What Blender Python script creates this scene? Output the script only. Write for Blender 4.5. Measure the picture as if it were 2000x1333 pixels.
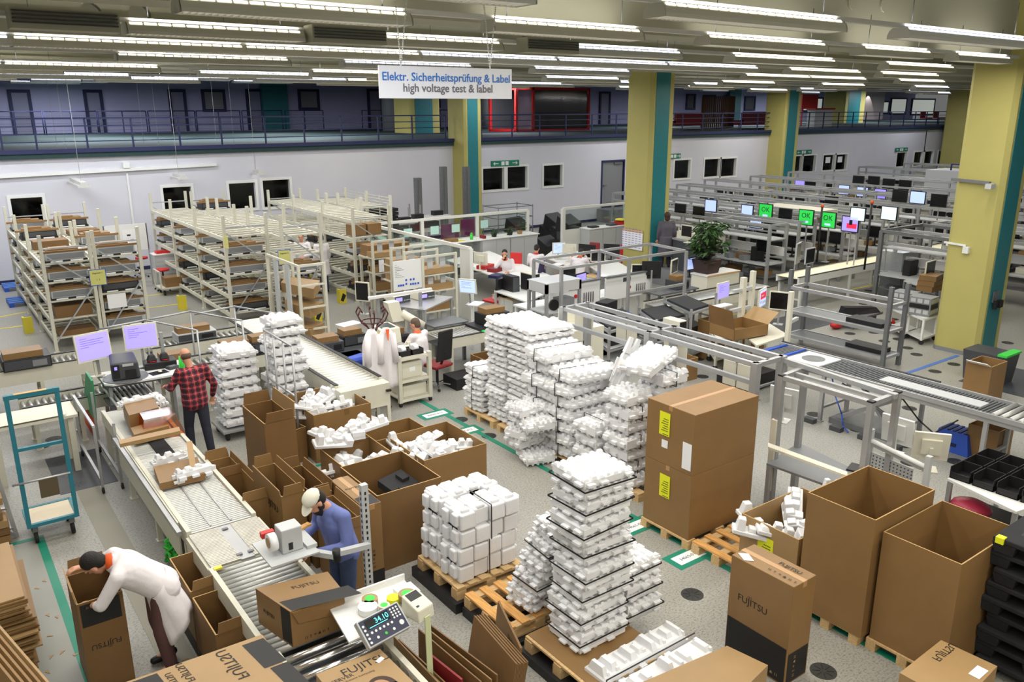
import bpy, math, random
from mathutils import Vector, Matrix
random.seed(7)
S=bpy.context.scene
for o in list(bpy.data.objects): bpy.data.objects.remove(o)
C=S.collection
# ------------------------------------------------------------------ camera
F=1596.026; YAW=.6313357; PITCH=.27622054; ROLL=.00308115; H=5.2
fw=Vector((math.sin(YAW)*math.cos(PITCH),math.cos(YAW)*math.cos(PITCH),-math.sin(PITCH)))
rt=Vector((math.cos(YAW),-math.sin(YAW),0)); dn=fw.cross(rt)
r2=rt*math.cos(ROLL)+dn*math.sin(ROLL); d2=-rt*math.sin(ROLL)+dn*math.cos(ROLL)
cd=bpy.data.cameras.new('camera'); cam=bpy.data.objects.new('camera',cd); C.objects.link(cam)
cd.sensor_width=36; cd.lens=36*F/2000; cd.clip_start=.05; cd.clip_end=300
cam.matrix_world=Matrix(((r2.x,-d2.x,-fw.x,0),(r2.y,-d2.y,-fw.y,0),(r2.z,-d2.z,-fw.z,H),(0,0,0,1)))
S.camera=cam
# ------------------------------------------------------------------ world, exposure
w=bpy.data.worlds.new('hall_ambient'); S.world=w; w.use_nodes=True
w.node_tree.nodes['Background'].inputs[0].default_value=(.80,.82,.80,1)
w.node_tree.nodes['Background'].inputs[1].default_value=.17
S.view_settings.view_transform='Standard'; S.view_settings.look='None'
S.view_settings.exposure=0.0; S.view_settings.gamma=1; S.view_settings.use_curve_mapping=False
S.cycles.use_denoising=True
S.cycles.max_bounces=6; S.cycles.diffuse_bounces=3; S.cycles.glossy_bounces=3
S.cycles.transparent_max_bounces=12
LAMP_E=64.0; UP_E=19.0
# ------------------------------------------------------------------ helpers
def G(px,py,z=0.0):
    """point of the hall at height z that the photograph shows at (px,py)"""
    r=r2*((px-1000)/F)+d2*((py-666.5)/F)+fw
    t=(z-H)/r.z
    return r.x*t,r.y*t
def WY(px,py,Y):
    r=r2*((px-1000)/F)+d2*((py-666.5)/F)+fw
    t=Y/r.y
    return r.x*t,H+r.z*t
def WX(px,py,X):
    r=r2*((px-1000)/F)+d2*((py-666.5)/F)+fw
    t=X/r.x
    return r.y*t,H+r.z*t
class MB:
    def __init__(s): s.v=[];s.f=[];s.m=[];s.sm=[]
    def face(s,pts,mi=0,sm=False):
        n=len(s.v); s.v+= [tuple(p) for p in pts]; s.f.append(tuple(range(n,n+len(pts)))); s.m.append(mi); s.sm.append(sm)
    def hexa(s,p,mi=0):
        n=len(s.v); s.v+=[tuple(q) for q in p]
        for a in ((0,3,2,1),(4,5,6,7),(0,1,5,4),(1,2,6,5),(2,3,7,6),(3,0,4,7)):
            s.f.append(tuple(n+i for i in a)); s.m.append(mi); s.sm.append(False)
        return s
    def box(s,x0,x1,y0,y1,z0,z1,mi=0):
        return s.hexa([(x0,y0,z0),(x1,y0,z0),(x1,y1,z0),(x0,y1,z0),(x0,y0,z1),(x1,y0,z1),(x1,y1,z1),(x0,y1,z1)],mi)
    def cb(s,cx,cy,z0,sx,sy,sz,mi=0): return s.box(cx-sx/2,cx+sx/2,cy-sy/2,cy+sy/2,z0,z0+sz,mi)
    def frus(s,cx,cy,z0,z1,wx,wy,tx,ty,mi=0):
        return s.hexa([(cx-wx/2,cy-wy/2,z0),(cx+wx/2,cy-wy/2,z0),(cx+wx/2,cy+wy/2,z0),(cx-wx/2,cy+wy/2,z0),
                (cx-tx/2,cy-ty/2,z1),(cx+tx/2,cy-ty/2,z1),(cx+tx/2,cy+ty/2,z1),(cx-tx/2,cy+ty/2,z1)],mi)
    def ob(s,c,sz,rot=0,mi=0):
        R=rot if isinstance(rot,Matrix) else Matrix.Rotation(rot,3,'Z')
        c=Vector(c); x,y,z=[q/2 for q in sz]
        return s.hexa([c+R@Vector(q) for q in ((-x,-y,-z),(x,-y,-z),(x,y,-z),(-x,y,-z),(-x,-y,z),(x,-y,z),(x,y,z),(-x,y,z))],mi)
    def bar(s,a,b,w,h=None,mi=0):
        h=h or w; a=Vector(a);b=Vector(b);d=(b-a).normalized()
        u=Vector((0,0,1)) if abs(d.z)<.95 else Vector((0,1,0))
        x=d.cross(u).normalized()*w/2; y=x.cross(d).normalized()*h/2
        return s.hexa([a-x-y,a+x-y,a+x+y,a-x+y,b-x-y,b+x-y,b+x+y,b-x+y],mi)
    def cyl(s,a,b,r,rb=None,n=10,mi=0,caps=True,sm=True):
        rb=r if rb is None else rb; a=Vector(a);b=Vector(b);d=(b-a).normalized()
        u=Vector((0,0,1)) if abs(d.z)<.95 else Vector((0,1,0))
        x=d.cross(u).normalized(); y=x.cross(d).normalized(); k=len(s.v)
        for c,q in ((a,r),(b,rb)):
            for i in range(n):
                t=2*math.pi*i/n; s.v.append(tuple(c+(x*math.cos(t)+y*math.sin(t))*q))
        for i in range(n):
            j=(i+1)%n; s.f.append((k+i,k+j,k+n+j,k+n+i)); s.m.append(mi); s.sm.append(sm)
        if caps:
            s.f.append(tuple(k+i for i in range(n))[::-1]); s.m.append(mi); s.sm.append(False)
            s.f.append(tuple(k+n+i for i in range(n))); s.m.append(mi); s.sm.append(False)
        return s
    def path(s,pts,r,n=8,mi=0):
        for a,b in zip(pts[:-1],pts[1:]): s.cyl(a,b,r,n=n,mi=mi)
        return s
    def ext(s,pts,z0,z1,mi=0):
        n=len(pts); k=len(s.v)
        s.v+=[(p[0],p[1],z0) for p in pts]+[(p[0],p[1],z1) for p in pts]
        s.f+=[tuple(range(k+n-1,k-1,-1)),tuple(range(k+n,k+2*n))]; s.m+=[mi,mi]; s.sm+=[False,False]
        for i in range(n):
            j=(i+1)%n; s.f.append((k+i,k+j,k+n+j,k+n+i)); s.m.append(mi); s.sm.append(False)
        return s
    def ball(s,c,r,n=12,mi=0,sc=(1,1,1)):
        k=len(s.v); m=n//2
        for i in range(m+1):
            for j in range(n):
                p=math.pi*i/m; t=2*math.pi*j/n
                s.v.append((c[0]+r*sc[0]*math.sin(p)*math.cos(t),c[1]+r*sc[1]*math.sin(p)*math.sin(t),c[2]+r*sc[2]*math.cos(p)))
        for i in range(m):
            for j in range(n):
                s.f.append((k+i*n+j,k+(i+1)*n+j,k+(i+1)*n+(j+1)%n,k+i*n+(j+1)%n)); s.m.append(mi); s.sm.append(True)
        return s
    def xf(s,M,start=0):
        for i in range(start,len(s.v)): s.v[i]=tuple(M@Vector(s.v[i]))
        return s
    def add(s,o,M=None,mi=None):
        k=len(s.v); s.v+=[tuple(M@Vector(p)) if M else p for p in o.v]
        s.f+=[tuple(k+i for i in f) for f in o.f]; s.m+=[(m if mi is None else mi) for m in o.m]; s.sm+=o.sm
        return s
    def mesh(s,name,mats):
        me=bpy.data.meshes.new(name); me.from_pydata(s.v,[],s.f)
        for m in (mats if isinstance(mats,(list,tuple)) else [mats]): me.materials.append(m)
        me.polygons.foreach_set('material_index',s.m); me.polygons.foreach_set('use_smooth',s.sm)
        me.update(); return me
    def build(s,name,mats,parent=None,loc=(0,0,0),rz=0,bevel=0,seg=2):
        o=bpy.data.objects.new(name,s.mesh(name,mats)); C.objects.link(o)
        o.parent=parent; o.location=loc; o.rotation_euler=(0,0,rz)
        if bevel:
            b=o.modifiers.new('b','BEVEL'); b.width=bevel; b.segments=seg; b.limit_method='ANGLE'
        return o
def tag(o,label,cat,group=None,kind=None):
    o['label']=label; o['category']=cat
    if group: o['group']=group
    if kind: o['kind']=kind
    return o
def T(name,label,cat,loc=(0,0,0),rz=0,group=None):
    o=bpy.data.objects.new(name,None); C.objects.link(o); o.location=loc; o.rotation_euler=(0,0,rz); o.empty_display_size=.1
    return tag(o,label,cat,group)
def struct(o): o['kind']='structure'; return o
KIDS={}
def kids(o):
    return [c for c in C.objects if c.parent==o]
def dup(root,loc,rz=None,label=None,group=None,cache={}):
    if root.name not in cache:
        cache[root.name]=[(c,kids(c)) for c in kids(root)]
    r=root.copy(); C.objects.link(r); r.location=loc
    if rz is not None: r.rotation_euler=(0,0,rz)
    if label: r['label']=label
    if group: r['group']=group
    for c,gs in cache[root.name]:
        d=c.copy(); C.objects.link(d); d.parent=r
        for g in gs:
            e=g.copy(); C.objects.link(e); e.parent=d
    return r
# ------------------------------------------------------------------ materials
def sr(c): return tuple(((x/255)/12.92 if x/255<=.04045 else ((x/255+.055)/1.055)**2.4) for x in c)+(1,)
MT={}
def mat(name,rgb,rough=.6,metal=0,em=0,noise=0,nscale=8,bump=0,bscale=60,alpha=1,spec=None,stretch=None):
    m=bpy.data.materials.new(name); m.use_nodes=True; nt=m.node_tree; b=nt.nodes['Principled BSDF']
    c=sr(rgb); b.inputs['Base Color'].default_value=c; b.inputs['Roughness'].default_value=rough; b.inputs['Metallic'].default_value=metal
    if spec is not None: b.inputs['Specular IOR Level'].default_value=spec
    if em: b.inputs['Emission Color'].default_value=c; b.inputs['Emission Strength'].default_value=em
    if alpha<1: b.inputs['Alpha'].default_value=alpha
    if noise or bump:
        tc=nt.nodes.new('ShaderNodeTexCoord'); src=tc.outputs['Object']
        if stretch:
            mp=nt.nodes.new('ShaderNodeMapping'); mp.inputs['Scale'].default_value=stretch; nt.links.new(src,mp.inputs[0]); src=mp.outputs[0]
    if noise:
        n=nt.nodes.new('ShaderNodeTexNoise'); n.inputs['Scale'].default_value=nscale; n.inputs['Detail'].default_value=4; nt.links.new(src,n.inputs['Vector'])
        r=nt.nodes.new('ShaderNodeValToRGB'); r.color_ramp.elements[0].position=.3; r.color_ramp.elements[1].position=.7
        r.color_ramp.elements[0].color=tuple(x*(1-noise) for x in c[:3])+(1,); r.color_ramp.elements[1].color=tuple(min(1,x*(1+noise)) for x in c[:3])+(1,)
        nt.links.new(n.outputs[0],r.inputs[0]); nt.links.new(r.outputs[0],b.inputs['Base Color'])
    if bump:
        n=nt.nodes.new('ShaderNodeTexNoise'); n.inputs['Scale'].default_value=bscale; nt.links.new(src,n.inputs['Vector'])
        q=nt.nodes.new('ShaderNodeBump'); q.inputs['Strength'].default_value=bump; q.inputs['Distance'].default_value=.01
        nt.links.new(n.outputs[0],q.inputs['Height']); nt.links.new(q.outputs[0],b.inputs['Normal'])
    MT[name]=m; return m
card=mat('cardboard',(136,104,63),.5,noise=.06,nscale=3,spec=.45)
card2=mat('cardboard_dark',(120,89,52),.55,noise=.07,nscale=3,spec=.4)
cardlt=mat('cardboard_light',(160,129,86),.5,noise=.05,nscale=3,spec=.45)
cardedge=mat('cardboard_cut_edge',(180,148,100),.9)
ink=mat('black_print',(26,24,23),.6)
eps=mat('expanded_polystyrene',(228,228,229),.75,bump=.15,bscale=180,noise=.02,nscale=20,spec=.3)
epsd=mat('black_foam',(40,40,42),.9,bump=.4,bscale=120)
strapm=mat('strap_black',(22,22,24),.5)
wood=mat('pallet_wood',(205,172,122),.8,noise=.18,nscale=6,stretch=(1,8,8))
wood2=mat('pallet_wood_new',(214,160,92),.75,noise=.2,nscale=6,stretch=(8,1,8))
white=mat('white_paint',(226,226,222),.55)
cream=mat('cream_paint',(206,203,186),.5,noise=.03)
beige=mat('beige_plastic',(218,214,196),.5)
alu=mat('aluminium',(176,177,178),.42,.55,noise=.05,nscale=4)
alud=mat('grey_steel',(120,122,124),.5,.5,noise=.08)
chrome=mat('chrome_roller',(214,214,214),.22,.95)
roll=mat('zinc_roller',(186,186,182),.35,.45)
gal=mat('galvanised',(188,192,196),.38,.8,noise=.06,nscale=12)
black=mat('black_plastic',(24,24,26),.5)
blackm=mat('black_matt',(30,30,32),.85,noise=.2,nscale=9)
dgrey=mat('dark_grey',(66,68,72),.5)
mgrey=mat('mid_grey',(128,130,132),.5)
lgrey=mat('light_grey',(186,188,188),.5)
rubber=mat('rubber',(30,30,30),.8)
yellow=mat('column_yellow',(180,171,100),.7,noise=.03,nscale=2)
yellow2=mat('column_yellow_edge',(190,180,100),.7)
teal=mat('column_teal',(30,116,122),.45,noise=.05)
tealp=mat('trolley_teal',(38,116,132),.5)
red=mat('red',(196,36,34),.5)
dred=mat('dark_red',(130,24,30),.6)
blue=mat('blue_plastic',(42,84,190),.45)
navy=mat('navy',(30,36,78),.6)
green=mat('bright_green',(56,200,66),.5)
gtape=mat('green_tape',(20,130,104),.5)
btape=mat('blue_tape',(66,112,190),.5)
ytape=mat('yellow_tape',(226,208,60),.5)
orange=mat('orange',(236,96,36),.6)
yel=mat('yellow_label',(228,230,30),.6)
paper=mat('paper',(236,236,236),.7)
skin=mat('skin',(206,150,120),.55,noise=.05,nscale=14)
hairb=mat('hair_black',(28,22,20),.7,bump=.6,bscale=90)
hairg=mat('hair_brown',(92,74,60),.7,bump=.6,bscale=90)
coat=mat('white_coat',(226,220,222),.8,bump=.5,bscale=14,noise=.03,nscale=7)
shirtb=mat('blue_shirt',(104,116,172),.85,bump=.4,bscale=14,noise=.08,nscale=7)
brownp=mat('brown_trousers',(92,62,60),.85,bump=.5,bscale=12)
dark=mat('dark_trousers',(36,38,52),.85,bump=.5,bscale=12)
jeans=mat('jeans',(58,72,104),.85,noise=.15)
greyc=mat('grey_dress',(86,82,92),.85)
wallm=mat('wall_white',(205,204,211),.75,noise=.015,nscale=1.2)
leaf=mat('leaf_green',(58,92,42),.5); leafd=mat('leaf_dark',(52,50,40),.5)
teallab=mat('pale_green_paper',(186,224,214),.6)
scr_v=mat('screen_violet',(150,138,250),.3,em=1.0); scr_b=mat('screen_blue',(176,196,250),.3,em=.9)
scr_w=mat('screen_white',(206,226,236),.3,em=.8); scr_g=mat('screen_green',(40,190,72),.3,em=.8)
scr_r=mat('screen_red',(210,40,70),.3,em=.8); scr_d=mat('screen_dark',(14,15,18),.2)
scr_c=mat('display_cyan',(90,230,240),.3,em=1.5)
lampglow=mat('lamp_glow',(255,246,226),.4,em=3.2); lamplow=mat('lamp_louvre_glow',(255,246,226),.4,em=1.2)
glow_v=mat('lamp_glow_cool',(225,228,255),.4,em=2.6)
lampw=mat('lamp_white',(206,206,200),.5); lampw2=mat('lamp_cream',(196,194,180),.5)
def glassmat(name,rgb,a):
    m=bpy.data.materials.new(name); m.use_nodes=True; nt=m.node_tree; nt.nodes.remove(nt.nodes['Principled BSDF'])
    t=nt.nodes.new('ShaderNodeBsdfTransparent'); t.inputs[0].default_value=sr(rgb); g=nt.nodes.new('ShaderNodeBsdfGlossy'); g.inputs['Roughness'].default_value=.08
    mx=nt.nodes.new('ShaderNodeMixShader'); mx.inputs[0].default_value=a
    nt.links.new(t.outputs[0],mx.inputs[1]); nt.links.new(g.outputs[0],mx.inputs[2]); nt.links.new(mx.outputs[0],nt.nodes['Material Output'].inputs[0]); return m
glass=glassmat('window_glass',(150,160,158),.05); film=glassmat('plastic_film',(236,170,120),.2); dglass=glassmat('tinted_glass',(120,110,112),.1)
# floor: grey flecked vinyl
fm=mat('floor_vinyl',(160,158,150),.42,noise=.05,nscale=.45,spec=.4); nt=fm.node_tree; b=nt.nodes['Principled BSDF']
tc=nt.nodes.new('ShaderNodeTexCoord'); v=nt.nodes.new('ShaderNodeTexNoise'); v.inputs['Scale'].default_value=34; v.inputs['Detail'].default_value=5; v.inputs['Roughness'].default_value=.75
mp=nt.nodes.new('ShaderNodeMapping'); mp.inputs['Scale'].default_value=(1.0,1.6,1); nt.links.new(tc.outputs['Object'],mp.inputs[0]); nt.links.new(mp.outputs[0],v.inputs['Vector'])
rr=nt.nodes.new('ShaderNodeValToRGB'); rr.color_ramp.elements[0].position=.4; rr.color_ramp.elements[0].color=(.42,.42,.4,1); rr.color_ramp.elements[1].position=.5; rr.color_ramp.elements[1].color=(1,1,1,1)
mx=nt.nodes.new('ShaderNodeMixRGB'); mx.blend_type='MULTIPLY'; mx.inputs[0].default_value=.8
old=b.inputs['Base Color'].links[0].from_socket; nt.links.new(v.outputs[0],rr.inputs[0]); nt.links.new(old,mx.inputs[1]); nt.links.new(rr.outputs[0],mx.inputs[2]); nt.links.new(mx.outputs[0],b.inputs['Base Color'])
ceilm=mat('ceiling_paint',(170,168,148),.8,noise=.02,nscale=1)
mezzwall=mat('upper_wall',(180,180,214),.8); mezzfl=mat('upper_carpet',(40,62,62),.9,noise=.1); mezzceil=mat('upper_ceiling',(110,110,112),.9)
# plaid
pm=mat('plaid_shirt',(150,30,36),.85); nt=pm.node_tree; b=nt.nodes['Principled BSDF']; tc=nt.nodes.new('ShaderNodeTexCoord'); sx=nt.nodes.new('ShaderNodeSeparateXYZ'); nt.links.new(tc.outputs['Object'],sx.inputs[0])
def stripe(sock,k,th,off=0):
    a=nt.nodes.new('ShaderNodeMath'); a.operation='MULTIPLY_ADD'; a.inputs[1].default_value=k; a.inputs[2].default_value=off; nt.links.new(sock,a.inputs[0])
    c=nt.nodes.new('ShaderNodeMath'); c.operation='FRACT'; nt.links.new(a.outputs[0],c.inputs[0])
    d=nt.nodes.new('ShaderNodeMath'); d.operation='LESS_THAN'; d.inputs[1].default_value=th; nt.links.new(c.outputs[0],d.inputs[0]); return d.outputs[0]
def mixf(a,bc,sock,f=1):
    m=nt.nodes.new('ShaderNodeMixRGB'); m.inputs[2].default_value=sr(bc)
    k=nt.nodes.new('ShaderNodeMath'); k.operation='MULTIPLY'; k.inputs[1].default_value=f; nt.links.new(sock,k.inputs[0]); nt.links.new(k.outputs[0],m.inputs[0])
    if isinstance(a,tuple): m.inputs[1].default_value=sr(a)
    else: nt.links.new(a,m.inputs[1])
    return m.outputs[0]
q=mixf((168,38,42),(30,28,44),stripe(sx.outputs[0],11,.45),.8); q=mixf(q,(22,20,34),stripe(sx.outputs[2],11,.45),.75)
q=mixf(q,(176,160,166),stripe(sx.outputs[0],11,.05,.3),.6); q=mixf(q,(176,160,166),stripe(sx.outputs[2],11,.05,.3),.6); nt.links.new(q,b.inputs['Base Color'])
# ------------------------------------------------------------------ lettering (printed as thin relief, merged in the print mesh of its thing)
TX={}
def text(s,size=1.0,bold=0.0,ext=.0015):
    k=(s,bold)
    if k not in TX:
        cu=bpy.data.curves.new('lettering','FONT'); cu.body=s; cu.size=1; cu.extrude=.004; cu.offset=bold; cu.align_x='CENTER'; cu.align_y='CENTER'; cu.resolution_u=3
        o=bpy.data.objects.new('lettering',cu); C.objects.link(o); bpy.context.view_layer.update()
        me=bpy.data.meshes.new_from_object(o.evaluated_get(bpy.context.evaluated_depsgraph_get()))
        m=MB(); m.v=[tuple(v.co) for v in me.vertices]; m.f=[tuple(p.vertices) for p in me.polygons]; m.m=[0]*len(m.f); m.sm=[False]*len(m.f)
        bpy.data.objects.remove(o); bpy.data.meshes.remove(me); TX[k]=m
    return TX[k]
def put(mb,s,c,size,right,up,mi=0,bold=0.0):
    """text s centred at c, reading along 'right', letters upright along 'up'"""
    r=Vector(right).normalized(); u=Vector(up).normalized(); n=r.cross(u)
    M=Matrix(((r.x*size,u.x*size,n.x*.15,c[0]),(r.y*size,u.y*size,n.y*.15,c[1]),(r.z*size,u.z*size,n.z*.15,c[2]),(0,0,0,1)))
    mb.add(text(s,bold=bold),M,mi)
# ================================================================== SETTING
WY0=29.5; MZ=4.03; CZ=7.5
struct(MB().box(-14,95,-14,60,-.1,0).build('floor',fm))
struct(MB().box(-14,95,-14,29.6,CZ,CZ+.2).build('ceiling',ceilm))
# ground-floor wall with window and door openings
WINS=[(18,387,93,447),(316,366,380,424),(445,358,503,409),(511,352,570,405),(942,329,985,372),(990,326,1030,369),(1061,323,1098,364),
 (1317,313,1347,349),(1376,311,1405,346),(1408,310,1436,345),(1548,305,1565,336),(1568,304,1591,336),(1608,303,1629,333),(1632,302,1652,332),
 (1752,298,1768,326),(1786,297,1802,324),(1804,296,1820,324),(1833,295,1848,322)]
wr=[]
for a in WINS:
    x0,z1=WY(a[0],a[1],WY0); x1,z0=WY(a[2],a[3],WY0); zb=WY(a[0],a[3],WY0)[1]
    wr.append((x0,x1,(z0+zb)/2,z1))
dx0,dz1=WY(1177,317,WY0); dx1,_=WY(1218,318,WY0); dz0=WY(1177,404,WY0)[1]
mb=MB(); x=-14
for (a,b,c,d) in sorted(wr+[(dx0,dx1,dz0,dz1)]):
    if a>x: mb.box(x,a,WY0,WY0+.25,0,MZ)
    mb.box(a,b,WY0,WY0+.25,0,c); mb.box(a,b,WY0,WY0+.25,d,MZ); x=b
mb.box(x,95,WY0,WY0+.25,0,MZ)
struct(mb.build('wall_back',wallm))
struct(MB().box(-14,18.4,WY0-.02,WY0,0,.12).box(19.5,95,WY0-.02,WY0,0,.12).build('baseboard_back',navy))
struct(MB().box(-14,95,31.5,31.7,0,MZ-.2).build('wall_dark_void',blackm))  # black backing paints in the shade of the rooms behind the panes
for i,(a,b,c,d) in enumerate(wr):
    f=MB(); t=.02
    for q in ((a-.07,a+t,c-.07,d+.07),(b-t,b+.07,c-.07,d+.07),(a+t,b-t,c-.07,c+t),(a+t,b-t,d-t,d+.07)): f.box(q[0],q[1],WY0-.03,WY0+.2,q[2],q[3])
    o=struct(f.build('window_%d'%(i+1),white))
    p=MB().box(a+t,b-t,WY0+.14,WY0+.15,c+t,d-t).build('pane',glass,o)
    if i in (12,13): MB().box(a+(b-a)*.35,a+(b-a)*.72,WY0+.1,WY0+.11,d-.5,d-.15).build('notice',paper,o)
o=struct(MB().box(dx0,dx1,WY0+.05,WY0+.1,dz0,dz1).build('door_1',mgrey))
MB().box(dx0-.08,dx0,WY0-.03,WY0+.1,dz0,dz1+.08).box(dx1,dx1+.08,WY0-.03,WY0+.1,dz0,dz1+.08).box(dx0,dx1,WY0-.03,WY0+.1,dz1,dz1+.08).box(dx0,dx1,WY0-.03,WY0+.1,dz0-.06,dz0).build('door_frame',navy,o)
MB().cyl((dx0+.12,WY0+.05,dz0+1),(dx0+.12,WY0-.02,dz0+1),.02).box(dx0+.1,dx0+.3,WY0-.03,WY0-.01,dz0+.99,dz0+1.02).build('door_handle',alud,o)
MB().box(dx1-.6,dx1-.1,WY0-.02,WY0+.05,dz1-.12,dz1-.04).build('door_closer',alud,o)
# steps in front of the raised door
tag(MB().box(dx0-.3,dx1+.3,WY0-.9,WY0-.02,0,dz0-.07).build('door_landing',mgrey),'low grey landing under the grey door in the white wall','landing')
# upper floor
struct(MB().box(-14,95,WY0-.12,55,MZ-.25,MZ).build('floor_upper',mezzfl))
struct(MB().box(-14,95,WY0-.16,WY0-.12,MZ-.1,MZ+.03).build('trim_1',navy))
YB=51.5
struct(MB().box(-14,95,YB,YB+.2,MZ,7.4).build('wall_upper',mezzwall))
struct(MB().box(-14,95,29.6,55,7.15,7.3).build('ceiling_upper',mezzceil))
def upper_opening(n,px0,py0,px1,py1,name,pm=dgrey):
    x0,z1=WY(px0,py0,YB-.05); x1,z0=WY(px1,py1,YB-.05)
    if name=='door': z0=MZ
    f=MB(); t=.16
    f.box(x0-t,x0,YB-.12,YB,z0,z1+t).box(x1,x1+t,YB-.12,YB,z0,z1+t).box(x0,x1,YB-.12,YB,z1,z1+t)
    if name=='window': f.box(x0-t,x1+t,YB-.12,YB,z0-t,z0)
    o=struct(f.build('%s_%d'%(name,n),navy))
    MB().box(x0,x1,YB-.06,YB-.01,z0,z1).build('pane' if name=='window' else 'door_leaf',pm,o)
n=2
for a in ((21,181,63,250),(168,181,202,250),(333,180,364,250),(484,179,512,240),(1720-1000+1,178,745,240),(1174,183,1188,240),(1376,189,1392,240),(1415,190,1426,240)):
    upper_opening(n,*a,'door',mat('upper_door_%d'%n,(140,140,165),.6)); n+=1
n=30
for a in ((398,180,437,213),(586,179,620,210),(775,180,805,208),(826,180,856,206),(955,180,978,206),(1343,187,1355,211),(1457,191,1472,213)):
    upper_opening(n,*a,'window',MT['mid_grey'] if n<32 else MT['dark_grey']); n+=1
offw=mat('lit_office',(216,224,214),.6,em=.35)
for a in ((1570,193,1604,215),(1714,200,1733,220),(1742,194,1767,221),(1783,195,1822,222),(1855,197,1862,222)):
    upper_opening(n,*a,'window',offw); n+=1
# columns
def column(n,x0,x1,y0,y1,top=CZ):
    c=.09
    pts=[(x0+c,y0),(x1-c,y0),(x1,y0+c),(x1,y1-c),(x1-c,y1),(x0+c,y1),(x0,y1-c),(x0,y0+c)]
    o=struct(MB().ext(pts,.08,top).build('column_%d'%n,yellow))
    a=x0+(x1-x0)*.16; b=x0+(x1-x0)*.74
    MB().box(a,b,y0-.012,y0+.01,.08,top-.2).build('teal_panel',teal,o)
    MB().ext([(p[0]+(.01 if p[0]>x0+.3 else -.01),p[1]+(.01 if p[1]>y0+.3 else -.01)) for p in pts],0,.09).build('base_plinth',mgrey,o)
    return o
colC=column(1,18.05,19.05,7.7,8.68); colB=column(2,18.05,19.05,17.7,18.78); column(3,18.55,19.4,28.55,29.9); column(4,39.4,40.75,28.5,29.9)
column(5,58.0,59.5,27.6,29.2)
# upper floor columns (seen over the railing)
column(6,21.5,23.3,38.2,40.0,7.2); column(7,63,66,40,42,7.2)
for i,px in enumerate((541,1434)):
    x,_=WY(px,200,YB-.2); struct(MB().box(x-1.0,x+.6,YB-.5,YB-.2,MZ,7.15).build('column_%d'%(9+i),teal))
for i,px in enumerate((764,816,949)):
    x,_=WY(px,215,44); struct(MB().cyl((x,44,MZ),(x,44,7.15),.55,n=20).build('column_%d'%(12+i),MT['mid_grey']))
# beams with round service holes
def beam(n,y0,y1,z0,holes=()):
    if not holes:
        struct(MB().box(-14,95,y0,y1,z0,CZ).build('beam_%d'%n,ceilm)); return
    mb=MB(); x=-14
    for (hx,hz,r) in sorted(holes):
        mb.box(x,hx-r,y0,y0+.16,z0,CZ)
        N=20; k=r
        for s_ in (0,1):
            pts=[]
            for i in range(N//2+1):
                t=math.pi*i/(N//2) if s_ else math.pi+math.pi*i/(N//2)
                pts.append((hx+k*math.cos(t),hz+k*math.sin(t)))
            for p,q in zip(pts[:-1],pts[1:]):
                zz=CZ if s_ else z0
                mb.hexa([(p[0],y0,p[1]),(q[0],y0,q[1]),(q[0],y0+.16,q[1]),(p[0],y0+.16,p[1]),(p[0],y0,zz),(q[0],y0,zz),(q[0],y0+.16,zz),(p[0],y0+.16,zz)])
        x=hx+r
    mb.box(x,95,y0,y0+.16,z0,CZ); mb.box(-14,95,y0-.12,y0+.28,z0-.06,z0)
    struct(mb.build('beam_%d'%n,ceilm))
h=lambda px,py,Y,r: (*WY(px,py,Y),r)
beam(1,7.95,8.5,6.12)
beam(2,13.2,13.4,6.46,[h(177,28,13.2,.155),h(273,30,13.2,.155),h(955,60,13.2,.15),h(1018,68,13.2,.15)])
beam(3,18.0,18.6,6.33); beam(4,23.2,23.4,6.45,[h(1489,107,23.2,.2),h(1524,108,23.2,.2),h(1776,131,23.2,.2),h(1800,133,23.2,.2)]); beam(5,28.3,28.9,6.35)
beam(6,2.6,3.0,6.6)
for y in (33.5,38.5,43.5): struct(MB().box(-14,95,y,y+.3,6.85,7.2).build('beam_%d'%int(y),mezzceil))
for i,(px,py) in enumerate(((1665,2),(1727,8))):
    x,z=WY(px,py,7.95); struct(MB().cyl((x,7.95,z),(x,7.92,z),.13,n=24).build('trim_%d'%(i+5),ceilm))
# fire band on the far column
tag(MB().box(57.9,59.6,27.5,27.6,3.02,3.3).build('column_band',dred),'dark red band on the far right yellow column','sign')
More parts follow.
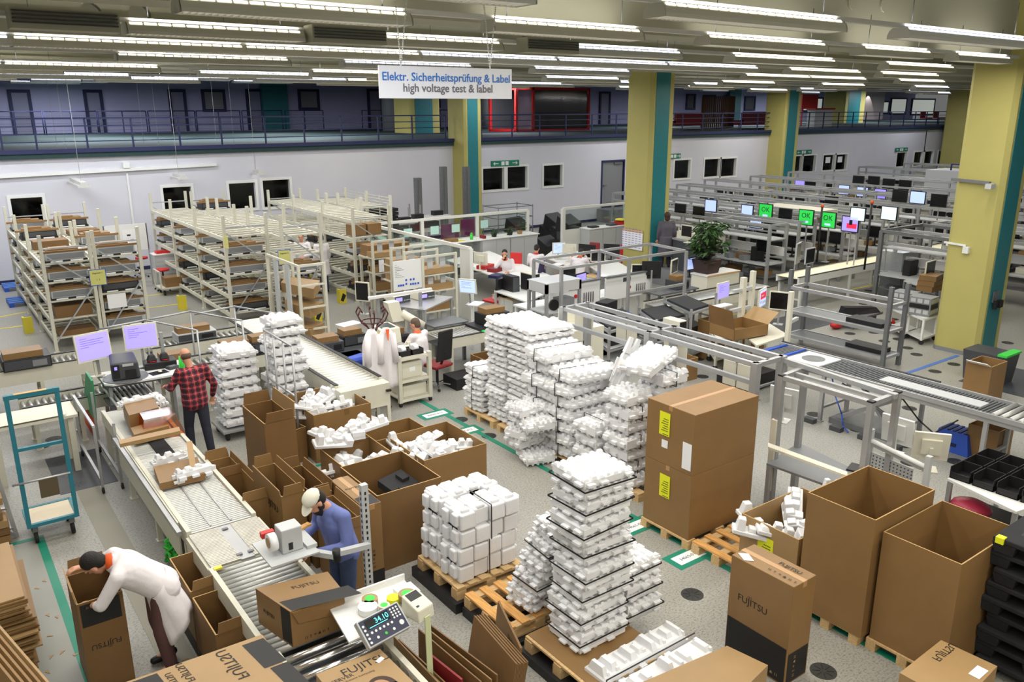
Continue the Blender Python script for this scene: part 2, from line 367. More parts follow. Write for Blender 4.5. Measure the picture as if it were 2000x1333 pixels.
# ------------------------------------------------------------------ ceiling lamps
def rail(n,x0,x1,y,z,w=.07): struct(MB().box(x0,x1,y-w/2,y+w/2,z,z+.05).build('lamp_rail_%d'%n,lampw)) if False else tag(MB().box(x0,x1,y-w/2,y+w/2,z,z+.05).build('lamp_rail',lampw),'white carrying rail of the %s lamp row, counted from the camera'%n,'lamp rail')
def lamp_proto(L,cool):
    t=T('ceiling_lamp','long white fluorescent ceiling lamp','ceiling lamp')
    pr=[(-.14,0),(-.14,.035),(-.12,.085),(-.085,.12),(.085,.12),(.12,.085),(.14,.035),(.14,0),(.125,0),(.1,.05),(-.1,.05),(-.125,0)]
    m=MB()
    for p,q in zip(pr,pr[1:]+pr[:1]): m.face([(0,p[0],p[1]),(L,p[0],p[1]),(L,q[0],q[1]),(0,q[0],q[1])])
    for x in (0,L): 
        e=[(x,p[0],p[1]) for p in pr[:8]]; m.face(e)
        m.face([(x+(.012 if x else -.012),p[0]*1.03,p[1]) for p in pr[:8]])
    m.build('reflector_housing',(lampw if cool else lampw2),t)
    g=MB(); n=int(L/.145)
    for i in range(n):
        x=.03+i*(L-.06)/n; xx=x+(L-.06)/n*.86
        g.face([(x,-.112,.099),(xx,-.112,.099),(xx,-.09,.124),(x,-.09,.124)])
    g.build('uplight_slots',glow_v if cool else lampglow,t)
    lo=MB(); n=int(L/.06)
    lo.box(.02,L-.02,-.12,.12,.03,.034)
    lo.build('louvre_diffuser',lamplow,t)
    fr=MB()
    for i in range(n): fr.box(.02+i*L/n,.03+i*L/n,-.12,.12,.002,.03)
    fr.build('louvre_blades',lampw,t)
    ca=MB()
    for x in (.25,L-.25): ca.cyl((x,0,.12),(x,0,.6),.006,n=5)
    ca.build('hanger_chain',alud,t)
    for nm,E,z,rx in (('downlight',LAMP_E,-.02,0),('uplight',UP_E,.14,math.pi)):
        ld=bpy.data.lights.new(nm,'AREA'); ld.shape='RECTANGLE'; ld.size=L-.1; ld.size_y=.22; ld.energy=E*L/3*EF[0]; ld.color=(.9,.93,1) if cool else (1,.955,.87)
        lo_=bpy.data.objects.new(nm,ld); C.objects.link(lo_); lo_.parent=t; lo_.location=(L/2,0,z); lo_.rotation_euler=(rx,0,0)
    return t
LP={}
EF=[1.0]
LF=2.05; RFk=.85
ROWN={1:'nearest',2:'second',3:'third',4:'fourth',5:'fifth',6:'sixth',7:'seventh',8:'eighth',9:'ninth',10:'tenth'}
NL=[0]
def lamp(x,y,z,L,cool,label,group=None):
    k=(round(L,1),cool,EF[0])
    if k not in LP: LP[k]=lamp_proto(L,cool); o=LP[k]; o.location=(x,y,z); o['label']=label
    else: o=dup(LP[k],(x,y,z),0,label)
    if 'group' in o: del o['group']
    if group: o['group']=group
    return o
ZL=6.0
# rows: (row number, Y, z, [(px0,px1,cool,extra label)])
def row(n,Y,z,items):
    out=[]
    for (pa,pb,cool) in items:
        xa=pa; xb=pb
        out.append((xa,xb,cool))
    base=EF[0]
    for i,(xa,xb,cool) in enumerate(out):
        EF[0]=round(base*(LF if xa<9 and n>=6 else (RFk if xa>8.5 and n<=4 else (1.7 if xa>24 else 1))),2)
        where=['leftmost','second from left','third from left','fourth from left','fifth from left','sixth from left','seventh from left','eighth from left','ninth from left','tenth from left','eleventh from left','twelfth from left','thirteenth from left'][i]
        lamp(xa,Y,z,round(xb-xa,1),cool,'long %s ceiling lamp, %s in the %s lamp row'%('cool white' if cool else 'cream',where,ROWN[n]),'ceiling lamps of the %s row'%ROWN[n])
    EF[0]=base
    x0=out[0][0]; x1=out[-1][1]
    rail(ROWN[n],x0-.5,x1+.5,Y,z+.12)
EF[0]=1.25
row(1,5.62,ZL,[(1.25,4.25,1),(5.72,8.55,0),(9.82,12.97,1),(14.2,17.2,1)])
row(2,7.72-.05,ZL,[(-2.4,.35,0),(2.1,4.3,0),(5.3,7.5,0),(8.7,11.3,0),(12.3,14.3,0),(15.2,17.2,0)])
row(3,10.1,ZL,[(-1.0,.1,0),(2.2,4.2,0),(5.15,7.15,0),(8.25,10.8,1),(12.2,15.3,0),(17.2,20.0,0),(22,25,0)])
EF[0]=1.0
row(4,12.8,ZL,[(-1.6,1.4,1),(1.4,4.4,0),(4.4,7.4,0),(7.4,10.4,1),(10.4,13.4,1),(13.4,16.4,1),(17.6,20.6,0),(21.6,24.6,0),(28,31,0)])
row(5,15.6,ZL,[(-1.5,1.5,1),(3.2,6.2,0),(7.3,10.3,1),(12,15,1),(19.5,22.5,0),(22.5,25.5,0),(27.5,30.5,0),(34,37,0)])
EF[0]=.8
row(6,20.2,ZL+.02,[(-1.0,2.0,1),(2.0,5.0,0),(8.6,11.6,0),(11.6,14.6,1),(16,19,1),(24,27,0),(30,33,0),(37,40,1),(45,48,0)])
row(7,22.4,ZL+.02,[(0.4,3.4,0),(6.5,9.5,1),(11.3,14.3,0),(18.6,21.6,1),(25,28,1),(33,36,0),(41,44,1),(50,53,1)])
row(8,25.4,ZL+.02,[(-.5,2.5,1),(2.5,5.5,1),(9,12,1),(12,15,0),(18.5,21.5,1),(28,31,0),(36,39,1),(46,49,1)])
row(9,27.6,ZL+.02,[(0,3,1),(5,8,1),(12,15,0),(18,21,1),(26,29,1),(35,38,0),(52,55,1)])
EF[0]=1.25
# rows in the part of the hall over and behind the camera
for yy in (2.0,-1.5,-5):
    for xx in (-4,0,4,8,12):
        lamp(xx,yy,6.35 if yy>0 else 6.0,3.0,0,'cream ceiling lamp over the part of the hall behind the viewpoint','ceiling lamps behind the viewpoint')
EF[0]=4.0
for i,(px,py,Y) in enumerate(((20,151,36),(60,160,42),(20,163,47),(160,160,40),(300,156,36),(455,162,42),(560,158,37),(480,150,34),(940,164,36),(1010,166,40),(1370,178,44),(1450,170,38),(1250,172,40),(1500,176,40),(1640,178,44),(1720,176,38),(1790,184,44),(1560,182,46))):
    x,z=WY(px,py,Y); lamp(x,Y,min(6.85,z),3.0,1,'cool white lamp under the dark upper-floor ceiling, %s from left'%['1st','2nd','3rd','4th','5th','6th','7th','8th','9th','10th','11th','12th','13th','14th','15th','16th','17th','18th'][i],'upper floor lamps')
# ventilation grilles between lamps
for i,(a,b,Y,wh) in enumerate(((15,226,10.1,'left part'),(592,735,10.1,'middle part'),(1007,1108,10.1,'right part'))):
    xa,_=WY(a,58,Y); xb,_=WY(b,70,Y); t=T('air_grille','dark slatted air grille below the ceiling, %s of third lamp row'%wh,'air grille',(xa,Y-.2,ZL+.05))
    m=MB(); m.box(0,xb-xa,-.08,.18,-.06,.14); m.build('grille_box',ceilm,t)
    m=MB()
    for k in range(4): m.box(.02,xb-xa-.02,-.1,-.08,-.01+k*.035,.005+k*.035)
    m.build('slats',dgrey,t)
# hanging work lights on the left by the wall
for i,(a,b,wh) in enumerate((((116,345),(165,367),'left'),((281,334),(358,351),'middle'),((420,326),(510,342),'right'))):
    A=G(a[0],a[1],3.0); x=A[0]; B=G(b[0],b[1],3.0); L=math.hypot(B[0]-A[0],B[1]-A[1]); 
    t=T('pendant_lamp','slim white hanging lamp above the racks, %s one of three'%wh,'pendant lamp',(A[0],A[1],3.0),math.atan2(B[1]-A[1],B[0]-A[0]),'hanging lamps by the back wall')
    MB().box(0,L,-.17,.17,0,.06).box(0,L,-.09,.09,.06,.16).build('lamp_body',lampw,t)
    m=MB()
    for k in (.1,.5,.9): m.cyl((L*k,0,.1),(L*k,0,4.4),.006,n=4)
    m.build('chain',lampw,t)
    ld=bpy.data.lights.new('tube_light','AREA'); ld.shape='RECTANGLE'; ld.size=L; ld.size_y=.25; ld.energy=8; ld.color=(1,.97,.92); q=bpy.data.objects.new('tube_light',ld); C.objects.link(q); q.parent=t; q.location=(L/2,0,-.01)
pa=WY(0,347,29.3); pb=WY(425,322,29.3)
tag(MB().bar((pa[0]-2,29.45,pa[1]-.02),(pb[0],29.45,pb[1]),.09,.09).build('cable_trunking',white),'long white cable trunking along the back wall behind hanging lamps','cable duct')
c0=WY(249,330,29.3); tag(MB().box(c0[0]-.03,c0[0]+.03,29.46,29.5,1.4,c0[1]-.16).box(c0[0]-.1,c0[0]+.1,29.38,29.5,c0[1]+.02,c0[1]+.2).build('vertical_duct',white),'white vertical cable duct on back wall between two dark windows','cable duct')
# hanging sign
SY=7.0; a=WY(739,130,SY); b=WY(998,133,SY); c=WY(741,192,SY)
z0=c[1]; z1=(a[1]+b[1])/2; t=T('hanging_sign','white rectangular hanging sign with blue and grey lettering on chains','sign',((a[0]+b[0])/2,SY,z0))
ww=(b[0]-a[0]); hh=z1-z0
MB().box(-ww/2,ww/2,-.012,.012,0,hh).build('sign_board',mat('sign_white',(222,222,226),.5),t)
m=MB(); put(m,'Elektr. Sicherheitsprüfung & Label',(0,-.016,hh*.66),ww*.071,(1,0,0),(0,0,1),bold=.012); m.build('blue_lettering',mat('sign_blue',(30,108,190),.5),t)
m=MB(); put(m,'high voltage test & label',(0,-.016,hh*.32),ww*.071,(1,0,0),(0,0,1),bold=.012); m.build('grey_lettering',mat('sign_grey',(100,96,104),.5),t)
for (px,tp) in ((783,((772,0),(794,0))),(957,((944,0),(969,0)))):
    x0=WY(px,130,SY)[0]-(a[0]+b[0])/2
    for q in tp:
        e=WY(q[0],q[1],SY); m=MB(); P0=Vector((x0,0,hh)); P1=Vector((e[0]-(a[0]+b[0])/2,0,e[1]-z0)); P2=P0+(P1-P0)*1.25
        nlk=44
        for k in range(nlk):
            u=P0+(P2-P0)*(k/nlk); v_=P0+(P2-P0)*((k+.7)/nlk); m.cyl(u,v_,.0075,n=5)
        m.build('chain',white,t)
# exit signs
exg=mat('exit_green',(20,120,92),.5)
for i,(px,py,w_) in enumerate(((987,320,.75),(1316,306,.5),(1570,298,.75),(1761,293,.75))):
    x,z=WY(px,py,WY0-.05); t=T('exit_sign','green emergency exit sign above the %s'%['paired windows beside the middle column','window right of the large yellow column','paired windows beside the far column','last windows at the far right'][i],'exit sign',(x,WY0-.04,z-.1))
    MB().box(-w_,w_,-.02,.02,0,.24).build('sign_panel',exg,t)
    m=MB()
    for s_ in (-1,1):
        m.box(s_*w_*.66-.12,s_*w_*.66+.12,-.03,-.02,.105,.135)
        m.face([(s_*(w_*.66+.16),-.03,.12),(s_*(w_*.66+.06),-.03,.2),(s_*(w_*.66+.06),-.03,.04)])
    for s_ in (-.22,.0):
        m.box(s_,s_+.16,-.03,-.02,.04,.2)
    m.build('pictogram',white,t)
# railings on the upper floor
def railing(xs,y,label,name='railing',hgt=.95,nr=3):
    t=T(name,label,'railing',(0,y,MZ)); m=MB()
    m.bar((xs[0],0,hgt),(xs[-1],0,hgt),.05).build('top_rail',navy,t)
    m=MB()
    for k in range(1,nr+1): m.bar((xs[0],0,hgt*k/(nr+1)),(xs[-1],0,hgt*k/(nr+1)),.03)
    m.build('lower_rails',navy,t)
    p0=None
    for x in xs:
        if p0 is None: p0=MB().bar((0,0,0),(0,0,hgt),.05).build('post',navy,t,(x,0,0))
        else:
            q=p0.copy(); C.objects.link(q); q.location=(x,0,0); q.parent=t
fx=lambda l,Y: [WY(p,260,Y)[0] for p in l]
railing(fx([0,68,168,258,350,432,518,594,667,739,805,870],29.55),29.55,'long dark blue railing on the upper floor edge left of middle column')
railing(fx([940,1000,1054,1105,1156,1203,1280,1332,1371,1409,1446,1478,1507],29.55),29.55,'dark blue railing on the upper floor edge between the columns')
railing(fx([1555,1578,1606,1635,1663,1688,1714,1737,1762,1784,1806,1828,1858],29.55),29.55,'dark blue railing on the upper floor edge at far right')
for i,(a_,b_) in enumerate(((-30,84),(88,190),(193,287),(291,382),(385,470),(474,552),(558,632),(708,790),(860,980))):
    xa=WY(a_,240,48)[0]; xb=WY(b_,240,48)[0]
    t=T('inner_railing','dark metal balustrade section before upper-floor wall, %s from left'%['1st','2nd','3rd','4th','5th','6th','7th','8th','9th'][i],'railing',(xa,48,MZ),0,'inner balustrade sections'); L=xb-xa
    MB().path([(0,0,0),(0,0,1.15),(L,0,1.15),(L,0,0)],.03,6).bar((L/2,0,0),(L/2,0,1.15),.05).build('frame',navy,t)
    m=MB()
    for k in range(5): m.bar((0,0,.2+k*.18),(L,0,.2+k*.18),.012)
    m.build('wires',navy,t)
# upper floor furnishing
x0,z1=WY(1008,170,36); x1,_=WY(1150,170,36)
t=T('red_framed_booth','red framed tinted glass booth standing on the upper floor','booth',(x0,36,MZ)); L=x1-x0; hh=z1-MZ
m=MB()
for x in (0,L*.22,L): 
    m.bar((x,0,0),(x,0,hh),.14)
for x in (0,L): m.bar((x,2.4,0),(x,2.4,hh),.14)
for z in (.07,hh-.07):
    m.bar((0,0,z),(L,0,z),.14); m.bar((0,2.4,z),(L,2.4,z),.14)
    for x in (0,L*.22,L): m.bar((x,0,z),(x,2.4,z),.14)
m.build('red_frame',red,t); MB().box(L*.24,L-.1,-.01,.01,.1,hh-.1).build('glass_front',dglass,t)
MB().box(.05,L*.2,-.02,.0,.1,hh-.1).build('poster_panel',mat('booth_poster',(170,150,170),.6,noise=.3,nscale=.9),t); MB().box(.1,L-.1,2.35,2.4,.1,hh-.1).build('rear_panel',dgrey,t)
t=T('red_sofa','long red sofa on the upper floor near the railing','sofa',(WY(1472,240,34)[0],34,MZ)); MB().box(-1.5,1.5,-.4,.4,.2,.5).build('seat',dred,t); MB().box(-1.5,1.5,-.45,-.25,.3,1.0).build('backrest',dred,t)
for s_ in(-1.4,1.4): MB().bar((s_,0,0),(s_,0,.2),.06).build('leg',alud,t)
t=T('red_sofa','short red sofa on the upper floor left of the brown screen','sofa',(WY(1335,240,35)[0],35,MZ)); MB().box(-1.1,1.1,-.4,.4,.2,.5).build('seat',dred,t); MB().box(-1.1,1.1,-.45,-.25,.3,.95).build('backrest',dred,t)
t=T('wooden_screen','curved brown slatted wooden screen on the upper floor','screen',(WY(1393,240,36)[0],36,MZ)); m=MB()
for k in range(24):
    a_=math.pi*(.15+.7*k/23); m.box(-1.7*math.cos(a_)-.06,-1.7*math.cos(a_)+.06,-math.sin(a_)*.8,-math.sin(a_)*.8+.03,0,1.95)
m.build('slats',mat('brown_wood',(110,76,48),.6),t)
x=WY(1580,225,35)[0]; tag(MB().box(x-.9,x+.9,35,35.1,MZ+1.15,MZ+2.1).box(x-.8,x-.7,35.02,35.08,MZ,MZ+1.15).box(x+.7,x+.8,35.02,35.08,MZ,MZ+1.15).build('red_display_board',red),'red rectangular panel on upper floor right of far column','panel')
x=WY(1600,240,34)[0]; t=T('counter_table','white counter with red top edge on the upper floor','counter',(x,34,MZ)); MB().box(-1,1,-.3,.3,0,1.1).build('body',white,t); MB().box(-1.1,1.2,-.35,.35,1.1,1.2).build('top',red,t)
for k,px in enumerate((1808,1833)):
    x=WY(px,240,33)[0]; t=T('red_chair','red office chair on the upper floor, %s of two at the far right'%['left','right'][k],'chair',(x,33,MZ)); MB().box(-.35,.35,-.3,.3,.42,.5).build('seat',red,t); MB().box(-.35,.35,.25,.32,.5,.95).build('backrest',red,t); MB().cyl((0,0,0),(0,0,.42),.04).build('leg',alud,t)
x=WY(1690,225,50)[0]; tag(MB().box(x-3.2,x+3.2,49.9,50.1,MZ,6.9).build('upper_partition',mat('beige_wall',(196,184,180),.7)),'pale beige partition lit by a spotlight on the upper floor','partition')
sp=bpy.data.lights.new('spot','SPOT'); sp.energy=90; sp.spot_size=1.2; so=bpy.data.objects.new('wall_spotlight',sp); C.objects.link(so); so.location=(x,49.3,6.9); so.rotation_euler=(.35,0,0)
# ------------------------------------------------------------------ floor markings and floor vents
def tape(p,q,wd,mt,label,name='floor_tape'):
    a=Vector((*p,0)); b=Vector((*q,0)); d=(b-a).normalized(); n_=Vector((-d.y,d.x,0))*wd/2
    m=MB(); m.hexa([a-n_,b-n_,b+n_,a+n_]+[v_+Vector((0,0,.004)) for v_ in (a-n_,b-n_,b+n_,a+n_)],0); m.xf(Matrix.Translation((0,0,.001))); return tag(m.build(name,mt),label,'floor tape')
tape((.645,11.0),(.645,5.5),.09,gtape,'green floor tape left of the bending worker')
tape((-.6,11.03),(.69,11.03),.08,gtape,'short green cross tape below the blue trolley')
tape((7.06,12.6),(7.06,2.8),.09,gtape,'long green floor tape running past the carton pallets on the right')
tape((4.55,8.9),(4.55,2.5),.09,gtape,'green floor tape between foam pallets and flattened cartons')
a=G(560,925);b=G(640,905);c=G(572,938)
tape(a,b,.07,gtape,'short green tape in front of the big open foam carton'); tape(a,(a[0],a[1]-.45),.07,gtape,'short green tape corner beside the open cartons')
a=G(850,812);b=G(900,800); 
for i,(px,py) in enumerate(((850,810),(908,843),(1242,1028),(1345,1088))):
    x,y=G(px,py); t=T('floor_label','paper floor label framed in green tape, %s from the far end'%['first','second','third','fourth'][i],'floor label',(x,y,0))
    MB().box(-.3,.3,-.16,.16,0,.004).build('green_frame',gtape,t); MB().box(-.22,.22,-.09,.09,.004,.006).build('paper',paper,t); m=MB(); put(m,'34065-01%d'%(i+2),(0,0,.007),.07,(1,0,0),(0,1,0)); m.build('lettering',ink,t)
    x2=7.06; MB().box(min(.3,x2-x),max(.3,x2-x)+.0,-.04,.04,0,.003).build('tape_stub',gtape,t) if x2-x>.3 else None
a=G(1659,686);b=G(1706,672);tape(a,b,.08,btape,'short blue floor tape under the empty grey rack'); 
a=G(1755,735);b=G(1871,695);tape(a,b,.09,btape,'blue floor tape leading to the near yellow column')
a=G(1905,702);b=G(1955,712);tape(a,b,.09,btape,'short blue floor tape right of the near yellow column')
a=G(1645,570);b=G(1770,543);tape(a,b,.08,ytape,'yellow floor tape in front of the far bench frames')
a=G(1350,632);b=G(1480,606);tape(a,b,.08,ytape,'yellow floor tape behind the grey tool cart')
for i,q in enumerate(((0,620,65,607),(0,643,60,635),(275,580,360,569),(270,605,360,593),(570,562,700,550),(618,558,668,553),(25,828,50,820))):
    tape(G(*q[:2]),G(*q[2:]),.07,ytape,'yellow floor tape %s'%['left of first rack, farther line','left of first rack, nearer line','between first two racks, farther line','between first two racks, nearer line','between second and third rack','short piece beyond the framed cartons','short piece by the conveyor foot at left'][i])
# walkway darker strip
struct(MB().box(1.25,1.55,6,12.3,.001,.004).build('trim_20',mat('floor_strip',(138,134,118),.5)))
struct(MB().box(-1,.64,5.5,10.99,.001,.003).build('trim_21',mat('floor_bay',(146,146,138),.5)))
vents=[(105,858),(82,872),(117,905),(130,930),(152,947),(500,908),(566,950),(1352,1162),(955,852),(932,905),(1707,650),(1727,667),(1754,663),(1772,680),(1682,685),(1790,693),(1863,712),(1826,726),(1784,740),(1905,746),(1372,736),(1590,810),(1674,840),(1715,700),(1745,624),(1700,616),(1686,594),(1668,574),(1697,568),(1660,652),(1640,612),(1776,905),(1865,902),(1866,872),(1776,798),(1364,702),(1400,632),(1925,620),(1968,670),(1608,1312),(1705,1250),(1155,1176),(985,1333),(900,820),(905,900),(1765,870),(1615,668),(1588,655)]
v0=None
for i,(px,py) in enumerate(vents):
    x,y=G(px,py)
    if v0 is None:
        v0=T('floor_vent','round black floor vent in the grey speckled floor','floor vent',(x,y,0),0,'round floor vents')
        MB().cyl((0,0,0),(0,0,.004),.125,n=24).build('vent_disc',mat('vent_black',(46,46,44),.6),v0)
        m=MB()
        for k in range(8):
            a_=k*math.pi/4; m.bar((.03*math.cos(a_),.03*math.sin(a_),.005),(.1*math.cos(a_),.1*math.sin(a_),.005),.008,.003)
        m.build('slots',black,v0)
    else: dup(v0,(x,y,0))
# ================================================================== BUILDERS
def printing(m,w,h,plane,logo=True,band=None,icons=True,flip=False,sz=.1,lc=(0.5,.55)):
    """black print on a face; plane(u,v)->3d point, with right/up vectors"""
    P,R,U=plane
    nrm=Vector(R).cross(Vector(U)).normalized()*.0025
    def quad(u0,u1,v0,v1,k=1): m.face([Vector(P)+Vector(R)*u+Vector(U)*v+nrm*k for u,v in ((u0,v0),(u1,v0),(u1,v1),(u0,v1))],0)
    if band: quad(*band)
    if logo:
        R_,U_=(Vector(R),Vector(U)) if not flip else (-Vector(R),-Vector(U))
        c=Vector(P)+Vector(R)*(w*lc[0])+Vector(U)*(h*lc[1])+nrm
        put(m,'FUJITSU',c,sz,R_,U_,bold=-.004)
        c2=c+U_*sz*.52+R_*(-sz*.35)
        for dx in (-.1,.12):
            n_=10; rr_=sz*.13
            for i in range(n_):
                a=2*math.pi*i/n_;b=2*math.pi*(i+1)/n_
                if dx>0 and 3.6<a<5: continue
                q=[c2+R_*(dx*sz+r_*math.cos(t))+U_*(r_*math.sin(t)) for r_,t in ((rr_,a),(rr_,b),(rr_*.72,b),(rr_*.72,a))]; m.face(q)
def icons(m,P,R,U,n=5,s=.03,gap=.05,mi=0):
    nrm=Vector(R).cross(Vector(U)).normalized()*.004
    for i in range(n):
        c=Vector(P)+Vector(R)*(i*gap)+nrm
        k=i%4
        if k==0: sh=[((-.4,-.5),(-.2,-.5),(-.2,.5),(-.4,.5)),((.2,-.5),(.4,-.5),(.4,.5),(.2,.5))]
        elif k==1: sh=[((-.3,.5),(.3,.5),(.06,0),(-.06,0)),((-.06,-.4),(.06,-.4),(.06,0),(-.06,0)),((-.25,-.5),(.25,-.5),(.25,-.4),(-.25,-.4))]
        elif k==2: sh=[((-.5,0),(.5,0),(.25,.35),(-.25,.35)),((-.04,-.5),(.04,-.5),(.04,0),(-.04,0))]
        else: sh=[((-.45,-.45),(.45,-.45),(.45,.1),(-.45,.1)),((-.25,.1),(.25,.1),(.25,.45),(-.25,.45))]
        for q in sh: m.face([c+Vector(R)*(x*s)+Vector(U)*(y*s) for x,y in q],mi)
def open_carton(name,label,loc,w,d,h,rz=0,th=.012,m_=None,flaps=(),group=None,m2=None):
    """upright open box; flaps: list of (side,length,angle out, notch)"""
    m_=m_ or card; t=T(name,label,'carton',loc,rz,group)
    m=MB(); m.box(0,w,0,d,0,th).box(0,w,0,th,th,h).box(0,w,d-th,d,th,h).box(0,th,th,d-th,th,h).box(w-th,w,th,d-th,th,h)
    m.build('carton_body',[m_,cardedge],t)
    e=MB(); k=.0015
    e.box(0,w,0,th,h,h+k).box(0,w,d-th,d,h,h+k).box(0,th,th,d-th,h,h+k).box(w-th,w,th,d-th,h,h+k); e.build('cut_rim',cardedge,t)
    for f in flaps:
        side,L,ang=f[:3]; a=math.radians(ang); dx,dz=L*math.sin(a),L*math.cos(a); m=MB(); ins=.02
        if side=='-y': q=[(ins,0,h),(w-ins,0,h),(w-ins*2,-dx,h+dz),(ins*2,-dx,h+dz)]
        if side=='+y': q=[(ins,d,h),(w-ins,d,h),(w-ins*2,d+dx,h+dz),(ins*2,d+dx,h+dz)]
        if side=='-x': q=[(0,ins,h),(0,d-ins,h),(-dx,d-ins*2,h+dz),(-dx,ins*2,h+dz)]
        if side=='+x': q=[(w,ins,h),(w,d-ins,h),(w+dx,d-ins*2,h+dz),(w+dx,ins*2,h+dz)]
        q=[Vector(v_) for v_ in q]; n_=(q[1]-q[0]).cross(q[3]-q[0]).normalized()*.006
        m.hexa([v_-n_ for v_ in q]+[v_+n_ for v_ in q]); m.build('flap',f[3] if len(f)>3 else m_,t)
    return t
def closed_carton(name,label,loc,w,d,h,rz=0,m_=None,tape='x',group=None,body='carton_body'):
    t=T(name,label,'carton',loc,rz,group); m=MB(); m.box(0,w,0,d,0,h); m.build(body,m_ or card,t,bevel=.006)
    m=MB()
    if tape=='x': m.box(-.001,w+.001,d/2-.03,d/2+.03,h-.06,h+.0015)
    else: m.box(w/2-.03,w/2+.03,-.001,d+.001,h-.06,h+.0015)
    m.build('packing_tape',mat('packing_tape',(176,136,92),.3) if 'packing_tape' not in MT else MT['packing_tape'],t)
    return t
def pallet(label,loc,L=1.2,W=.8,rz=0,wd=None,along='x',group='euro pallets'):
    """deck boards run along y across the L direction (x)"""
    wd=wd or wood; t=T('euro_pallet',label,'pallet',loc,rz)
    m=None
    for i in range(3):
        y=[.05,W/2,W-.05][i]
        MB().box(0,L,y-.05,y+.05,.0,.022).build('bottom_board',wd,t)
        for j in range(3):
            x=[.07,L/2,L-.07][j]; 
            if m is None: m=MB().box(-.07,.07,-.05,.05,.022,.1).build('block',wd,t,(x,y,0))
            else:
                q=m.copy(); C.objects.link(q); q.parent=t; q.location=(x,y,0)
        MB().box([0,L/2-.07,L-.14][i],[.14,L/2+.07,L][i],0,W,.1,.122).build('cross_board',wood,t)
    n=5
    return t
def pallet2(label,loc,L=1.2,W=.8,rz=0,wd=None):
    """long deck boards run along y (W side), stringers along x"""
    wd=wd or wood; t=T('euro_pallet',label,'pallet',loc,rz); b=None
    for y in (.06,W/2,W-.06):
        MB().box(0,L,y-.06,y+.06,0,.022).build('bottom_board',wood,t)
        for x in (.06,L/2,L-.06):
            if b is None: b=MB().box(-.06,.06,-.06,.06,.022,.1).build('block',wood,t,(x,y,0))
            else: q=b.copy(); C.objects.link(q); q.parent=t; q.location=(x,y,0)
        MB().box(0,L,y-.05,y+.05,.1,.122).build('stringer_board',wood,t)
    n=5 if L<.9 else 6; bb=None
    for i in range(n):
        x=.06+i*(L-.12)/(n-1)
        if bb is None: bb=MB().box(-.05,.05,0,W,.122,.144).build('deck_board',wd,t,(x,0,0))
        else: q=bb.copy(); C.objects.link(q); q.parent=t; q.location=(x,0,0)
    return t
def foam_mesh(w,d,h,nx,ny,seed,big=0):
    """moulded polystyrene tray: slab with stepped rim, pads on top, lugs on the sides"""
    R=random.Random(seed); m=MB()
    m.box(.02,w-.02,.02,d-.02,h*.14,h*.72)
    m.frus(w/2,d/2,h*.72,h*.8,w-.04,d-.04,w-.08,d-.08)
    m.frus(w/2,d/2,h*.02,h*.14,w-.1,d-.1,w-.04,d-.04)
    for i in range(nx):
        for j in range(ny):
            cx=(i+.5)*w/nx; cy=(j+.5)*d/ny; a=w/nx*R.uniform(.42,.8); b=d/ny*R.uniform(.42,.8)
            if R.random()<.85: m.frus(cx,cy,h*.78,h*R.uniform(.92,1.08),a,b,a*.66,b*.66)
            if R.random()<.5: m.frus(cx+w/nx*.2,cy,h*.78,h*.9,a*.5,b*1.1,a*.4,b)
            if R.random()<.6: m.frus(cx,cy,-h*.03,h*.2,a*.6,b*.6,a*.8,b*.8)
    n=max(3,int(w/.13))
    for s_ in (0,1):
        for i in range(n):
            if R.random()<.8:
                x=(i+.5)*w/n; z=h*R.choice((.22,.34,.42)); m.cb(x,(.005 if s_==0 else d-.005),z,w/n*.55,.05,h*R.uniform(.14,.26))
    n=max(3,int(d/.13))
    for s_ in (0,1):
        for i in range(n):
            if R.random()<.8:
                y=(i+.5)*d/n; z=h*R.choice((.22,.34,.42)); m.cb((.005 if s_==0 else w-.005),y,z,.05,d/n*.55,h*R.uniform(.14,.26))
    return m
FOAM={}
def foam(label,loc,w,d,h,nx=6,ny=4,rz=0,seed=1,strap='x',group=None,tilt=(0,0),layers=1,name='foam_tray_bundle'):
    k=(w,d,h,nx,ny,seed,layers)
    if k not in FOAM:
        m=MB()
        for l in range(layers):
            f=foam_mesh(w,d,h/layers*1.02,nx,ny,seed*7+l); m.add(f,Matrix.Translation((random.uniform(-.01,.01),random.uniform(-.01,.01),l*h/layers)))
        FOAM[k]=m.mesh('foam_trays',eps)
    t=T(name,label,'foam packaging',loc,rz,group); t.rotation_euler=(math.radians(tilt[0]),math.radians(tilt[1]),rz)
    o=bpy.data.objects.new('foam_trays',FOAM[k]); C.objects.link(o); o.parent=t
    e=.008
    if strap:
        n=2 if strap in('x2','y2') else 1
        for i in range(n):
            m=MB(); c=.5 if n==1 else (.3,.7)[i]; q=.003; r=.008
            if strap[0]=='x':
                y=d*c; m.box(-e,w+e,y-r,y+r,h+q,h+q*2).box(-e,w+e,y-r,y+r,-.012,-.008).box(-e-q,-e,y-r,y+r,-.01,h+q*2).box(w+e,w+e+q,y-r,y+r,-.01,h+q*2)
            elif strap[0]=='y':
                x=w*c; m.box(x-r,x+r,-e,d+e,h+q,h+q*2).box(x-r,x+r,-e,d+e,-.012,-.008).box(x-r,x+r,-e-q,-e,-.01,h+q*2).box(x-r,x+r,d+e,d+e+q,-.01,h+q*2)
            else: # horizontal band round the waist
                z=h*.5; m.box(-e,w+e,-e-q,-e,z-r,z+r).box(-e,w+e,d+e,d+e+q,z-r,z+r).box(-e-q,-e,-e,d+e,z-r,z+r).box(w+e,w+e+q,-e,d+e,z-r,z+r)
            m.build('strap',strapm,t)
    return t
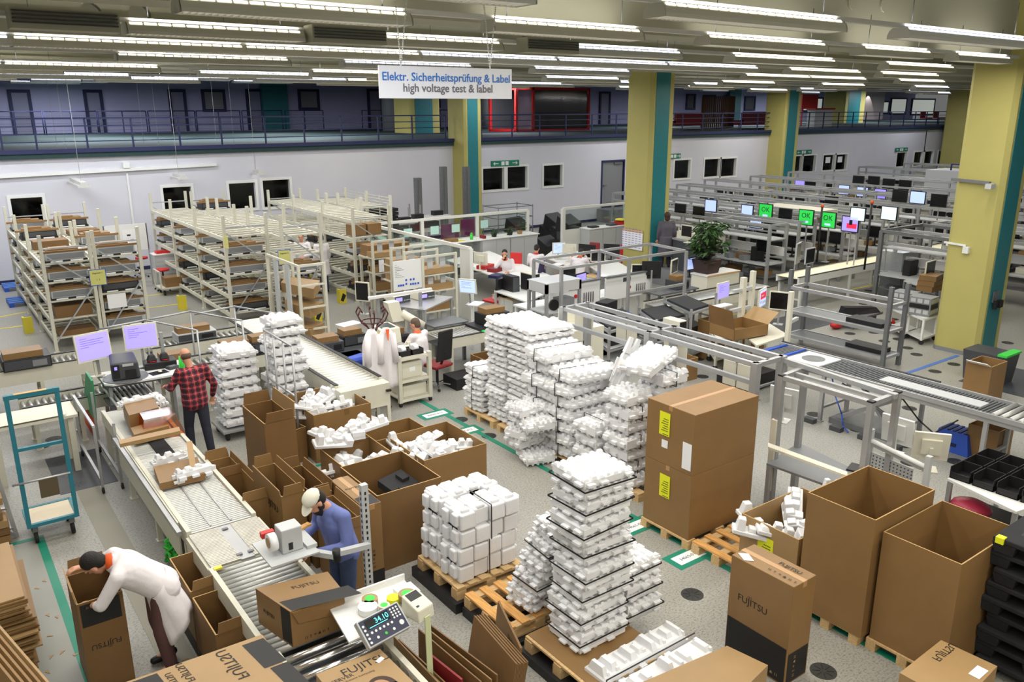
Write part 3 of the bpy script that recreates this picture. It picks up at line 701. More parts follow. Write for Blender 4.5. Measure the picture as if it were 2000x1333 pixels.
def foam_piece(label,loc,rot=(0,0,0),s=1.0,seed=1,group=None):
    R=random.Random(seed); m=MB(); w=.5*s; d=.16*s; h=.09*s
    m.box(0,w,0,d,0,h*.5)
    for i in range(4):
        x=i*w/4+.01; m.frus(x+w*.09,d*.5,h*.5,h*R.uniform(.9,1.9),w*.17,d*R.uniform(.4,.95),w*.15,d*.5)
    m.box(0,w*.18,0,d,h*.3,h*1.2); o=m.build('foam_end_piece',eps,None,loc,bevel=.006,seg=1); o.rotation_euler=rot
    return tag(o,label,'foam packaging',group)
def roller_conveyor(name,label,loc,L,W,z,pitch,r,rz=0,side=cream,rollm=None,legs=2,guard=True,sh=.16,gap=0,edge=None,each=True,tray=None):
    """runs along local +y, width along x, roller tops at z"""
    t=T(name,label,'conveyor',loc,rz); rollm=rollm or roll
    for x0,x1 in ((-.05,0),(W,W+.05)):
        MB().box(x0,x1,0,L,z-sh,z+.03).build('side_frame',side,t)
    if edge:
        for x0,x1 in ((-.055,.005),(W-.005,W+.055)): MB().box(x0,x1,0,L,z+.03,z+.045).build('edge_strip',edge,t)
    n=int(L/pitch); p0=None
    if each and n<=60:
        for i in range(n):
            y=(i+.5)*L/n
            if p0 is None: p0=MB().cyl((0,0,0),(W,0,0),r,n=10).build('roller',rollm,t,(0,y,z-r))
            else: q=p0.copy(); C.objects.link(q); q.parent=t; q.location=(0,y,z-r)
    else:
        m=MB()
        for i in range(n): m.cyl((0,(i+.5)*L/n,z-r),(W,(i+.5)*L/n,z-r),r,n=8,caps=False)
        m.build('roller_bed',rollm,t)
    MB().box(0,W,0,L,z-sh,z-sh+.01).build('under_shade_tray',tray or dgrey,t)  # dark tray colour paints in the shade between the rollers
    for k in range(legs):
        y=.15+(L-.3)*k/max(1,legs-1)
        for x in (-.02,W+.02): MB().box(x-.03,x+.03,y-.03,y+.03,0.02,z-sh).box(x-.05,x+.05,y-.05,y+.05,0,.02).build('leg',side,t)
        MB().bar((0,y,.25),(W,y,.25),.04).build('leg_brace',side,t)
    return t
def monitor(label,loc,rz,scr,w=.38,h=.3,bez=None,stand=.18,tilt=0,group=None,txt=None,back=False,kb=False):
    """screen faces local -y; loc = centre of screen"""
    t=T('monitor',label,'monitor',loc,rz,group); t.rotation_euler=(math.radians(tilt),0,rz); bez=bez or beige
    MB().box(-w/2-.025,w/2+.025,0,.035,-h/2-.025,h/2+.025).frus(0,.0,0,.001,.01,.01,.01,.01).build('bezel',bez,t,bevel=.006,seg=1)
    MB().box(-w*.32,w*.32,.035,.07,-h*.32,h*.32).build('rear_housing',bez,t)
    m=MB(); m.box(-w/2,w/2,-.004,.0,-h/2,h/2); m.build('screen',scr,t)
    if txt:
        m=MB()
        if txt=='OK':
            put(m,'OK',(0,-.006,h*.12),h*.5,(1,0,0),(0,0,1)); m.build('screen_text',ink,t)
            MB().box(-w*.2,w*.2,-.007,-.004,-h*.38,-h*.24).build('screen_button',scr_b,t)
        elif txt=='lines':
            for i in range(5): m.box(-w*.4,-w*.4+w*random.uniform(.2,.75),-.006,-.004,h*.36-i*.035,h*.365-i*.035+.004)
            m.build('screen_text',MT['screen_text'] if 'screen_text' in MT else mat('screen_text',(96,84,170),.4,em=.3),t)
        elif txt=='red':
            MB().box(-w*.42,w*.46,-.006,-.004,-h*.05,h*.36).build('screen_field',scr_r,t); MB().box(-w*.3,w*.1,-.008,-.006,h*.12,h*.2).box(-w*.44,-w*.2,-.008,-.006,-h*.3,-h*.12).box(-w*.08,w*.14,-.008,-.006,-h*.36,-h*.18).box(w*.24,w*.42,-.008,-.006,-h*.38,-h*.2).build('screen_items',white,t)
        elif txt=='blk':
            MB().box(-w*.2,w*.44,-.006,-.004,-h*.3,h*.05).build('screen_field',scr_r,t); MB().box(-w*.05,w*.15,-.008,-.006,-.02,h*.3).build('screen_dark_field',scr_d,t)
    if stand: MB().box(-.02,.02,.07,.09,-h/2-stand,0).box(-.1,.1,0,.16,-h/2-stand,-h/2-stand+.015).build('stand',alu if stand>.3 else bez,t)
    return t
def profile_frame(name,label,loc,posts,bars,rz=0,w=.06,m_=None,cat='frame',pn='post',bn='crossbar'):
    t=T(name,label,cat,loc,rz); m_=m_ or alu
    for (x,y,z0,z1) in posts: MB().box(x-w/2,x+w/2,y-w/2,y+w/2,z0,z1).build(pn,m_,t)
    for b in bars: MB().bar(b[0],b[1],b[2] if len(b)>2 else w*.9).build(bn,m_,t)
    return t
def chair(label,loc,rz,sm,bm=None,hi=.5,group=None,basem=None):
    """faces local +y"""
    t=T('office_chair',label,'chair',loc,rz,group); bm=bm or sm; basem=basem or black
    MB().frus(0,0,.43,.5,.44,.44,.48,.46).build('seat',sm,t,bevel=.03)
    MB().hexa([(-.2,-.22,.58),(.2,-.22,.58),(.2,-.17,.58),(-.2,-.17,.58),(-.18,-.3,.58+hi),(.18,-.3,.58+hi),(.18,-.25,.58+hi),(-.18,-.25,.58+hi)]).build('backrest',bm,t,bevel=.03)
    MB().bar((0,-.1,.45),(0,-.24,.75),.05,.02).build('back_support',black,t)
    MB().cyl((0,0,.1),(0,0,.44),.028).build('gas_column',black,t)
    for k in range(5):
        a=2*math.pi*k/5+.3; o=MB().bar((.03*math.cos(a),.03*math.sin(a),.1),(.3*math.cos(a),.3*math.sin(a),.07),.035,.02,0).build('base_arm',basem,t)
        MB().cyl((.3*math.cos(a)-.015,.3*math.sin(a),.035),(.3*math.cos(a)+.015,.3*math.sin(a),.035),.03).build('caster',black,o)
    return t
# ------------------------------------------------------------------ people
def fuse(name,parts,m_,parent,vox=.012,smooth=4,loc=(0,0,0)):
    mb=MB()
    for p in parts:
        if p[0]=='c':
            _,a,b,ra,rb=p; mb.cyl(a,b,ra,rb,n=14); mb.ball(a,ra,12); mb.ball(b,rb,12)
        elif p[0]=='e': mb.ball(p[1],1,16,0,p[2])
        elif p[0]=='m': mb.add(p[1])
    o=mb.build(name,m_,None)
    r=o.modifiers.new('r','REMESH'); r.mode='VOXEL'; r.voxel_size=vox; r.use_smooth_shade=True
    s_=o.modifiers.new('s','SMOOTH'); s_.iterations=smooth; s_.factor=.5
    bpy.context.view_layer.update(); dg=bpy.context.evaluated_depsgraph_get()
    me=bpy.data.meshes.new_from_object(o.evaluated_get(dg)); me.name=name; old=o.data; o.modifiers.clear(); o.data=me; bpy.data.meshes.remove(old)
    if not me.materials: me.materials.append(m_)
    for p in me.polygons: p.use_smooth=True
    o.parent=parent; o.location=loc; return o
def V(*a): return Vector(a)
def ellipcone(a,b,ra,rb,n=20):
    """a,b centres with elliptical radii (rx,ry), z up-ish"""
    m=MB(); k=0
    for c,r in ((a,ra),(b,rb)):
        for i in range(n):
            t=2*math.pi*i/n; m.v.append((c[0]+r[0]*math.cos(t),c[1]+r[1]*math.sin(t),c[2]))
    for i in range(n):
        j=(i+1)%n; m.f.append((i,j,n+j,n+i)); m.m.append(0); m.sm.append(True)
    m.f.append(tuple(range(n-1,-1,-1))); m.m.append(0); m.sm.append(True); m.f.append(tuple(range(n,2*n))); m.m.append(0); m.sm.append(True)
    return m
def hand_parts(wr,el,size=1.0,curl=.5,side=1,down=None):
    """five-fingered hand continuing the forearm el->wr"""
    d=(Vector(wr)-Vector(el)).normalized(); up=Vector((0,0,1)) if abs(d.z)<.8 else Vector((0,1,0))
    s_=d.cross(up).normalized()*side; n_=s_.cross(d).normalized()*side; n_=-n_ if n_.z>0 else n_
    if down is not None: n_=Vector(down)
    w_=Vector(wr); P=[]; c=w_+d*.045*size
    P.append(('c',w_+d*.02,w_+d*.075*size+s_*.022,.024*size,.017*size)); P.append(('c',w_+d*.02,w_+d*.075*size-s_*.022,.024*size,.017*size)); P.append(('c',w_,w_+d*.07*size,.025*size,.022*size))
    for i,(o,l) in enumerate(((.033,.066),(.011,.076),(-.011,.07),(-.033,.054))):
        b=w_+d*.085*size+s_*o*size; m1=b+(d*(1-curl*.4)+n_*curl*.7).normalized()*l*.5*size; e=m1+(d*(1-curl)+n_*(curl*1.4)).normalized()*l*.5*size
        P+= [('c',b,m1,.0098*size,.009*size),('c',m1,e,.009*size,.0075*size)]
    b=w_+d*.03*size+s_*.03*size; m1=b+(d*.6+s_*.75+n_*.4).normalized()*.04*size; e=m1+(d+n_*.5).normalized()*.032*size
    P+= [('c',b,m1,.0125*size,.0105*size),('c',m1,e,.0105*size,.009*size)]
    return P
def person(label,loc,rz,J,top,topm,bottomm,hairm,sex='m',cat='person',vox=.014,fine=False,coatlen=None,hair='short',beard=False,cap=False,collar=None,bare=(),shoes=black,lean=None):
    """J: joint dictionary in local metres, body faces +y"""
    t=T('person',label,cat,loc,rz); J={k:Vector(v_) for k,v_ in J.items()}
    hd=J['head']; face=J.get('face',V(0,1,0)); up=J.get('up',V(0,0,1)); face=face.normalized(); up=(up-face*up.dot(face)).normalized(); sd=face.cross(up)
    hp=lambda f,u,s_: hd+face*f+up*u+sd*s_
    B=[('c',J['chest'],J['neck'],.085,.06),('c',J['neck'],hd-up*.05-face*.02,.056,.054)]
    B+=[('c',J['pelvis'],J['chest'],.1,.105)]
    # skull and jaw
    def el(c,a,b,c_): 
        m=MB(); m.ball((0,0,0),1,18,0,(a,b,c_)); M=Matrix(((sd.x,face.x,up.x,c.x),(sd.y,face.y,up.y,c.y),(sd.z,face.z,up.z,c.z),(0,0,0,1))); m.xf(M); return ('m',m)
    B+=[el(hp(-.01,.03,0),.075,.095,.095),el(hp(.025,-.045,0),.056,.062,.07),('c',hp(.088,.012,0),hp(.108,-.022,0),.008,.014),('c',hp(.09,-.025,-.008),hp(.09,-.025,.008),.014,.014),
        ('c',hp(.08,.03,-.045),hp(.08,.03,.045),.012,.012),('c',hp(.078,-.062,-.018),hp(.078,-.062,.018),.011,.011),('c',hp(.06,-.095,-.01),hp(.06,-.095,.01),.02,.02)]
    for s_ in (-1,1): B+=[el(hp(-.005,-.005,s_*.076),.011,.022,.034)]
    for s_,n_ in (('L',-1),('R',1)):
        sh,elb,wr=J['sh'+s_],J['el'+s_],J['wr'+s_]
        B+=[('c',J['chest']+V(0,0,.05),sh,.05,.05),('c',sh,elb,.047,.038),('c',elb,wr,.039,.025)]
        if fine: B+=hand_parts(wr,elb,1.05,.55,n_)
        else: B+=hand_parts(wr,elb,1.2,.5,n_)
        hi,kn,an,to=J['hip'+s_],J['kn'+s_],J['an'+s_],J['to'+s_]
        B+=[('c',J['pelvis'],hi,.09,.08),('c',hi,kn,.078,.055),('c',kn,an,.054,.036),('c',an,to,.035,.03)]
    fuse('body',B,skin,t,vox)
    k=1.0
    # trousers
    Q=[]
    for s_ in 'LR':
        hi,kn,an=J['hip'+s_],J['kn'+s_],J['an'+s_]; Q+=[('c',J['pelvis'],hi,.128,.105),('c',hi,kn,.1,.074),('c',kn,an+(kn-an)*.08,.074,.062)]
        sh_=MB(); 
        F_=[('c',an+V(0,0,-.03),J['to'+s_],.045,.038),('c',an+V(0,0,-.03),an+(an-J['to'+s_])*.25+V(0,0,-.03),.045,.04)]
        fuse('shoe',F_,shoes,t,.012)
    fuse('trousers',Q,bottomm,t,.016)
    # garment
    g=[]
    for s_ in 'LR':
        sh,elb,wr=J['sh'+s_],J['el'+s_],J['wr'+s_]; e=wr+(elb-wr)*(.12 if 's' not in bare else .75)
        g+=[('c',J['chest']+V(0,0,.07),sh,.095,.072),('c',sh,elb,.069,.056)]
        if 's' not in bare: g+=[('c',elb,e,.056,.042 if top!='coat' else .05)]
        else: g+=[('c',elb,e,.056,.048)]
    ch=J['chest']; pe=J['pelvis']; ax=(ch-pe).normalized(); 
    sx=(J['shR']-J['shL']).normalized(); fx_=-ax.cross(sx)
    mid=pe+(ch-pe)*.5
    for q_ in (-1,1):
        g+=[('c',pe-ax*.05+sx*.055*q_,mid+sx*.05*q_,.142,.136),('c',mid+sx*.05*q_,ch+sx*.06*q_,.136,.142)]
    g+=[('c',ch,J['neck']-ax*.05,.14,.085)]
    fuse('coat' if top=='coat' else 'shirt',g,topm,t,.014 if fine else .018,5)
    if top=='coat' and coatlen:
        # flared skirt, hanging from the waist, with folds
        q=MB(); n=36; rows=9; base=pe+ax*.05; dr=coatlen.get('dir',V(0,0,-1)); dr=Vector(dr).normalized(); L=coatlen['L']; back=coatlen.get('back',V(0,0,0))
        for r_ in range(rows+1):
            f=r_/rows; c=base+dr*L*f+Vector(back)*f
            for i in range(n):
                u=2*math.pi*i/n; fold=1+.05*f*math.sin(u*7+f*2)+.03*f*math.sin(u*11)
                q.v.append(tuple(c+sx*(.2+.05*f)*math.cos(u)*fold+fx_*(.148+.08*f)*math.sin(u)*fold))
        for r_ in range(rows):
            for i in range(n): j=(i+1)%n; q.f.append((r_*n+i,r_*n+j,(r_+1)*n+j,(r_+1)*n+i)); q.m.append(0); q.sm.append(True)
        o=q.build('coat_skirt',topm,t); so=o.modifiers.new('s','SOLIDIFY'); so.thickness=.006
    if collar:
        c=J['neck']+ (hd-J['neck'])*.1; m=MB(); n=16; q=MB(); d_=(hd-J['neck']).normalized()
        u0=d_.cross(V(1,0,0)).normalized(); u1=d_.cross(u0)
        for r_,z in ((.078,-.035),(.068,.02),(.062,.02),(.07,-.035)):
            for i in range(n): a=2*math.pi*i/n; q.v.append(tuple(c+d_*z+(u0*math.cos(a)+u1*math.sin(a))*r_))
        for r_ in range(3):
            for i in range(n): j=(i+1)%n; q.f.append((r_*n+i,r_*n+j,(r_+1)*n+j,(r_+1)*n+i)); q.m.append(0); q.sm.append(True)
        q.build('collar',collar,t)
    # hair
    if hair!='none':
        P=[el(hp(-.022,.05,0),.082,.097,.088),el(hp(-.05,.0,0),.074,.07,.08)]
        if hair=='long': P+=[el(hp(-.05,-.05,0),.088,.06,.11),el(hp(-.04,.03,0),.1,.1,.1)]
        if hair=='ring': P=[el(hp(-.024,.0,0),.081,.086,.07)]
        fuse('hair',P,hairm,t,.012 if not fine else .01,3)
    if beard: fuse('beard',[el(hp(.045,-.085,0),.052,.052,.06),el(hp(.04,-.13,0),.04,.038,.05),el(hp(.0,-.04,.062),.014,.04,.05),el(hp(.0,-.04,-.062),.014,.04,.05)],hairm,t,.01,3)
    if cap:
        q=MB(); n=20; P=el(hp(-.008,.075,0),.088,.104,.075)[1]; q.add(P)
        m1=[]; 
        for i in range(13):
            u=math.pi*i/12; m1.append((.078*math.cos(u),.07+.1*math.sin(u)))
        up_=[hp(y,.05-(y-.07)*.35,-x) for x,y in m1]; lo=[p-up*.008 for p in up_]
        q.face(up_); q.face(lo[::-1])
        for i in range(12): q.face([lo[i],lo[i+1],up_[i+1],up_[i]])
        o=q.build('cap',mat('cap_cream',(222,218,200),.8),t)
    eye=MB()
    for s_ in (-1,1): eye.ball(tuple(hp(.077,.012,s_*.03)),.009,8)
    eye.build('eyes',black,t)
    return t
def stand(dx=0,h=1.0,arms=None,step=0):
    J=dict(pelvis=(0,0,.95*h),chest=(0,.0,1.27*h),neck=(0,0,1.46*h),head=(0,.02,1.62*h),
      shL=(-.19,0,1.41*h),shR=(.19,0,1.41*h),elL=(-.25,-.02,1.12*h),elR=(.25,-.02,1.12*h),wrL=(-.24,.08,.88*h),wrR=(.24,.08,.88*h),
      hipL=(-.09,0,.9*h),hipR=(.09,0,.9*h),knL=(-.1,.02+step,.5*h),knR=(.1,.02-step,.5*h),anL=(-.11,-.02+step,.09),anR=(.11,-.02-step*1.6,.09),toL=(-.13,.13+step,.035),toR=(.13,.13-step*1.6,.035))
    if arms: J.update(arms)
    return J
def sit(sh=.47,arms=None):
    J=dict(pelvis=(0,0,sh+.1),chest=(0,.06,sh+.42),neck=(0,.09,sh+.6),head=(0,.14,sh+.75),face=(0,1,-.2),
      shL=(-.19,.06,sh+.56),shR=(.19,.06,sh+.56),elL=(-.25,.14,sh+.28),elR=(.25,.14,sh+.28),wrL=(-.16,.36,sh+.3),wrR=(.16,.36,sh+.3),
      hipL=(-.1,.03,sh+.08),hipR=(.1,.03,sh+.08),knL=(-.13,.45,sh+.05),knR=(.13,.45,sh+.05),anL=(-.13,.42,.09),anR=(.13,.42,.09),toL=(-.14,.56,.035),toR=(.14,.56,.035))
    if arms: J.update(arms)
    return J
# ================================================================== FOREGROUND
def pbox(name,label,cat,corners,z0,z1,m_,group=None,part='body',fn=None,bevel=0,kind=None):
    """box whose top face (height z1) the photograph shows at these four corners"""
    g=[Vector((*G(px,py,z1),0)) for px,py in corners]; c=sum(g,Vector())/4; c.z=z0
    t=T(name,label,cat,c,0,group); g=[p-Vector((c.x,c.y,0)) for p in g]; h_=z1-z0
    MB().hexa([(p.x,p.y,0) for p in g]+[(p.x,p.y,h_) for p in g]).build(part,m_,t,bevel=bevel)
    if fn: fn(t,g,h_)
    return t
def fplane(g,i,j,h_):
    a=Vector((g[i].x,g[i].y,0)); b=Vector((g[j].x,g[j].y,0)); w=(b-a).length
    return (a,(b-a).normalized(),Vector((0,0,1))),w
# --- flattened cartons on the left
R=random.Random(3)
for i in range(34):
    z=.012+i*.0235; dx=R.uniform(-.03,.03); top=i>=31
    o=MB().box(-1.25,0,-0,1.25,0,.018).build('flattened_carton',card if i%3 else cardlt,None,(.32+dx-(.05 if i<12 else 0)-(.05 if i>24 else 0),8.1+R.uniform(-.05,.05)+(.0 if i<20 else .05),z),R.uniform(-.02,.02))
    tag(o,'flat folded brown carton in the tall stack at the lower left edge','flat carton','flattened cartons stacked at the left edge')
    if i==33: tag(o,'flat folded carton on top of the stack at the left edge','flat carton'); del o['group']
for i in range(5):
    P1=Vector((*G(-10,1205,1.35-i*.0),1.35)); P2=Vector((*G(112,1345,1.15),1.15)); off=Vector((-.035*i-.02,-.03*i,0))
    lo=Vector((-.5,-.5,-1.3)); m=MB(); n_=(P2-P1).cross(lo).normalized()*.012
    q=[P1+off,P2+off,P2+off+lo,P1+off+lo]; m.hexa([v_-n_ for v_ in q]+[v_+n_ for v_ in q])
    o=m.build('leaning_carton',card if i else cardlt)
    tag(o,'long flattened carton leaning at the lower left corner, %s in the bundle'%['outermost','second','third','fourth','innermost'][i],'flat carton')
    if i==0:
        m=MB(); d=(P2-P1); 
        for k in range(9):
            c=P1+d*(.08+.1*k)+lo*(.1+.05*(k%3))-n_*1.25; e=d.normalized()*.02; f=lo.normalized()*(.05+.03*(k%2))
            m.face([c-e-f,c+e-f,c+e*1.4+f,c-e*.4+f])
        m.build('printed_marks',ink,o)
# cardboard scraps on the floor
for i,(px,py) in enumerate(((91,1138),(77,1152),(62,1162),(97,1206),(113,1210),(104,1244),(117,1281),(97,1290),(157,1277),(277,967),(98,1317),(355,1293))):
    x,y=G(px,py); a=R.uniform(0,3); tag(MB().ext([(0,0),(.07,0),(.05,.035)],0,.004).build('cardboard_scrap',cardlt,None,(x,y,0.004),a),'small torn cardboard scrap lying on the floor near the green tape','scrap','cardboard scraps on the floor')
# --- box held by the bending worker
t=open_carton('tall_open_carton','tall narrow open carton with black printed band that the bending worker holds',(.62,7.45,0),.38,.58,.95,m_=card2,flaps=(('+y',.14,20),('-x',.12,8,cardlt)))
m=MB(); printing(m,.38,.95,(Vector((0,0,0)),Vector((1,0,0)),Vector((0,0,1))),band=(.02,.35,.7,.93),flip=True,sz=.075,lc=(.5,.5)); m.build('printed_logo',ink,t)
m=MB(); icons(m,Vector((.08,0,.89)),Vector((1,0,0)),Vector((0,0,1)),6,.018,.025); m.build('care_symbols',cardlt,t)
# --- bending worker
J=dict(pelvis=(0,-.06,.93),chest=(.0,.2,1.17),neck=(.03,.33,1.27),head=(.04,.45,1.28),face=(.35,.55,-.75),up=(0,.8,.5),
 shL=(-.16,.3,1.19),shR=(.2,.27,1.24),elL=(-.14,.46,.95),elR=(.34,.42,1.12),wrL=(.12,.55,.86),wrR=(.33,.52,1.13),
 hipL=(-.1,-.04,.88),hipR=(.1,-.02,.88),knL=(-.11,.0,.5),knR=(.13,.0,.5),anL=(-.11,-.05,.09),anR=(.15,-.08,.09),toL=(-.11,.1,.035),toR=(.15,.07,.035))
person('person in long white work coat and brown trousers bending over a tall carton',(1.26,7.42,0),math.pi/2-.05,J,'coat',coat,brownp,hairb,fine=True,vox=.009,coatlen=dict(L=.5,dir=V(0,-.28,-1)),collar=orange,bare=('s',))
# --- blue trolley
x0,y0=G(57,1028,.28); x1,y1=G(160,1026,.28); x2,y2=G(183,985,.28); x3,y3=G(82,985,.28)
t=T('platform_trolley','tall teal tube trolley with beige wooden platform on castors','trolley',(x0,y0,0)); W_=x1-x0; D_=y2-y1
MB().box(0,W_,0,D_,.26,.285).build('platform',mat('ply_beige',(206,192,166),.6),t)
m=MB()
for a,b in (((0,0,.27),(W_,0,.27)),((W_,0,.27),(W_,D_,.27)),((W_,D_,.27),(0,D_,.27)),((0,D_,.27),(0,0,.27))): m.bar(a,b,.045)
m.build('platform_frame',tealp,t)
hz=1.95
for x in (0,W_): MB().bar((x,0,.25),(x,0,hz),.05).build('upright',tealp,t)
MB().bar((-.03,0,hz),(W_+.03,0,hz),.055).build('top_bar',tealp,t); MB().bar((0,0,1.28),(W_,0,1.28),.04).build('middle_bar',tealp,t); MB().cyl((-.1,-.03,.86),(W_,-.03,.86),.014).build('handle_bar',alu,t)
MB().box(W_*.33,W_*.72,-.05,-.035,.62,.86).build('document_pocket',mat('brown_pocket',(88,76,54),.6),t)
MB().box(W_*.15,W_*.8,-.03,.03,hz+.025,hz+.03).build('wooden_strip',wood,t)
for x,y in ((.06,.06),(W_-.06,.06),(W_-.06,D_-.06),(.06,D_-.06)):
    o=MB().box(x-.03,x+.03,y-.03,y+.03,.16,.25).build('castor_fork',alud,t); MB().cyl((x-.02,y+.02,.08),(x+.02,y+.02,.08),.08,n=16).build('castor_wheel',rubber,o)
# ladder and shelf of cartons at left edge
t=T('ladder','grey aluminium step ladder at the left edge beside the trolley','ladder',(*G(12,1055),0)); 
MB().bar((-.28,.1,0),(-.45,.5,2.1),.05,.03).bar((.12,0,0),(-.1,.35,2.1),.05,.03).build('side_rail',alu,t)
for k in range(8):
    f=k/8+.06; MB().bar((-.28-.17*f,.1+.4*f,2.1*f),(.12-.22*f,.35*f,2.1*f),.06,.02).build('rung',alu,t)
MB().bar((.1,-.0,.02),(-.55,-.25,.9),.04).build('rear_strut',alu,t)
for i in range(16):
    z=.05+i*.105; x,y=.02,11.2
    o=MB().box(-.75,0,0,.5,0,.09).build('small_carton',[card,card2,cardlt][i%3],None,(.36-.02*i*.6+R.uniform(-.05,.03),11.0+R.uniform(-.05,.05),z),R.uniform(-.05,.05)); tag(o,'flat brown carton in the column of cartons behind the ladder at left','carton','cartons piled behind the ladder')
# --- main conveyor
CX0,CX1=1.88,2.54
A=roller_conveyor('packing_conveyor','long roller conveyor with close-set rollers running towards the packing table',(CX0,8.45,0),4.6,CX1-CX0,.8,.046,.016,side=cream,legs=4,each=False)
MB().box(-.07,-.052,.3,3.6,.35,.82).build('side_panel',cream,A)
MB().box(.24,.44,1.75,3.2,.795,.815).build('gap_shade_plate',blackm,A)  # black plate stands for the shade in the open gap between roller strips
for y in (.2,1.6): MB().box((CX1-CX0)/3-.01,(CX1-CX0)/3+.01,.05,1.5,.79,.806).box((CX1-CX0)*2/3-.01,(CX1-CX0)*2/3+.01,.05,1.5,.79,.806).build('divider_rail',alu,A) if y<1 else None
MB().bar((-.1,.1,.78),(-.1,3.4,.78),.05).build('outer_rail',alu,A)
t=T('transfer_table','ribbed aluminium transfer plates between fine rollers and big rollers','conveyor',(CX0-.04,7.6,0)); W_=.74
m=MB()
for a_,b_ in ((.0,.3),(.44,.74)):
    for k in range(26): m.box(a_,b_,.01+k*.031,.034+k*.031,.785,.806)
m.build('ribbed_plates',mat('plate_metal',(196,192,182),.4,.6,noise=.12,nscale=6),t)
MB().box(.3,.44,0,.82,.78,.8).build('centre_plate',alu,t); MB().box(-.03,.77,0,.82,.6,.78).build('side_frame',cream,t)
for x in (.0,.7): 
    for y in (.05,.75): MB().bar((x,y,0),(x,y,.6),.06).build('leg',cream,t)
for x,y in ((.31,.1),(.36,.72),(.43,.1)): MB().box(x-.03,x+.03,y-.02,y+.02,.806,.815).build('latch',alud,t)
S3=roller_conveyor('roller_conveyor','grey conveyor with thick closely spaced rollers beside the capped worker',(CX0-.03,5.95,0),1.62,.72,.8,.078,.03,side=cream,legs=2)
for x,y in ((.03,1.58),(.62,1.6)): MB().box(x-.04,x+.04,y-.03,y+.02,.82,.84).build('yellow_latch',ytape,S3)
roller_conveyor('roller_conveyor','end conveyor with shiny widely spaced steel rollers at the bottom',(CX0+.02,4.3,0),1.62,.76,.79,.14,.036,side=cream,rollm=chrome,legs=2)
MB().path([(0,0,0),(0,0,.1)],.01).v
# carton on the conveyor with lettering
def cap_print(t,g,h_):
    m=MB()
    # corners: 0 left, 1 near, 2 right, 3 far (top face)
    (P,R_,U),w=fplane(g,0,1,h_); printing(m,w,h_,(P,R_,U),band=(w*.72,w*.98,.02,h_*.98),sz=.05,lc=(.35,.5))
    z=Vector((0,0,h_+.001)); a,b,c,d=[p+z for p in g]
    def top(u,v_): return a+(b-a)*u+(d-a)*v_
    m.face([top(.62,.03),top(.98,.03),top(.98,.97),top(.62,.97)])
    r_=(d-a).normalized(); put(m,'FUJITSU',top(.28,.55)+Vector((0,0,.001)),.07,r_,-(b-a).normalized(),bold=-.003)
    m.build('printed_logo',ink,t)
    m=MB(); (P,R_,U),w=fplane(g,1,2,h_); icons(m,P+R_*.12+U*.05,R_,U,6,.025,.04); m.build('care_symbols',ink,t)
    m=MB(); q=[P+R_*(w*.02)+U*(h_-.01),P+R_*(w*.98)+U*(h_-.01),P+R_*(w*.97)+U*(h_*.45)+R_*0,P+R_*(w*.12)+U*(h_*.62)]; n_=R_.cross(U)*.006; m.hexa([v_+n_ for v_ in q]+[v_+n_*2 for v_ in q]); m.build('folded_flap',card,t)
pbox('logo_carton','brown carton with black bands and logo standing askew on the rollers','carton',((499,1150),(567,1196),(672,1157),(640,1117)),.80,1.15,card,fn=cap_print,part='carton_body')
# near bottom cartons
def near_print(t,g,h_):
    z=Vector((0,0,h_+.0012)); a,b,c,d=[p+z for p in g]
    def top(u,v_): return a+(b-a)*u+(d-a)*v_
    m=MB(); m.face([top(.82,.06),top(.985,.06),top(.985,.5),top(.82,.5)]); m.face([top(.85,.52),top(.985,.52),top(.985,.95),top(.85,.95)]); m.face([top(.02,.03),top(.22,.03),top(.22,.5),top(.02,.5)])
    e=(b-a).normalized(); f=(d-a).normalized(); o=Vector((0,0,.002))
    put(m,'FUJITSU',top(.66,.28)+o,.13,f*-1,e,bold=-.003); put(m,'FUJITSU',top(.37,.16)+o,.08,f*-1,e,bold=-.003); put(m,'FUJITSU',top(.27,.22)+o,.07,f*-1,e,bold=-.003); m.build('printed_logo',ink,t)
    m=MB(); icons(m,top(.965,.1)+Vector((0,0,.001)),f,e*-1,8,.022,.03); icons(m,top(.965,.58)+Vector((0,0,.001)),f,e*-1,7,.022,.03); m.build('care_symbols',cardlt,t)
pbox('logo_carton','large flat brown carton with black printed bands at the bottom left edge','carton',((240,1335),(512,1240),(590,1345),(330,1460)),.85,1.05,cardlt,fn=near_print,part='carton_body')
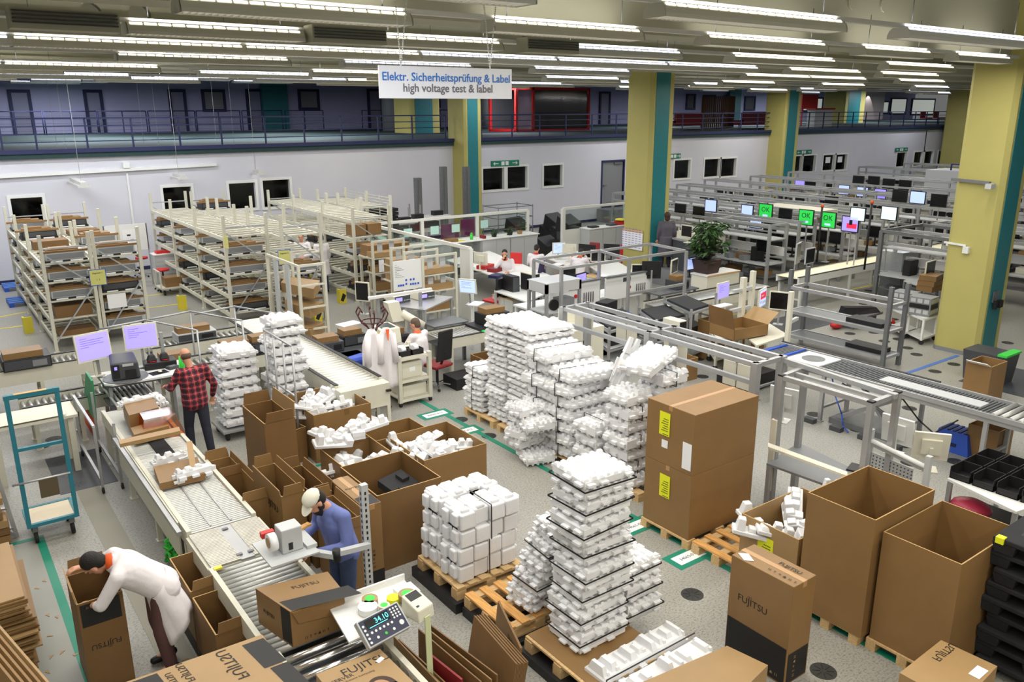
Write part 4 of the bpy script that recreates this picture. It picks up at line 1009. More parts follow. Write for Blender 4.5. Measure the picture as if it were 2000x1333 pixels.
def server_print(t,g,h_):
    z=Vector((0,0,h_+.0015)); a,b,c,d=[p+z for p in g]
    def top(u,v_): return a+(b-a)*u+(c-b)*v_
    e=(b-a).normalized(); f=(b-c).normalized()
    m=MB(); put(m,'FUJITSU',top(.66,.2),.12,e,f,bold=-.003); put(m,'SERVER',top(.25,.3),.055,e,f); m.build('printed_logo',ink,t)
    m=MB(); put(m,'Trusted Systems Computing',top(.38,.38)+Vector((0,0,.001)),.03,e,f); m.face([top(.1,.75),top(.45,.6),top(.5,.95),top(.1,.98)]); m.build('grey_print',mat('grey_print',(120,100,80),.8),t)
    m=MB(); n_=24
    c0=top(.62,.72)+Vector((0,0,.001)); r_=.11
    m.face([c0+e*(r_*math.cos(2*math.pi*i/n_))+f*(r_*1.2*math.sin(2*math.pi*i/n_)-.02) for i in range(n_)]); m.face([c0+e*.06-f*.02,c0+e*.11-f*.02,c0+e*.16-f*.28,c0-e*.02-f*.28,]); m.build('printed_hair',mat('print_dark',(70,52,42),.8),t)
    m=MB(); m.face([c0+Vector((0,0,.001))-e*.01+e*(.075*math.cos(2*math.pi*i/n_))+f*(.1*math.sin(2*math.pi*i/n_)-.03) for i in range(n_)]); m.build('printed_face',mat('print_face',(176,136,100),.8),t)
    MB().hexa([top(.8,.22),top(.92,.17),top(.94,.24),top(.82,.29)]+[p+Vector((0,0,.002)) for p in (top(.8,.22),top(.92,.17),top(.94,.24),top(.82,.29))]).build('address_label',paper,t)
pbox('server_carton','brown printed carton with a portrait picture at the bottom centre','carton',((617,1318),(742,1268),(815,1340),(680,1400)),.78,.95,cardlt,fn=server_print,part='carton_body')
# --- flattened/open cartons left of conveyor (below the green bag)
for i,(ca,cb_,lab) in enumerate((((346,1087),(395,1150),'farther of two open cartons standing left of the roller conveyor'),((392,1163),(440,1235),'nearer of two open cartons standing left of the roller conveyor'))):
    x,y=G(*ca,.72); xb,yb=G(*cb_,.72)
    t=open_carton('narrow_open_carton',lab,(x-.08,yb,0),.3,y-yb,.72,m_=card2 if i else card,flaps=(('-y',.1,-6),))
    MB().box(-.004,.0,.0,y-yb,0,.16).build('black_band',ink,t)
# --- right of conveyor: open cartons in row
for i,(nr,fr,w_,h_,lab) in enumerate((((470,985),(455,890),.22,.8,'narrow open carton directly right of the long conveyor, nearest'),((425,935),(418,903),.25,.75,'small open carton between the conveyor and the tall carton'))):
    x,y=G(*nr,h_); xb,yb=G(*fr,h_)
    open_carton('narrow_open_carton',lab,(x,y,0),.34,max(.5,yb-y),h_,m_=card2 if i else card,flaps=(('-y',.12,-5),('+y',.14,5),('+x',.1,4)))
x,y=2.98,9.0
t=open_carton('tall_open_carton','tall open carton with printed side standing right of the conveyor',(3.25,9.9,0),.42,.85,1.28,m_=card2,flaps=(('+y',.16,4),('-y',.14,6),('+x',.2,5,cardlt)))
m=MB(); put(m,'FUJITSU',(.423,.42,.6),.2,(0,0,1),(0,-1,0)); m.build('printed_logo',ink,t)
# --- open foam carton (big) with foam pieces
t=open_carton('big_open_carton','big plain open carton filled with white foam pieces beside the roller table',(4.38,11.05,0),.95,1.15,.78)
MB().box(.5,.58,-.003,0,.68,.78).build('tape_patch',card2,t)
x0,y0=G(530,840,.55)
t=open_carton('waste_carton','small open carton with hand hole and dark strap beside the big carton',(3.72,11.15,0),.62,.42,.55,rz=.18,m_=card2)
MB().box(.3,.42,-.003,0,.42,.45).build('hand_hole',ink,t); MB().box(.16,.175,-.006,0,0,.55).build('strap',strapm,t)
# foam pieces lying inside cartons
FP=[]
def fpile(x0,x1,y0,y1,z,n,lab,grp,s=1,seed=1):
    R=random.Random(seed)
    for i in range(n):
        x=R.uniform(x0,x1); y=R.uniform(y0,y1)
        k=(seed+i)%5
        if len(FP)<5 : 
            o=foam_piece(lab,(x,y,z),(0,0,0),s,seed=len(FP)+3,group=grp); FP.append(o)
        else:
            o=FP[k].copy(); C.objects.link(o); o['label']=lab; o['group']=grp
        o.location=(x,y,z+R.uniform(0,.1)); o.scale=(s*.9,s*.9,s*.9); o.rotation_euler=(R.uniform(-.4,.4),R.uniform(-.35,.35),R.uniform(-.6,3.1))
fpile(4.5,5.0,11.2,11.9,.62,16,'white foam end piece in the big open carton by the roller table','foam pieces in the big open carton',1,11)
for z in (.1,.3,.5):
    fpile(4.5,5.0,11.2,11.9,z,4,'white foam end piece in the big open carton by the roller table','foam pieces in the big open carton',1,31)
# --- group of low open cartons with foam and black foam
t=open_carton('big_open_carton','open carton of white foam blocks left of the carton with black foam',(4.0,8.9,0),.75,1.05,.72,m_=card)
t=open_carton('big_open_carton','deep open carton holding black foam blocks with a cut-out side',(3.74,7.72,0),.85,.98,.98,m_=card2)
t2=open_carton('big_open_carton','open carton of white foam pieces behind the black foam carton',(4.95,8.75,0),1.0,1.05,.72,m_=card)
t3=open_carton('big_open_carton','low open carton at the rear of the foam carton group',(4.85,9.95,0),.85,.55,.62,m_=card)
fpile(4.1,4.45,9.0,9.7,.45,9,'white foam block in the open carton left of the black foam','foam blocks in left carton',1.1,5)
fpile(4.3,4.6,9.7,9.95,.72,6,'white foam end piece lying on the rim of the rear open cartons','foam pieces on the carton rims',1.2,8)
fpile(5.05,5.6,8.85,9.5,.5,18,'white foam piece in the open carton behind the strapped foam blocks','foam pieces in rear right carton',1.1,14)
for i in range(10):
    x=3.85+.075*(i%5)*1.05; y=7.85+.4*(i//5); o=MB().box(0,.055,0,.36,0,.5).box(.01,.045,.05,.3,.5,.52).build('black_foam_bar',epsd,None,(x,y,.012),.02*(i%3)); tag(o,'black foam bar standing in the deep open carton','foam packaging','black foam bars in the carton')
o=MB().box(0,.36,0,.55,0,.1).box(.05,.15,.05,.2,.1,.16).box(.2,.3,.3,.45,.1,.15).build('black_foam_block',epsd,None,(4.22,7.95,.6),.1); o.rotation_euler=(.15,-.1,.15); tag(o,'larger black foam block lying on the black foam bars','foam packaging')
MB().box(4.24,4.55,7.85,8.5,.012,.58).v
o=MB().box(0,.3,0,.6,0,.56).build('black_foam_stack',epsd,None,(4.24,7.9,.012)); tag(o,'stacked black foam under the larger foam block in the carton','foam packaging')
tag(MB().hexa([(0,0,0),(.02,.02,0),(.02,.32,0),(0,.3,0),(-.02,0,.3),(0,.02,.3),(0,.32,.3),(-.02,.3,.3)]).build('paper_sheet',paper,None,(4.63,7.35,.05)),'white paper sheet leaning between black foam carton and foam blocks','paper')
# row of open cartons behind the capped worker
for i,(x,y,w_,d,h_,lab) in enumerate(((2.86,8.35,.28,.95,.98,'farthest open carton in the row behind the capped worker'),(3.17,8.25,.26,.9,.93,'second open carton in the row behind the capped worker'),(3.2,7.35,.22,.85,.9,'third open carton in the row beside the capped worker'))):
    t=open_carton('narrow_open_carton',lab,(x,y,0),w_,d,h_,m_=card if i!=1 else card2,flaps=(('-y',.12,3),('+y',.14,5),('-x',.06,4),('+x',.12,10)))
    if i==0: m=MB(); m.face([(-.003,.0,0),(-.003,d,0),(-.003,d,.22),(-.003,.0,.22)]); put(m,'FUJITSU',(-.004,.35,.75),.12,(0,-1,0),(0,0,1)); m.build('printed_logo',ink,t)
t=closed_carton('logo_carton','tall closed carton with black top patch right of the slotted post',(3.46,7.5,0),.22,.85,1.02,m_=card,tape='y')
m=MB(); m.face([(.01,.01,1.023),(.21,.01,1.023),(.21,.24,1.023),(.01,.24,1.023)]); m.face([(0,-.003,.0),(.22,-.003,.0),(.22,-.003,.2),(0,-.003,.2)]); put(m,'FUJITSU',(.11,.5,1.024),.05,(1,0,0),(0,1,0)); m.build('printed_logo',ink,t)
m=MB(); icons(m,Vector((.1,-.001,.25)),Vector((0,0,1)),Vector((-1,0,0)),5,.03,.05); m.build('care_symbols',ink,t)
# --- slotted post with arm, label dispenser, scale
px_,py_=3.07,6.62
t=T('slotted_post','grey slotted steel post with swivel arm in front of the capped worker','post',(px_,py_,0))
MB().box(-.035,.035,-.03,.03,0,1.75).build('column',MT['light_grey'],t)
m=MB()
for k in range(26): m.box(-.008,.008,-.034,-.03,.15+k*.06,.18+k*.06)
for k in range(26): m.box(-.039,-.035,-.008,.008,.15+k*.06,.18+k*.06)
m.build('slots',black,t)
MB().bar((0,-.05,1.12),(-.36,-.1,1.18),.06,.05).build('outer_arm',MT['light_grey'],t); MB().bar((-.36,-.1,1.15),(-.62,.12,1.2),.06,.05).build('inner_arm',MT['light_grey'],t)
MB().cyl((-.36,-.1,1.1),(-.36,-.1,1.22),.04).build('joint',black,t)
MB().box(-.98,-.52,-.1,.42,1.24,1.255).box(-.6,-.5,.0,.4,1.255,1.29).build('tray',MT['light_grey'],t)
t=T('tape_dispenser','grey electric tape dispenser on the swivel tray above the rollers','dispenser',(px_-.82,py_+.12,1.256))
MB().box(0,.2,-.08,.1,0,.24).build('housing',MT['light_grey'],t,bevel=.01); MB().cyl((-.03,0,.12),(-.1,0,.12),.085,n=20).build('paper_roll',paper,t); MB().cyl((-.1,0,.12),(-.105,0,.12),.05,n=16).build('roll_core',cardlt,t); MB().box(.06,.1,-.085,-.08,.03,.1).build('outlet',black,t); MB().box(-.12,.0,.1,.16,.12,.17).build('red_lever',red,t)
tag(MB().box(0,.16,0,.06,0,.02).build('wooden_block',MT['pallet_wood_new'],None,(px_-.56,py_+.3,1.292),.3),'small wooden block on the tray of the swivel arm','block')
# scale console
cx,cy=G(745,1205,1.12); 
t=T('scale_stand','grey stand and tray carrying scale display, printer and tape rolls','stand',(cx-.3,cy+.1,0),-.02); MB().box(.4,.47,.05,.12,0,1.02).build('post',MT['light_grey'],t)
MB().hexa([(-.02,-.15,1.02),(.72,-.1,1.02),(.78,.42,1.02),(.04,.42,1.02),(-.02,-.15,1.04),(.72,-.1,1.04),(.78,.42,1.04),(.04,.42,1.04)]).build('tray',white,t); MB().box(.04,.78,.4,.42,1.04,1.1).build('tray_lip',white,t)
def tilted(mb,ax,ang,c): mb.xf(Matrix.Translation(c)@Matrix.Rotation(ang,4,ax)@Matrix.Translation(-Vector(c))); return mb
t=T('scale_display','scale display console showing 34.10 in cyan digits','scale display',(cx-.235,cy-.2,1.0)); t.rotation_euler=(math.radians(40),0,math.radians(9))
MB().box(0,.42,-.0,.24,0,.06).build('casing',MT['light_grey'],t,bevel=.006)
MB().box(.015,.405,.012,.228,.06,.063).build('keypad_panel',mat('panel_navy',(34,38,66),.35),t); MB().box(.06,.29,.135,.215,.063,.065).build('display_window',scr_d,t)
m=MB(); put(m,'34.10',(.215,.178,.067),.062,(1,0,0),(0,1,0)); m.box(.08,.26,.142,.147,.065,.067); m.build('digits',scr_c,t)
m=MB()
for k in range(5): m.cyl((.035,.035+k*.036,.063),(.035,.035+k*.036,.066),.011,n=10)
for k in range(6): m.cyl((.08+k*.04,.105,.063),(.08+k*.04,.105,.066),.011,n=10)
for k in range(3): m.cyl((.11+k*.08,.05,.063),(.11+k*.08,.05,.066),.012,n=10)
for i in range(3):
    for k in range(4): m.cyl((.32+i*.03,.13+k*.025,.063),(.32+i*.03,.13+k*.025,.066),.009,n=8)
m.cyl((.36,.07,.063),(.36,.07,.066),.022,n=12); m.build('buttons',white,t); MB().cyl((.19,.05,.063),(.19,.05,.0665),.012,n=10).build('green_button',green,t)
px2,py2=G(802,1165,1.16)
t=T('label_printer','cream desktop label printer beside the scale display','label printer',(px2-.06,py2-.25,1.04),.2); t.scale=(.88,.88,.88)
MB().hexa([(0,0,0),(.2,0,0),(.2,.26,0),(0,.26,0),(0,.02,.13),(.2,.02,.13),(.2,.26,.2),(0,.26,.2)]).build('housing',beige,t,bevel=.015); MB().hexa([(.03,.15,.168),(.17,.15,.168),(.17,.24,.194),(.03,.24,.194),(.03,.15,.172),(.17,.15,.172),(.17,.24,.198),(.03,.24,.198)]).build('window',black,t)
MB().box(.03,.06,.06,.08,.145,.15).build('button_panel',black,t); MB().hexa([(.06,-.001,.05),(.13,-.001,.05),(.13,-.012,.05),(.06,-.012,.05),(.06,-.02,-.75),(.13,-.02,-.75),(.13,-.028,-.75),(.06,-.028,-.75)]).build('label_strip',teallab if 0 else mat('label_strip_green',(206,212,168),.6),t)
for i,(px,py,r,mm_,lab) in enumerate(((718,1180,.085,white,'large white paper roll on the scale tray'),(722,1165,.07,green,'green and brown tape roll behind the white roll on scale tray'),(750,1178,.05,green,'small green tape roll in the middle of the scale tray'),(768,1163,.06,yel,'yellow tape roll on the scale tray'),(794,1148,.075,green,'tape roll with green core lying on the printer end of the tray'))):
    x,y=G(px,py,1.12 if i<4 else 1.2); z=1.045 if i<4 else 1.09; t=T('tape_roll',lab,'tape roll',(x,y,z)); m=MB(); n_=24; h_=.055; m.cyl((0,0,0),(0,0,h_),r,n=n_,caps=False)
    ri=r*.55
    for k in range(n_):
        a=2*math.pi*k/n_;b=2*math.pi*(k+1)/n_
        m.face([(r*math.cos(a),r*math.sin(a),h_),(r*math.cos(b),r*math.sin(b),h_),(ri*math.cos(b),ri*math.sin(b),h_),(ri*math.cos(a),ri*math.sin(a),h_)])
        m.face([(ri*math.cos(b),ri*math.sin(b),0),(ri*math.cos(a),ri*math.sin(a),0),(ri*math.cos(a),ri*math.sin(a),h_),(ri*math.cos(b),ri*math.sin(b),h_)])
    m.build('tape_winding',white if i==0 else (cardlt if i in(1,4) else (yel if i==3 else cream)),t)
    m=MB().cyl((0,0,.001),(0,0,h_+.002),ri*1.15,n=n_).build('core',mm_ if i else white,t)
# box under printer roll
tag(MB().box(0,.18,0,.18,0,.05).build('paper_pack',paper,None,(G(794,1150,1.1)[0]-.09,G(794,1150,1.1)[1]-.09,1.041)),'white pack under the tape roll on the scale tray','pack')
# --- crate of flattened cartons under the printer
for i,(xx,yy,zz,hh_,tl,lab) in enumerate(((2.86,5.3,.0,.55,0,'outer'),(2.92,5.25,0,.52,.05,'second'),(2.99,5.2,0,.5,.08,'third'),(3.2,5.15,0,.56,.1,'fourth'),(3.27,5.1,0,.58,.1,'fifth'),(3.34,5.1,0,.6,.12,'sixth'))):
    o=MB().box(0,.012,0,.95,0,hh_).build('flattened_carton',[card,card2][i%2],None,(xx,yy-.3,.02)); o.rotation_euler=(0,.12-tl,.02*i); tag(o,'flattened carton standing upright below the label printer, %s from the conveyor'%lab,'flat carton')
t=T('flattened_carton','large flattened carton with printed logo leaning near the empty pallets','flat carton',(3.62,4.95,0)); MB().box(0,.02,0,.75,0,.66).build('board',card2,t); m=MB(); put(m,'FUJITSU',(-.003,.2,.54),.09,(0,-1,0),(0,0,1)); m.build('printed_logo',ink,t); t.rotation_euler=(0,.1,-.35)
t=T('corrugated_bundle','thick bundle of folded corrugated boards seen edge-on','flat carton',(3.42,4.8,.02)); m=MB()
for k in range(9): m.box(k*.014,k*.014+.011,0,.8,0,.64-.01*(k%2))
m.build('boards',card2,t); t.rotation_euler=(0,.18,-.12)
tag(MB().box(0,.02,0,.45,0,.55).build('red_folder',dred,None,(3.08,4.95,.05),.1),'dark red plastic sheet among the upright flattened cartons','sheet')
# --- pallets with foam
pallet2('euro pallet under the strapped white foam blocks',(4.05,6.55,.12),.9,.85,0)
MB().v
tag(MB().box(4.0,5.0,6.5,7.45,0,.12).build('black_base_pallet',black),'low black base pallet under the strapped foam blocks','pallet')
tag(MB().box(4.05,4.95,5.6,6.45,0,.1).build('black_base_pallet',black),'low black base pallet under the empty wooden pallet','pallet')
tag(MB().box(4.12,5.15,4.45,5.55,0,.1).build('black_base_pallet',black),'low black base pallet under the tall foam tower','pallet')
p=pallet2('empty wooden euro pallet between foam blocks and the foam tower',(4.08,5.68,.1),.85,.78,0,wd=wood2)
pallet2('euro pallet with cardboard sheet under the tall foam tower',(4.16,4.5,.1),.95,1.0,0)
tag(MB().box(4.2,5.1,4.52,5.5,.245,.25).build('cardboard_sheet',card),'cardboard sheet between the pallet and the tall foam tower','sheet')
# big rounded foam blocks
def foam_block(label,loc,rz=0,seed=1,group=None,strap=True,w=.78,d=.42):
    k=('B',seed,w,d)
    if k not in FOAM:
        R=random.Random(seed); m=MB(); h_=.4
        n=4
        for i in range(n):
            x0=i*w/n; a=w/n; o1=R.choice((0,.03,.06)); o2=R.choice((0,.04))
            for q in range(2):
                z0=q*h_*.52; o_=o1 if (q+i)%2 else o2
                m.box(x0+.006,x0+a-.006,o_,d*.46,z0,z0+h_*.46); m.box(x0+.006,x0+a-.006,d*.5,d-(.05-o_*.5),z0,z0+h_*.46)
            m.box(x0+.02,x0+a-.02,.06,d-.06,.02,h_-.02); m.box(x0+a*.2,x0+a*.75,d*.1,d*.2,h_-.02,h_+.03); m.box(x0+a*.15,x0+a*.85,d*.62,d*.9,h_-.03,h_+.012)
        for s_ in (0,1):
            for q in range(2): m.box((-.04 if s_==0 else w-.01),(.01 if s_==0 else w+.03),d*.1,d*.34,.05+q*.2,.19+q*.2); m.box((-.04 if s_==0 else w-.01),(.01 if s_==0 else w+.03),d*.55,d*.8,.02+q*.2,.17+q*.2)
        n=0
        for i in range(n):
            x0=i*w/n
            m.box(x0+.004,x0+w/n-.004,.0+(.05 if i%2 else 0),d-(.05 if i%2 else 0),0,h_)
            m.box(x0+w/n*.2,x0+w/n*.8,d*.12,d*.3,h_,h_+.018); m.box(x0+w/n*.25,x0+w/n*.7,d*.6,d*.8,h_,h_+.012)
        m.box(.02,w-.02,d*.2,d*.8,.03,h_*.8)
        FOAM[k]=m.mesh('foam_blocks',eps)
    t=T('foam_block_bundle',label,'foam packaging',loc,rz,group); o=bpy.data.objects.new('foam_blocks',FOAM[k]); C.objects.link(o); o.parent=t; b=o.modifiers.new('b','BEVEL'); b.width=.016; b.segments=2
    if strap: MB().box(w*.5-.006,w*.5+.006,-.006,-.002,0,.41).box(w*.5-.006,w*.5+.006,-.006,d+.006,.413,.418).build('strap',strapm,t)
    return t
zz=.27; LV=['lowest','second','third','topmost']
for l in range(2):
    for j in range(2):
        foam_block('%s layer %s bundle of thick strapped white foam blocks'%(['lower','upper'][l],['front','rear'][j]),(4.12+(.03 if l%2 else 0),6.6+j*.42,zz+l*.41),0,seed=1+(l+j)%3,strap=(j==0))
# tall tower of trays
TL=['lowest','second','third','fourth','fifth','sixth','topmost']
TL=['lowest','second','third','fourth','fifth','sixth','seventh','topmost']
for i in range(8):
    x=4.38+[0,.02,.05,.03,.06,.02,.05,.04][i]; y=4.93+[0,.02,.03,-.02,.04,0,.02,.03][i]
    foam('%s strapped bundle of white foam trays in the tall foam tower'%TL[i],(x,y,.255+i*.223),.62,.5,.213,7,5,rz=[0,.04,-.04,.03,-.03,.04,.05,.0][i],seed=i%3+1,strap='h',layers=2,tilt=([0,1.5,-1,1,-2,1,1,2][i],[0,1,-1.5,1,1,-1,1,2][i]))
for i in range(3):
    foam('%s strapped foam bundle in the low pile right of the tall tower'%['lowest','middle','topmost'][i],(5.06,5.0+.02*i,.255+i*.21),.5,.42,.2,6,4,rz=.02*i,seed=i%3+1,strap='h',layers=2,tilt=(0,1))
for i in range(5):
    foam('%s knobbly foam bundle in the pile left of the tall tower'%['lowest','second','third','fourth','topmost'][i],(4.42+.03*i,5.62-.05*i+.1,.255+i*.2),.42,.4,.19,7,5,rz=.1-.05*i,seed=i%3+4,strap='h' if i%2 else None,layers=2,tilt=(2,-2))
# long low bundles at the bottom
for i in range(3):
    foam('%s long foam bundle with row of square knobs at the bottom edge'%['farthest','middle','nearest'][i],(4.28+.03*i,4.48-.34*i,.06),1.12,.31,.3,9,1,rz=.02,seed=2+i,strap=None,layers=1)
    t=foam_mesh
for i in range(2):
    x=4.28; y=4.46-.34*i; tag(MB().box(x,x+1.14,y-.014,y-.004,.345,.353).box(x-.006,x,y-.014,y-.004,.06,.353).build('strap',strapm,None,(0,0,0)),'black strap between the low foam bundles, %s one'%['farther','nearer'][i],'strap')
# --- tall logo carton and cartons bottom right
x,y=5.82,3.72
def tp(t,w,d,h_):
    m=MB(); printing(m,d,h_,(Vector((-.0,d,0)),Vector((0,-1,0)),Vector((0,0,1))),band=(.01,d-.01,.02,.4),sz=.1,lc=(.4,.62))
    m.face([(.02,-.003,.02),(w-.02,-.003,.02),(w-.02,-.003,.34),(.02,-.003,.34)]); put(m,'FUJITSU',(w*.7,d*.3,h_+.004),.07,(0,-1,0),(1,0,0)); m.build('printed_logo',ink,t)
    m=MB(); icons(m,Vector((-.001,d*.45,.08)),Vector((0,-1,0)),Vector((0,0,1)),5,.03,.055); icons(m,Vector((.12,-.001,.08)),Vector((0,0,1)),Vector((-1,0,0)),5,.03,.05); m.build('care_symbols',cardlt,t)
    m=MB(); icons(m,Vector((.07,d*.45,h_+.0)),Vector((0,-1,0)),Vector((1,0,0)),6,.03,.055); m.build('top_symbols',ink,t)
    MB().hexa([(w*.2,d*.97,h_),(w*.02,d*.8,h_),(w*.2,d*.7,h_),(w*.4,d*.87,h_)]+[(a,b,h_+.003) for a,b in ((w*.2,d*.97),(w*.02,d*.8),(w*.2,d*.7),(w*.4,d*.87))]).build('address_label',paper,t)
xx,yy=G(1527,1338,.0)
t=closed_carton('logo_carton','tall closed carton with black base band and large logo near the bottom right',(5.85,3.72,0),.34,.7,1.06,m_=card,tape='y'); tp(t,.34,.7,1.063)
pbox('plain_carton','plain light brown carton lid at the bottom edge left of the tall carton','carton',((1255,1333),(1420,1262),(1500,1300),(1400,1400)),.0,.44,cardlt,part='carton_body')
def lowp(t,g,h_):
    z=Vector((0,0,h_+.002)); a,b,c,d=[p+z for p in g]; top=lambda u,v_: a+(b-a)*u+(d-a)*v_
    m=MB(); e=(c-d).normalized(); f=(d-a).normalized(); icons(m,top(.3,.75)-z*0,e,f,5,.03,.05); put(m,'FUJITSU',top(.8,.2),.1,(b-a).normalized(),f); m.build('printed_logo',ink,t)
    q=[top(.62,.72),top(.86,.72),top(.86,.9),top(.62,.9)]; MB().hexa(q+[p+Vector((0,0,.002)) for p in q]).build('address_label',paper,t)
pbox('logo_carton','closed carton with white label cut by the bottom right edge','carton',((1757,1315),(1838,1251),(1948,1302),(1875,1380)),.0,.6,cardlt,fn=lowp,part='carton_body')
# --- big cartons on pallets at right
pallet('pallet under the left large empty brown carton',(6.95,3.66,.0),1.15,.74); pallet('pallet under the right large empty brown carton',(7.0,2.86,.0),1.15,.74)
open_carton('large_open_carton','very large empty open carton, left one of two on pallets at right',(6.93,3.62,.124),1.1,.74,1.3,m_=card)
open_carton('large_open_carton','very large empty open carton, right one of two on pallets at right',(7.02,2.84,.124),1.1,.74,1.17,m_=card)
ylab=lambda t,P,R_,U,w_,h_: (MB().face([Vector(P)+Vector(R_)*a+Vector(U)*b for a,b in ((0,0),(w_,0),(w_,h_),(0,h_))]))
def yellow_label(t,x,y0,z0,w_,h_):
    MB().box(x-.003,x,y0-w_,y0,z0,z0+h_).build('yellow_label',yel,t); m=MB()
    for k in range(6): m.box(x-.005,x-.003,y0-w_*.85,y0-w_*(.2+.1*(k%3)),z0+h_*(.2+.1*k),z0+h_*(.2+.1*k)+h_*.03)
    m.box(x-.005,x-.003,y0-w_*.9,y0-w_*.35,z0+h_*.04,z0+h_*.07); m.build('label_lines',MT['label_ink'] if 'label_ink' in MT else mat('label_ink',(86,96,30),.7),t)
xo,yo=7.0,4.45
t=open_carton('open_carton','medium open carton with yellow label and foam, left of the large empty cartons',(6.95,4.42,.124),1.1,.74,.72,m_=cardlt)
yellow_label(t,0,.5,.25,.2,.32)
pallet('pallet under the medium open carton with yellow label',(6.95,4.42,0),1.15,.76)
fpile(7.1,7.6,4.6,4.9,.55,6,'white foam piece in the medium open carton with yellow label','foam in medium carton',1.2,21)
o=foam('white foam end cap sticking up behind the large empty carton',(7.42,4.55,.6),.3,.1,.75,2,1,rz=-.4,seed=3,strap=None,tilt=(6,0),name='foam_block')
# two stacked large cartons
pallet('pallet under the two stacked large closed cartons',(6.98,5.93,0),1.2,.8)
for i,(z0,h_,lab) in enumerate(((.124,.85,'lower large closed carton with yellow label, standing on a pallet'),(.976,.78,'upper large closed carton with yellow and white labels'))):
    t=closed_carton('large_closed_carton',lab,(7.0,5.95,z0),1.17,.77,h_,m_=card); yellow_label(t,-.006,.55 if i else .5,.38 if i else .42,.17,.3)
    if i: MB().box(-.008,-.004,.4,.5,.22,.32).box(-.008,-.004,.02,.16,.06,.4).build('white_label',paper,t)
pallet2('empty wooden pallet right of the two stacked large cartons',(7.0,5.15,0),1.2,.74,0,wd=wood2)
# --- rear foam wall pallets
pallet('pallet under the left end of the rear foam wall',(7.35,10.6,0),1.1,.9); pallet('pallet under the middle of the rear foam wall',(7.35,9.6,0),1.1,.9); pallet('pallet under the right end of the rear foam wall',(7.35,8.6,0),1.1,.9)
N=0
for j,(x,y,nn) in enumerate(((7.4,11.0,4),(7.42,10.35,9),(7.42,9.75,9),(7.35,9.15,8),(7.35,8.6,7))):
    for i in range(nn):
        h_=.19; a=['far left','left','middle','right','far right'][j]; b=['bottom','second','third','fourth','fifth','sixth','seventh','eighth','ninth'][i]
        foam('white foam bundle in the rear foam wall, %s column, %s layer'%(a,b),(x+random.uniform(-.03,.03)-(.06*(i%2) if j>2 else 0),y+random.uniform(-.02,.02),.13+i*.195),.95,.56,h_,7,4 if j<3 else 5,rz=random.uniform(-.03,.03)+(.06*((i%3)-1) if j>2 else 0),seed=j%3+1,strap='x' if (j in(0,3,4)) else None,layers=2 if j<3 else 1,tilt=(0,0) if i<nn-1 else (3,2))
# small foam heap in front
for i in range(5):
    foam('%s foam tray in the small heap before the rear foam wall'%['lowest','second','third','fourth','topmost'][i],(6.82+.04*((i*7)%3),9.0+.1*((i*5)%3),.02+i*.17),.5,.42,.17,6,5,rz=.3*((i%3)-1),seed=i%3+4,strap=None,layers=1,tilt=(3*(i%2),-3*(i%2)))
# foam columns right of the wall, behind cartons
pallet('pallet under the foam columns behind the stacked cartons',(7.4,7.2,0),1.2,1.0)
for j,(x,y,nn) in enumerate(((7.3,7.35,7),(7.85,7.3,8),(7.25,7.95,4))):
    for i in range(nn):
        foam('white foam bundle in %s foam column behind the cartons, %s layer'%(['front','rear','low left'][j],['bottom','second','third','fourth','fifth','sixth','seventh','eighth'][i]),(x+random.uniform(-.03,.03),y+random.uniform(-.03,.03),.13+i*.2),.5,.5,.19,5,4,rz=random.uniform(-.06,.06),seed=(i+j)%3+1,strap='y' if i%2 else None,layers=1)
foam('flat foam bundle lying askew on top of the rear foam column',(7.55,7.2,1.74),.95,.5,.16,7,4,rz=.35,seed=2,strap=None,tilt=(2,-5))
foam('long foam end cap sticking up at the right end of foam wall',(7.95,8.45,1.1),.25,.12,.85,2,1,rz=-.3,seed=5,strap=None,tilt=(0,22))
# capped man
J=stand(arms=dict(pelvis=(0,0,.95),chest=(0,.08,1.26),neck=(0,.16,1.44),head=(.0,.27,1.53),face=(0,.75,-.62),up=(0,.55,.8),shL=(-.21,.09,1.38),shR=(.21,.09,1.38),elL=(-.28,.12,1.1),elR=(.3,.1,1.12),wrL=(-.1,.42,1.07),wrR=(.12,.44,1.08)))
person('person in white cap, dark beard and long-sleeved blue shirt working at the rollers',(2.98,7.0,0),math.pi/2+.15,J,'shirt',shirtb,jeans,hairb,fine=True,vox=.009,beard=True,cap=True)
# plaid man
J=stand(arms=dict(chest=(0,.03,1.26),neck=(0,.07,1.44),head=(-.02,.13,1.6),face=(0,1,-.45),elL=(-.3,.12,1.15),wrL=(-.26,.4,1.1),elR=(.31,-.03,1.12),wrR=(.3,.06,.9)),step=.08)
person('person in red and black checked shirt seen from behind at the foam stacks',(3.05,12.42,0),.12,J,'shirt',pm,dark,hairg,fine=True,vox=.01,hair='ring')
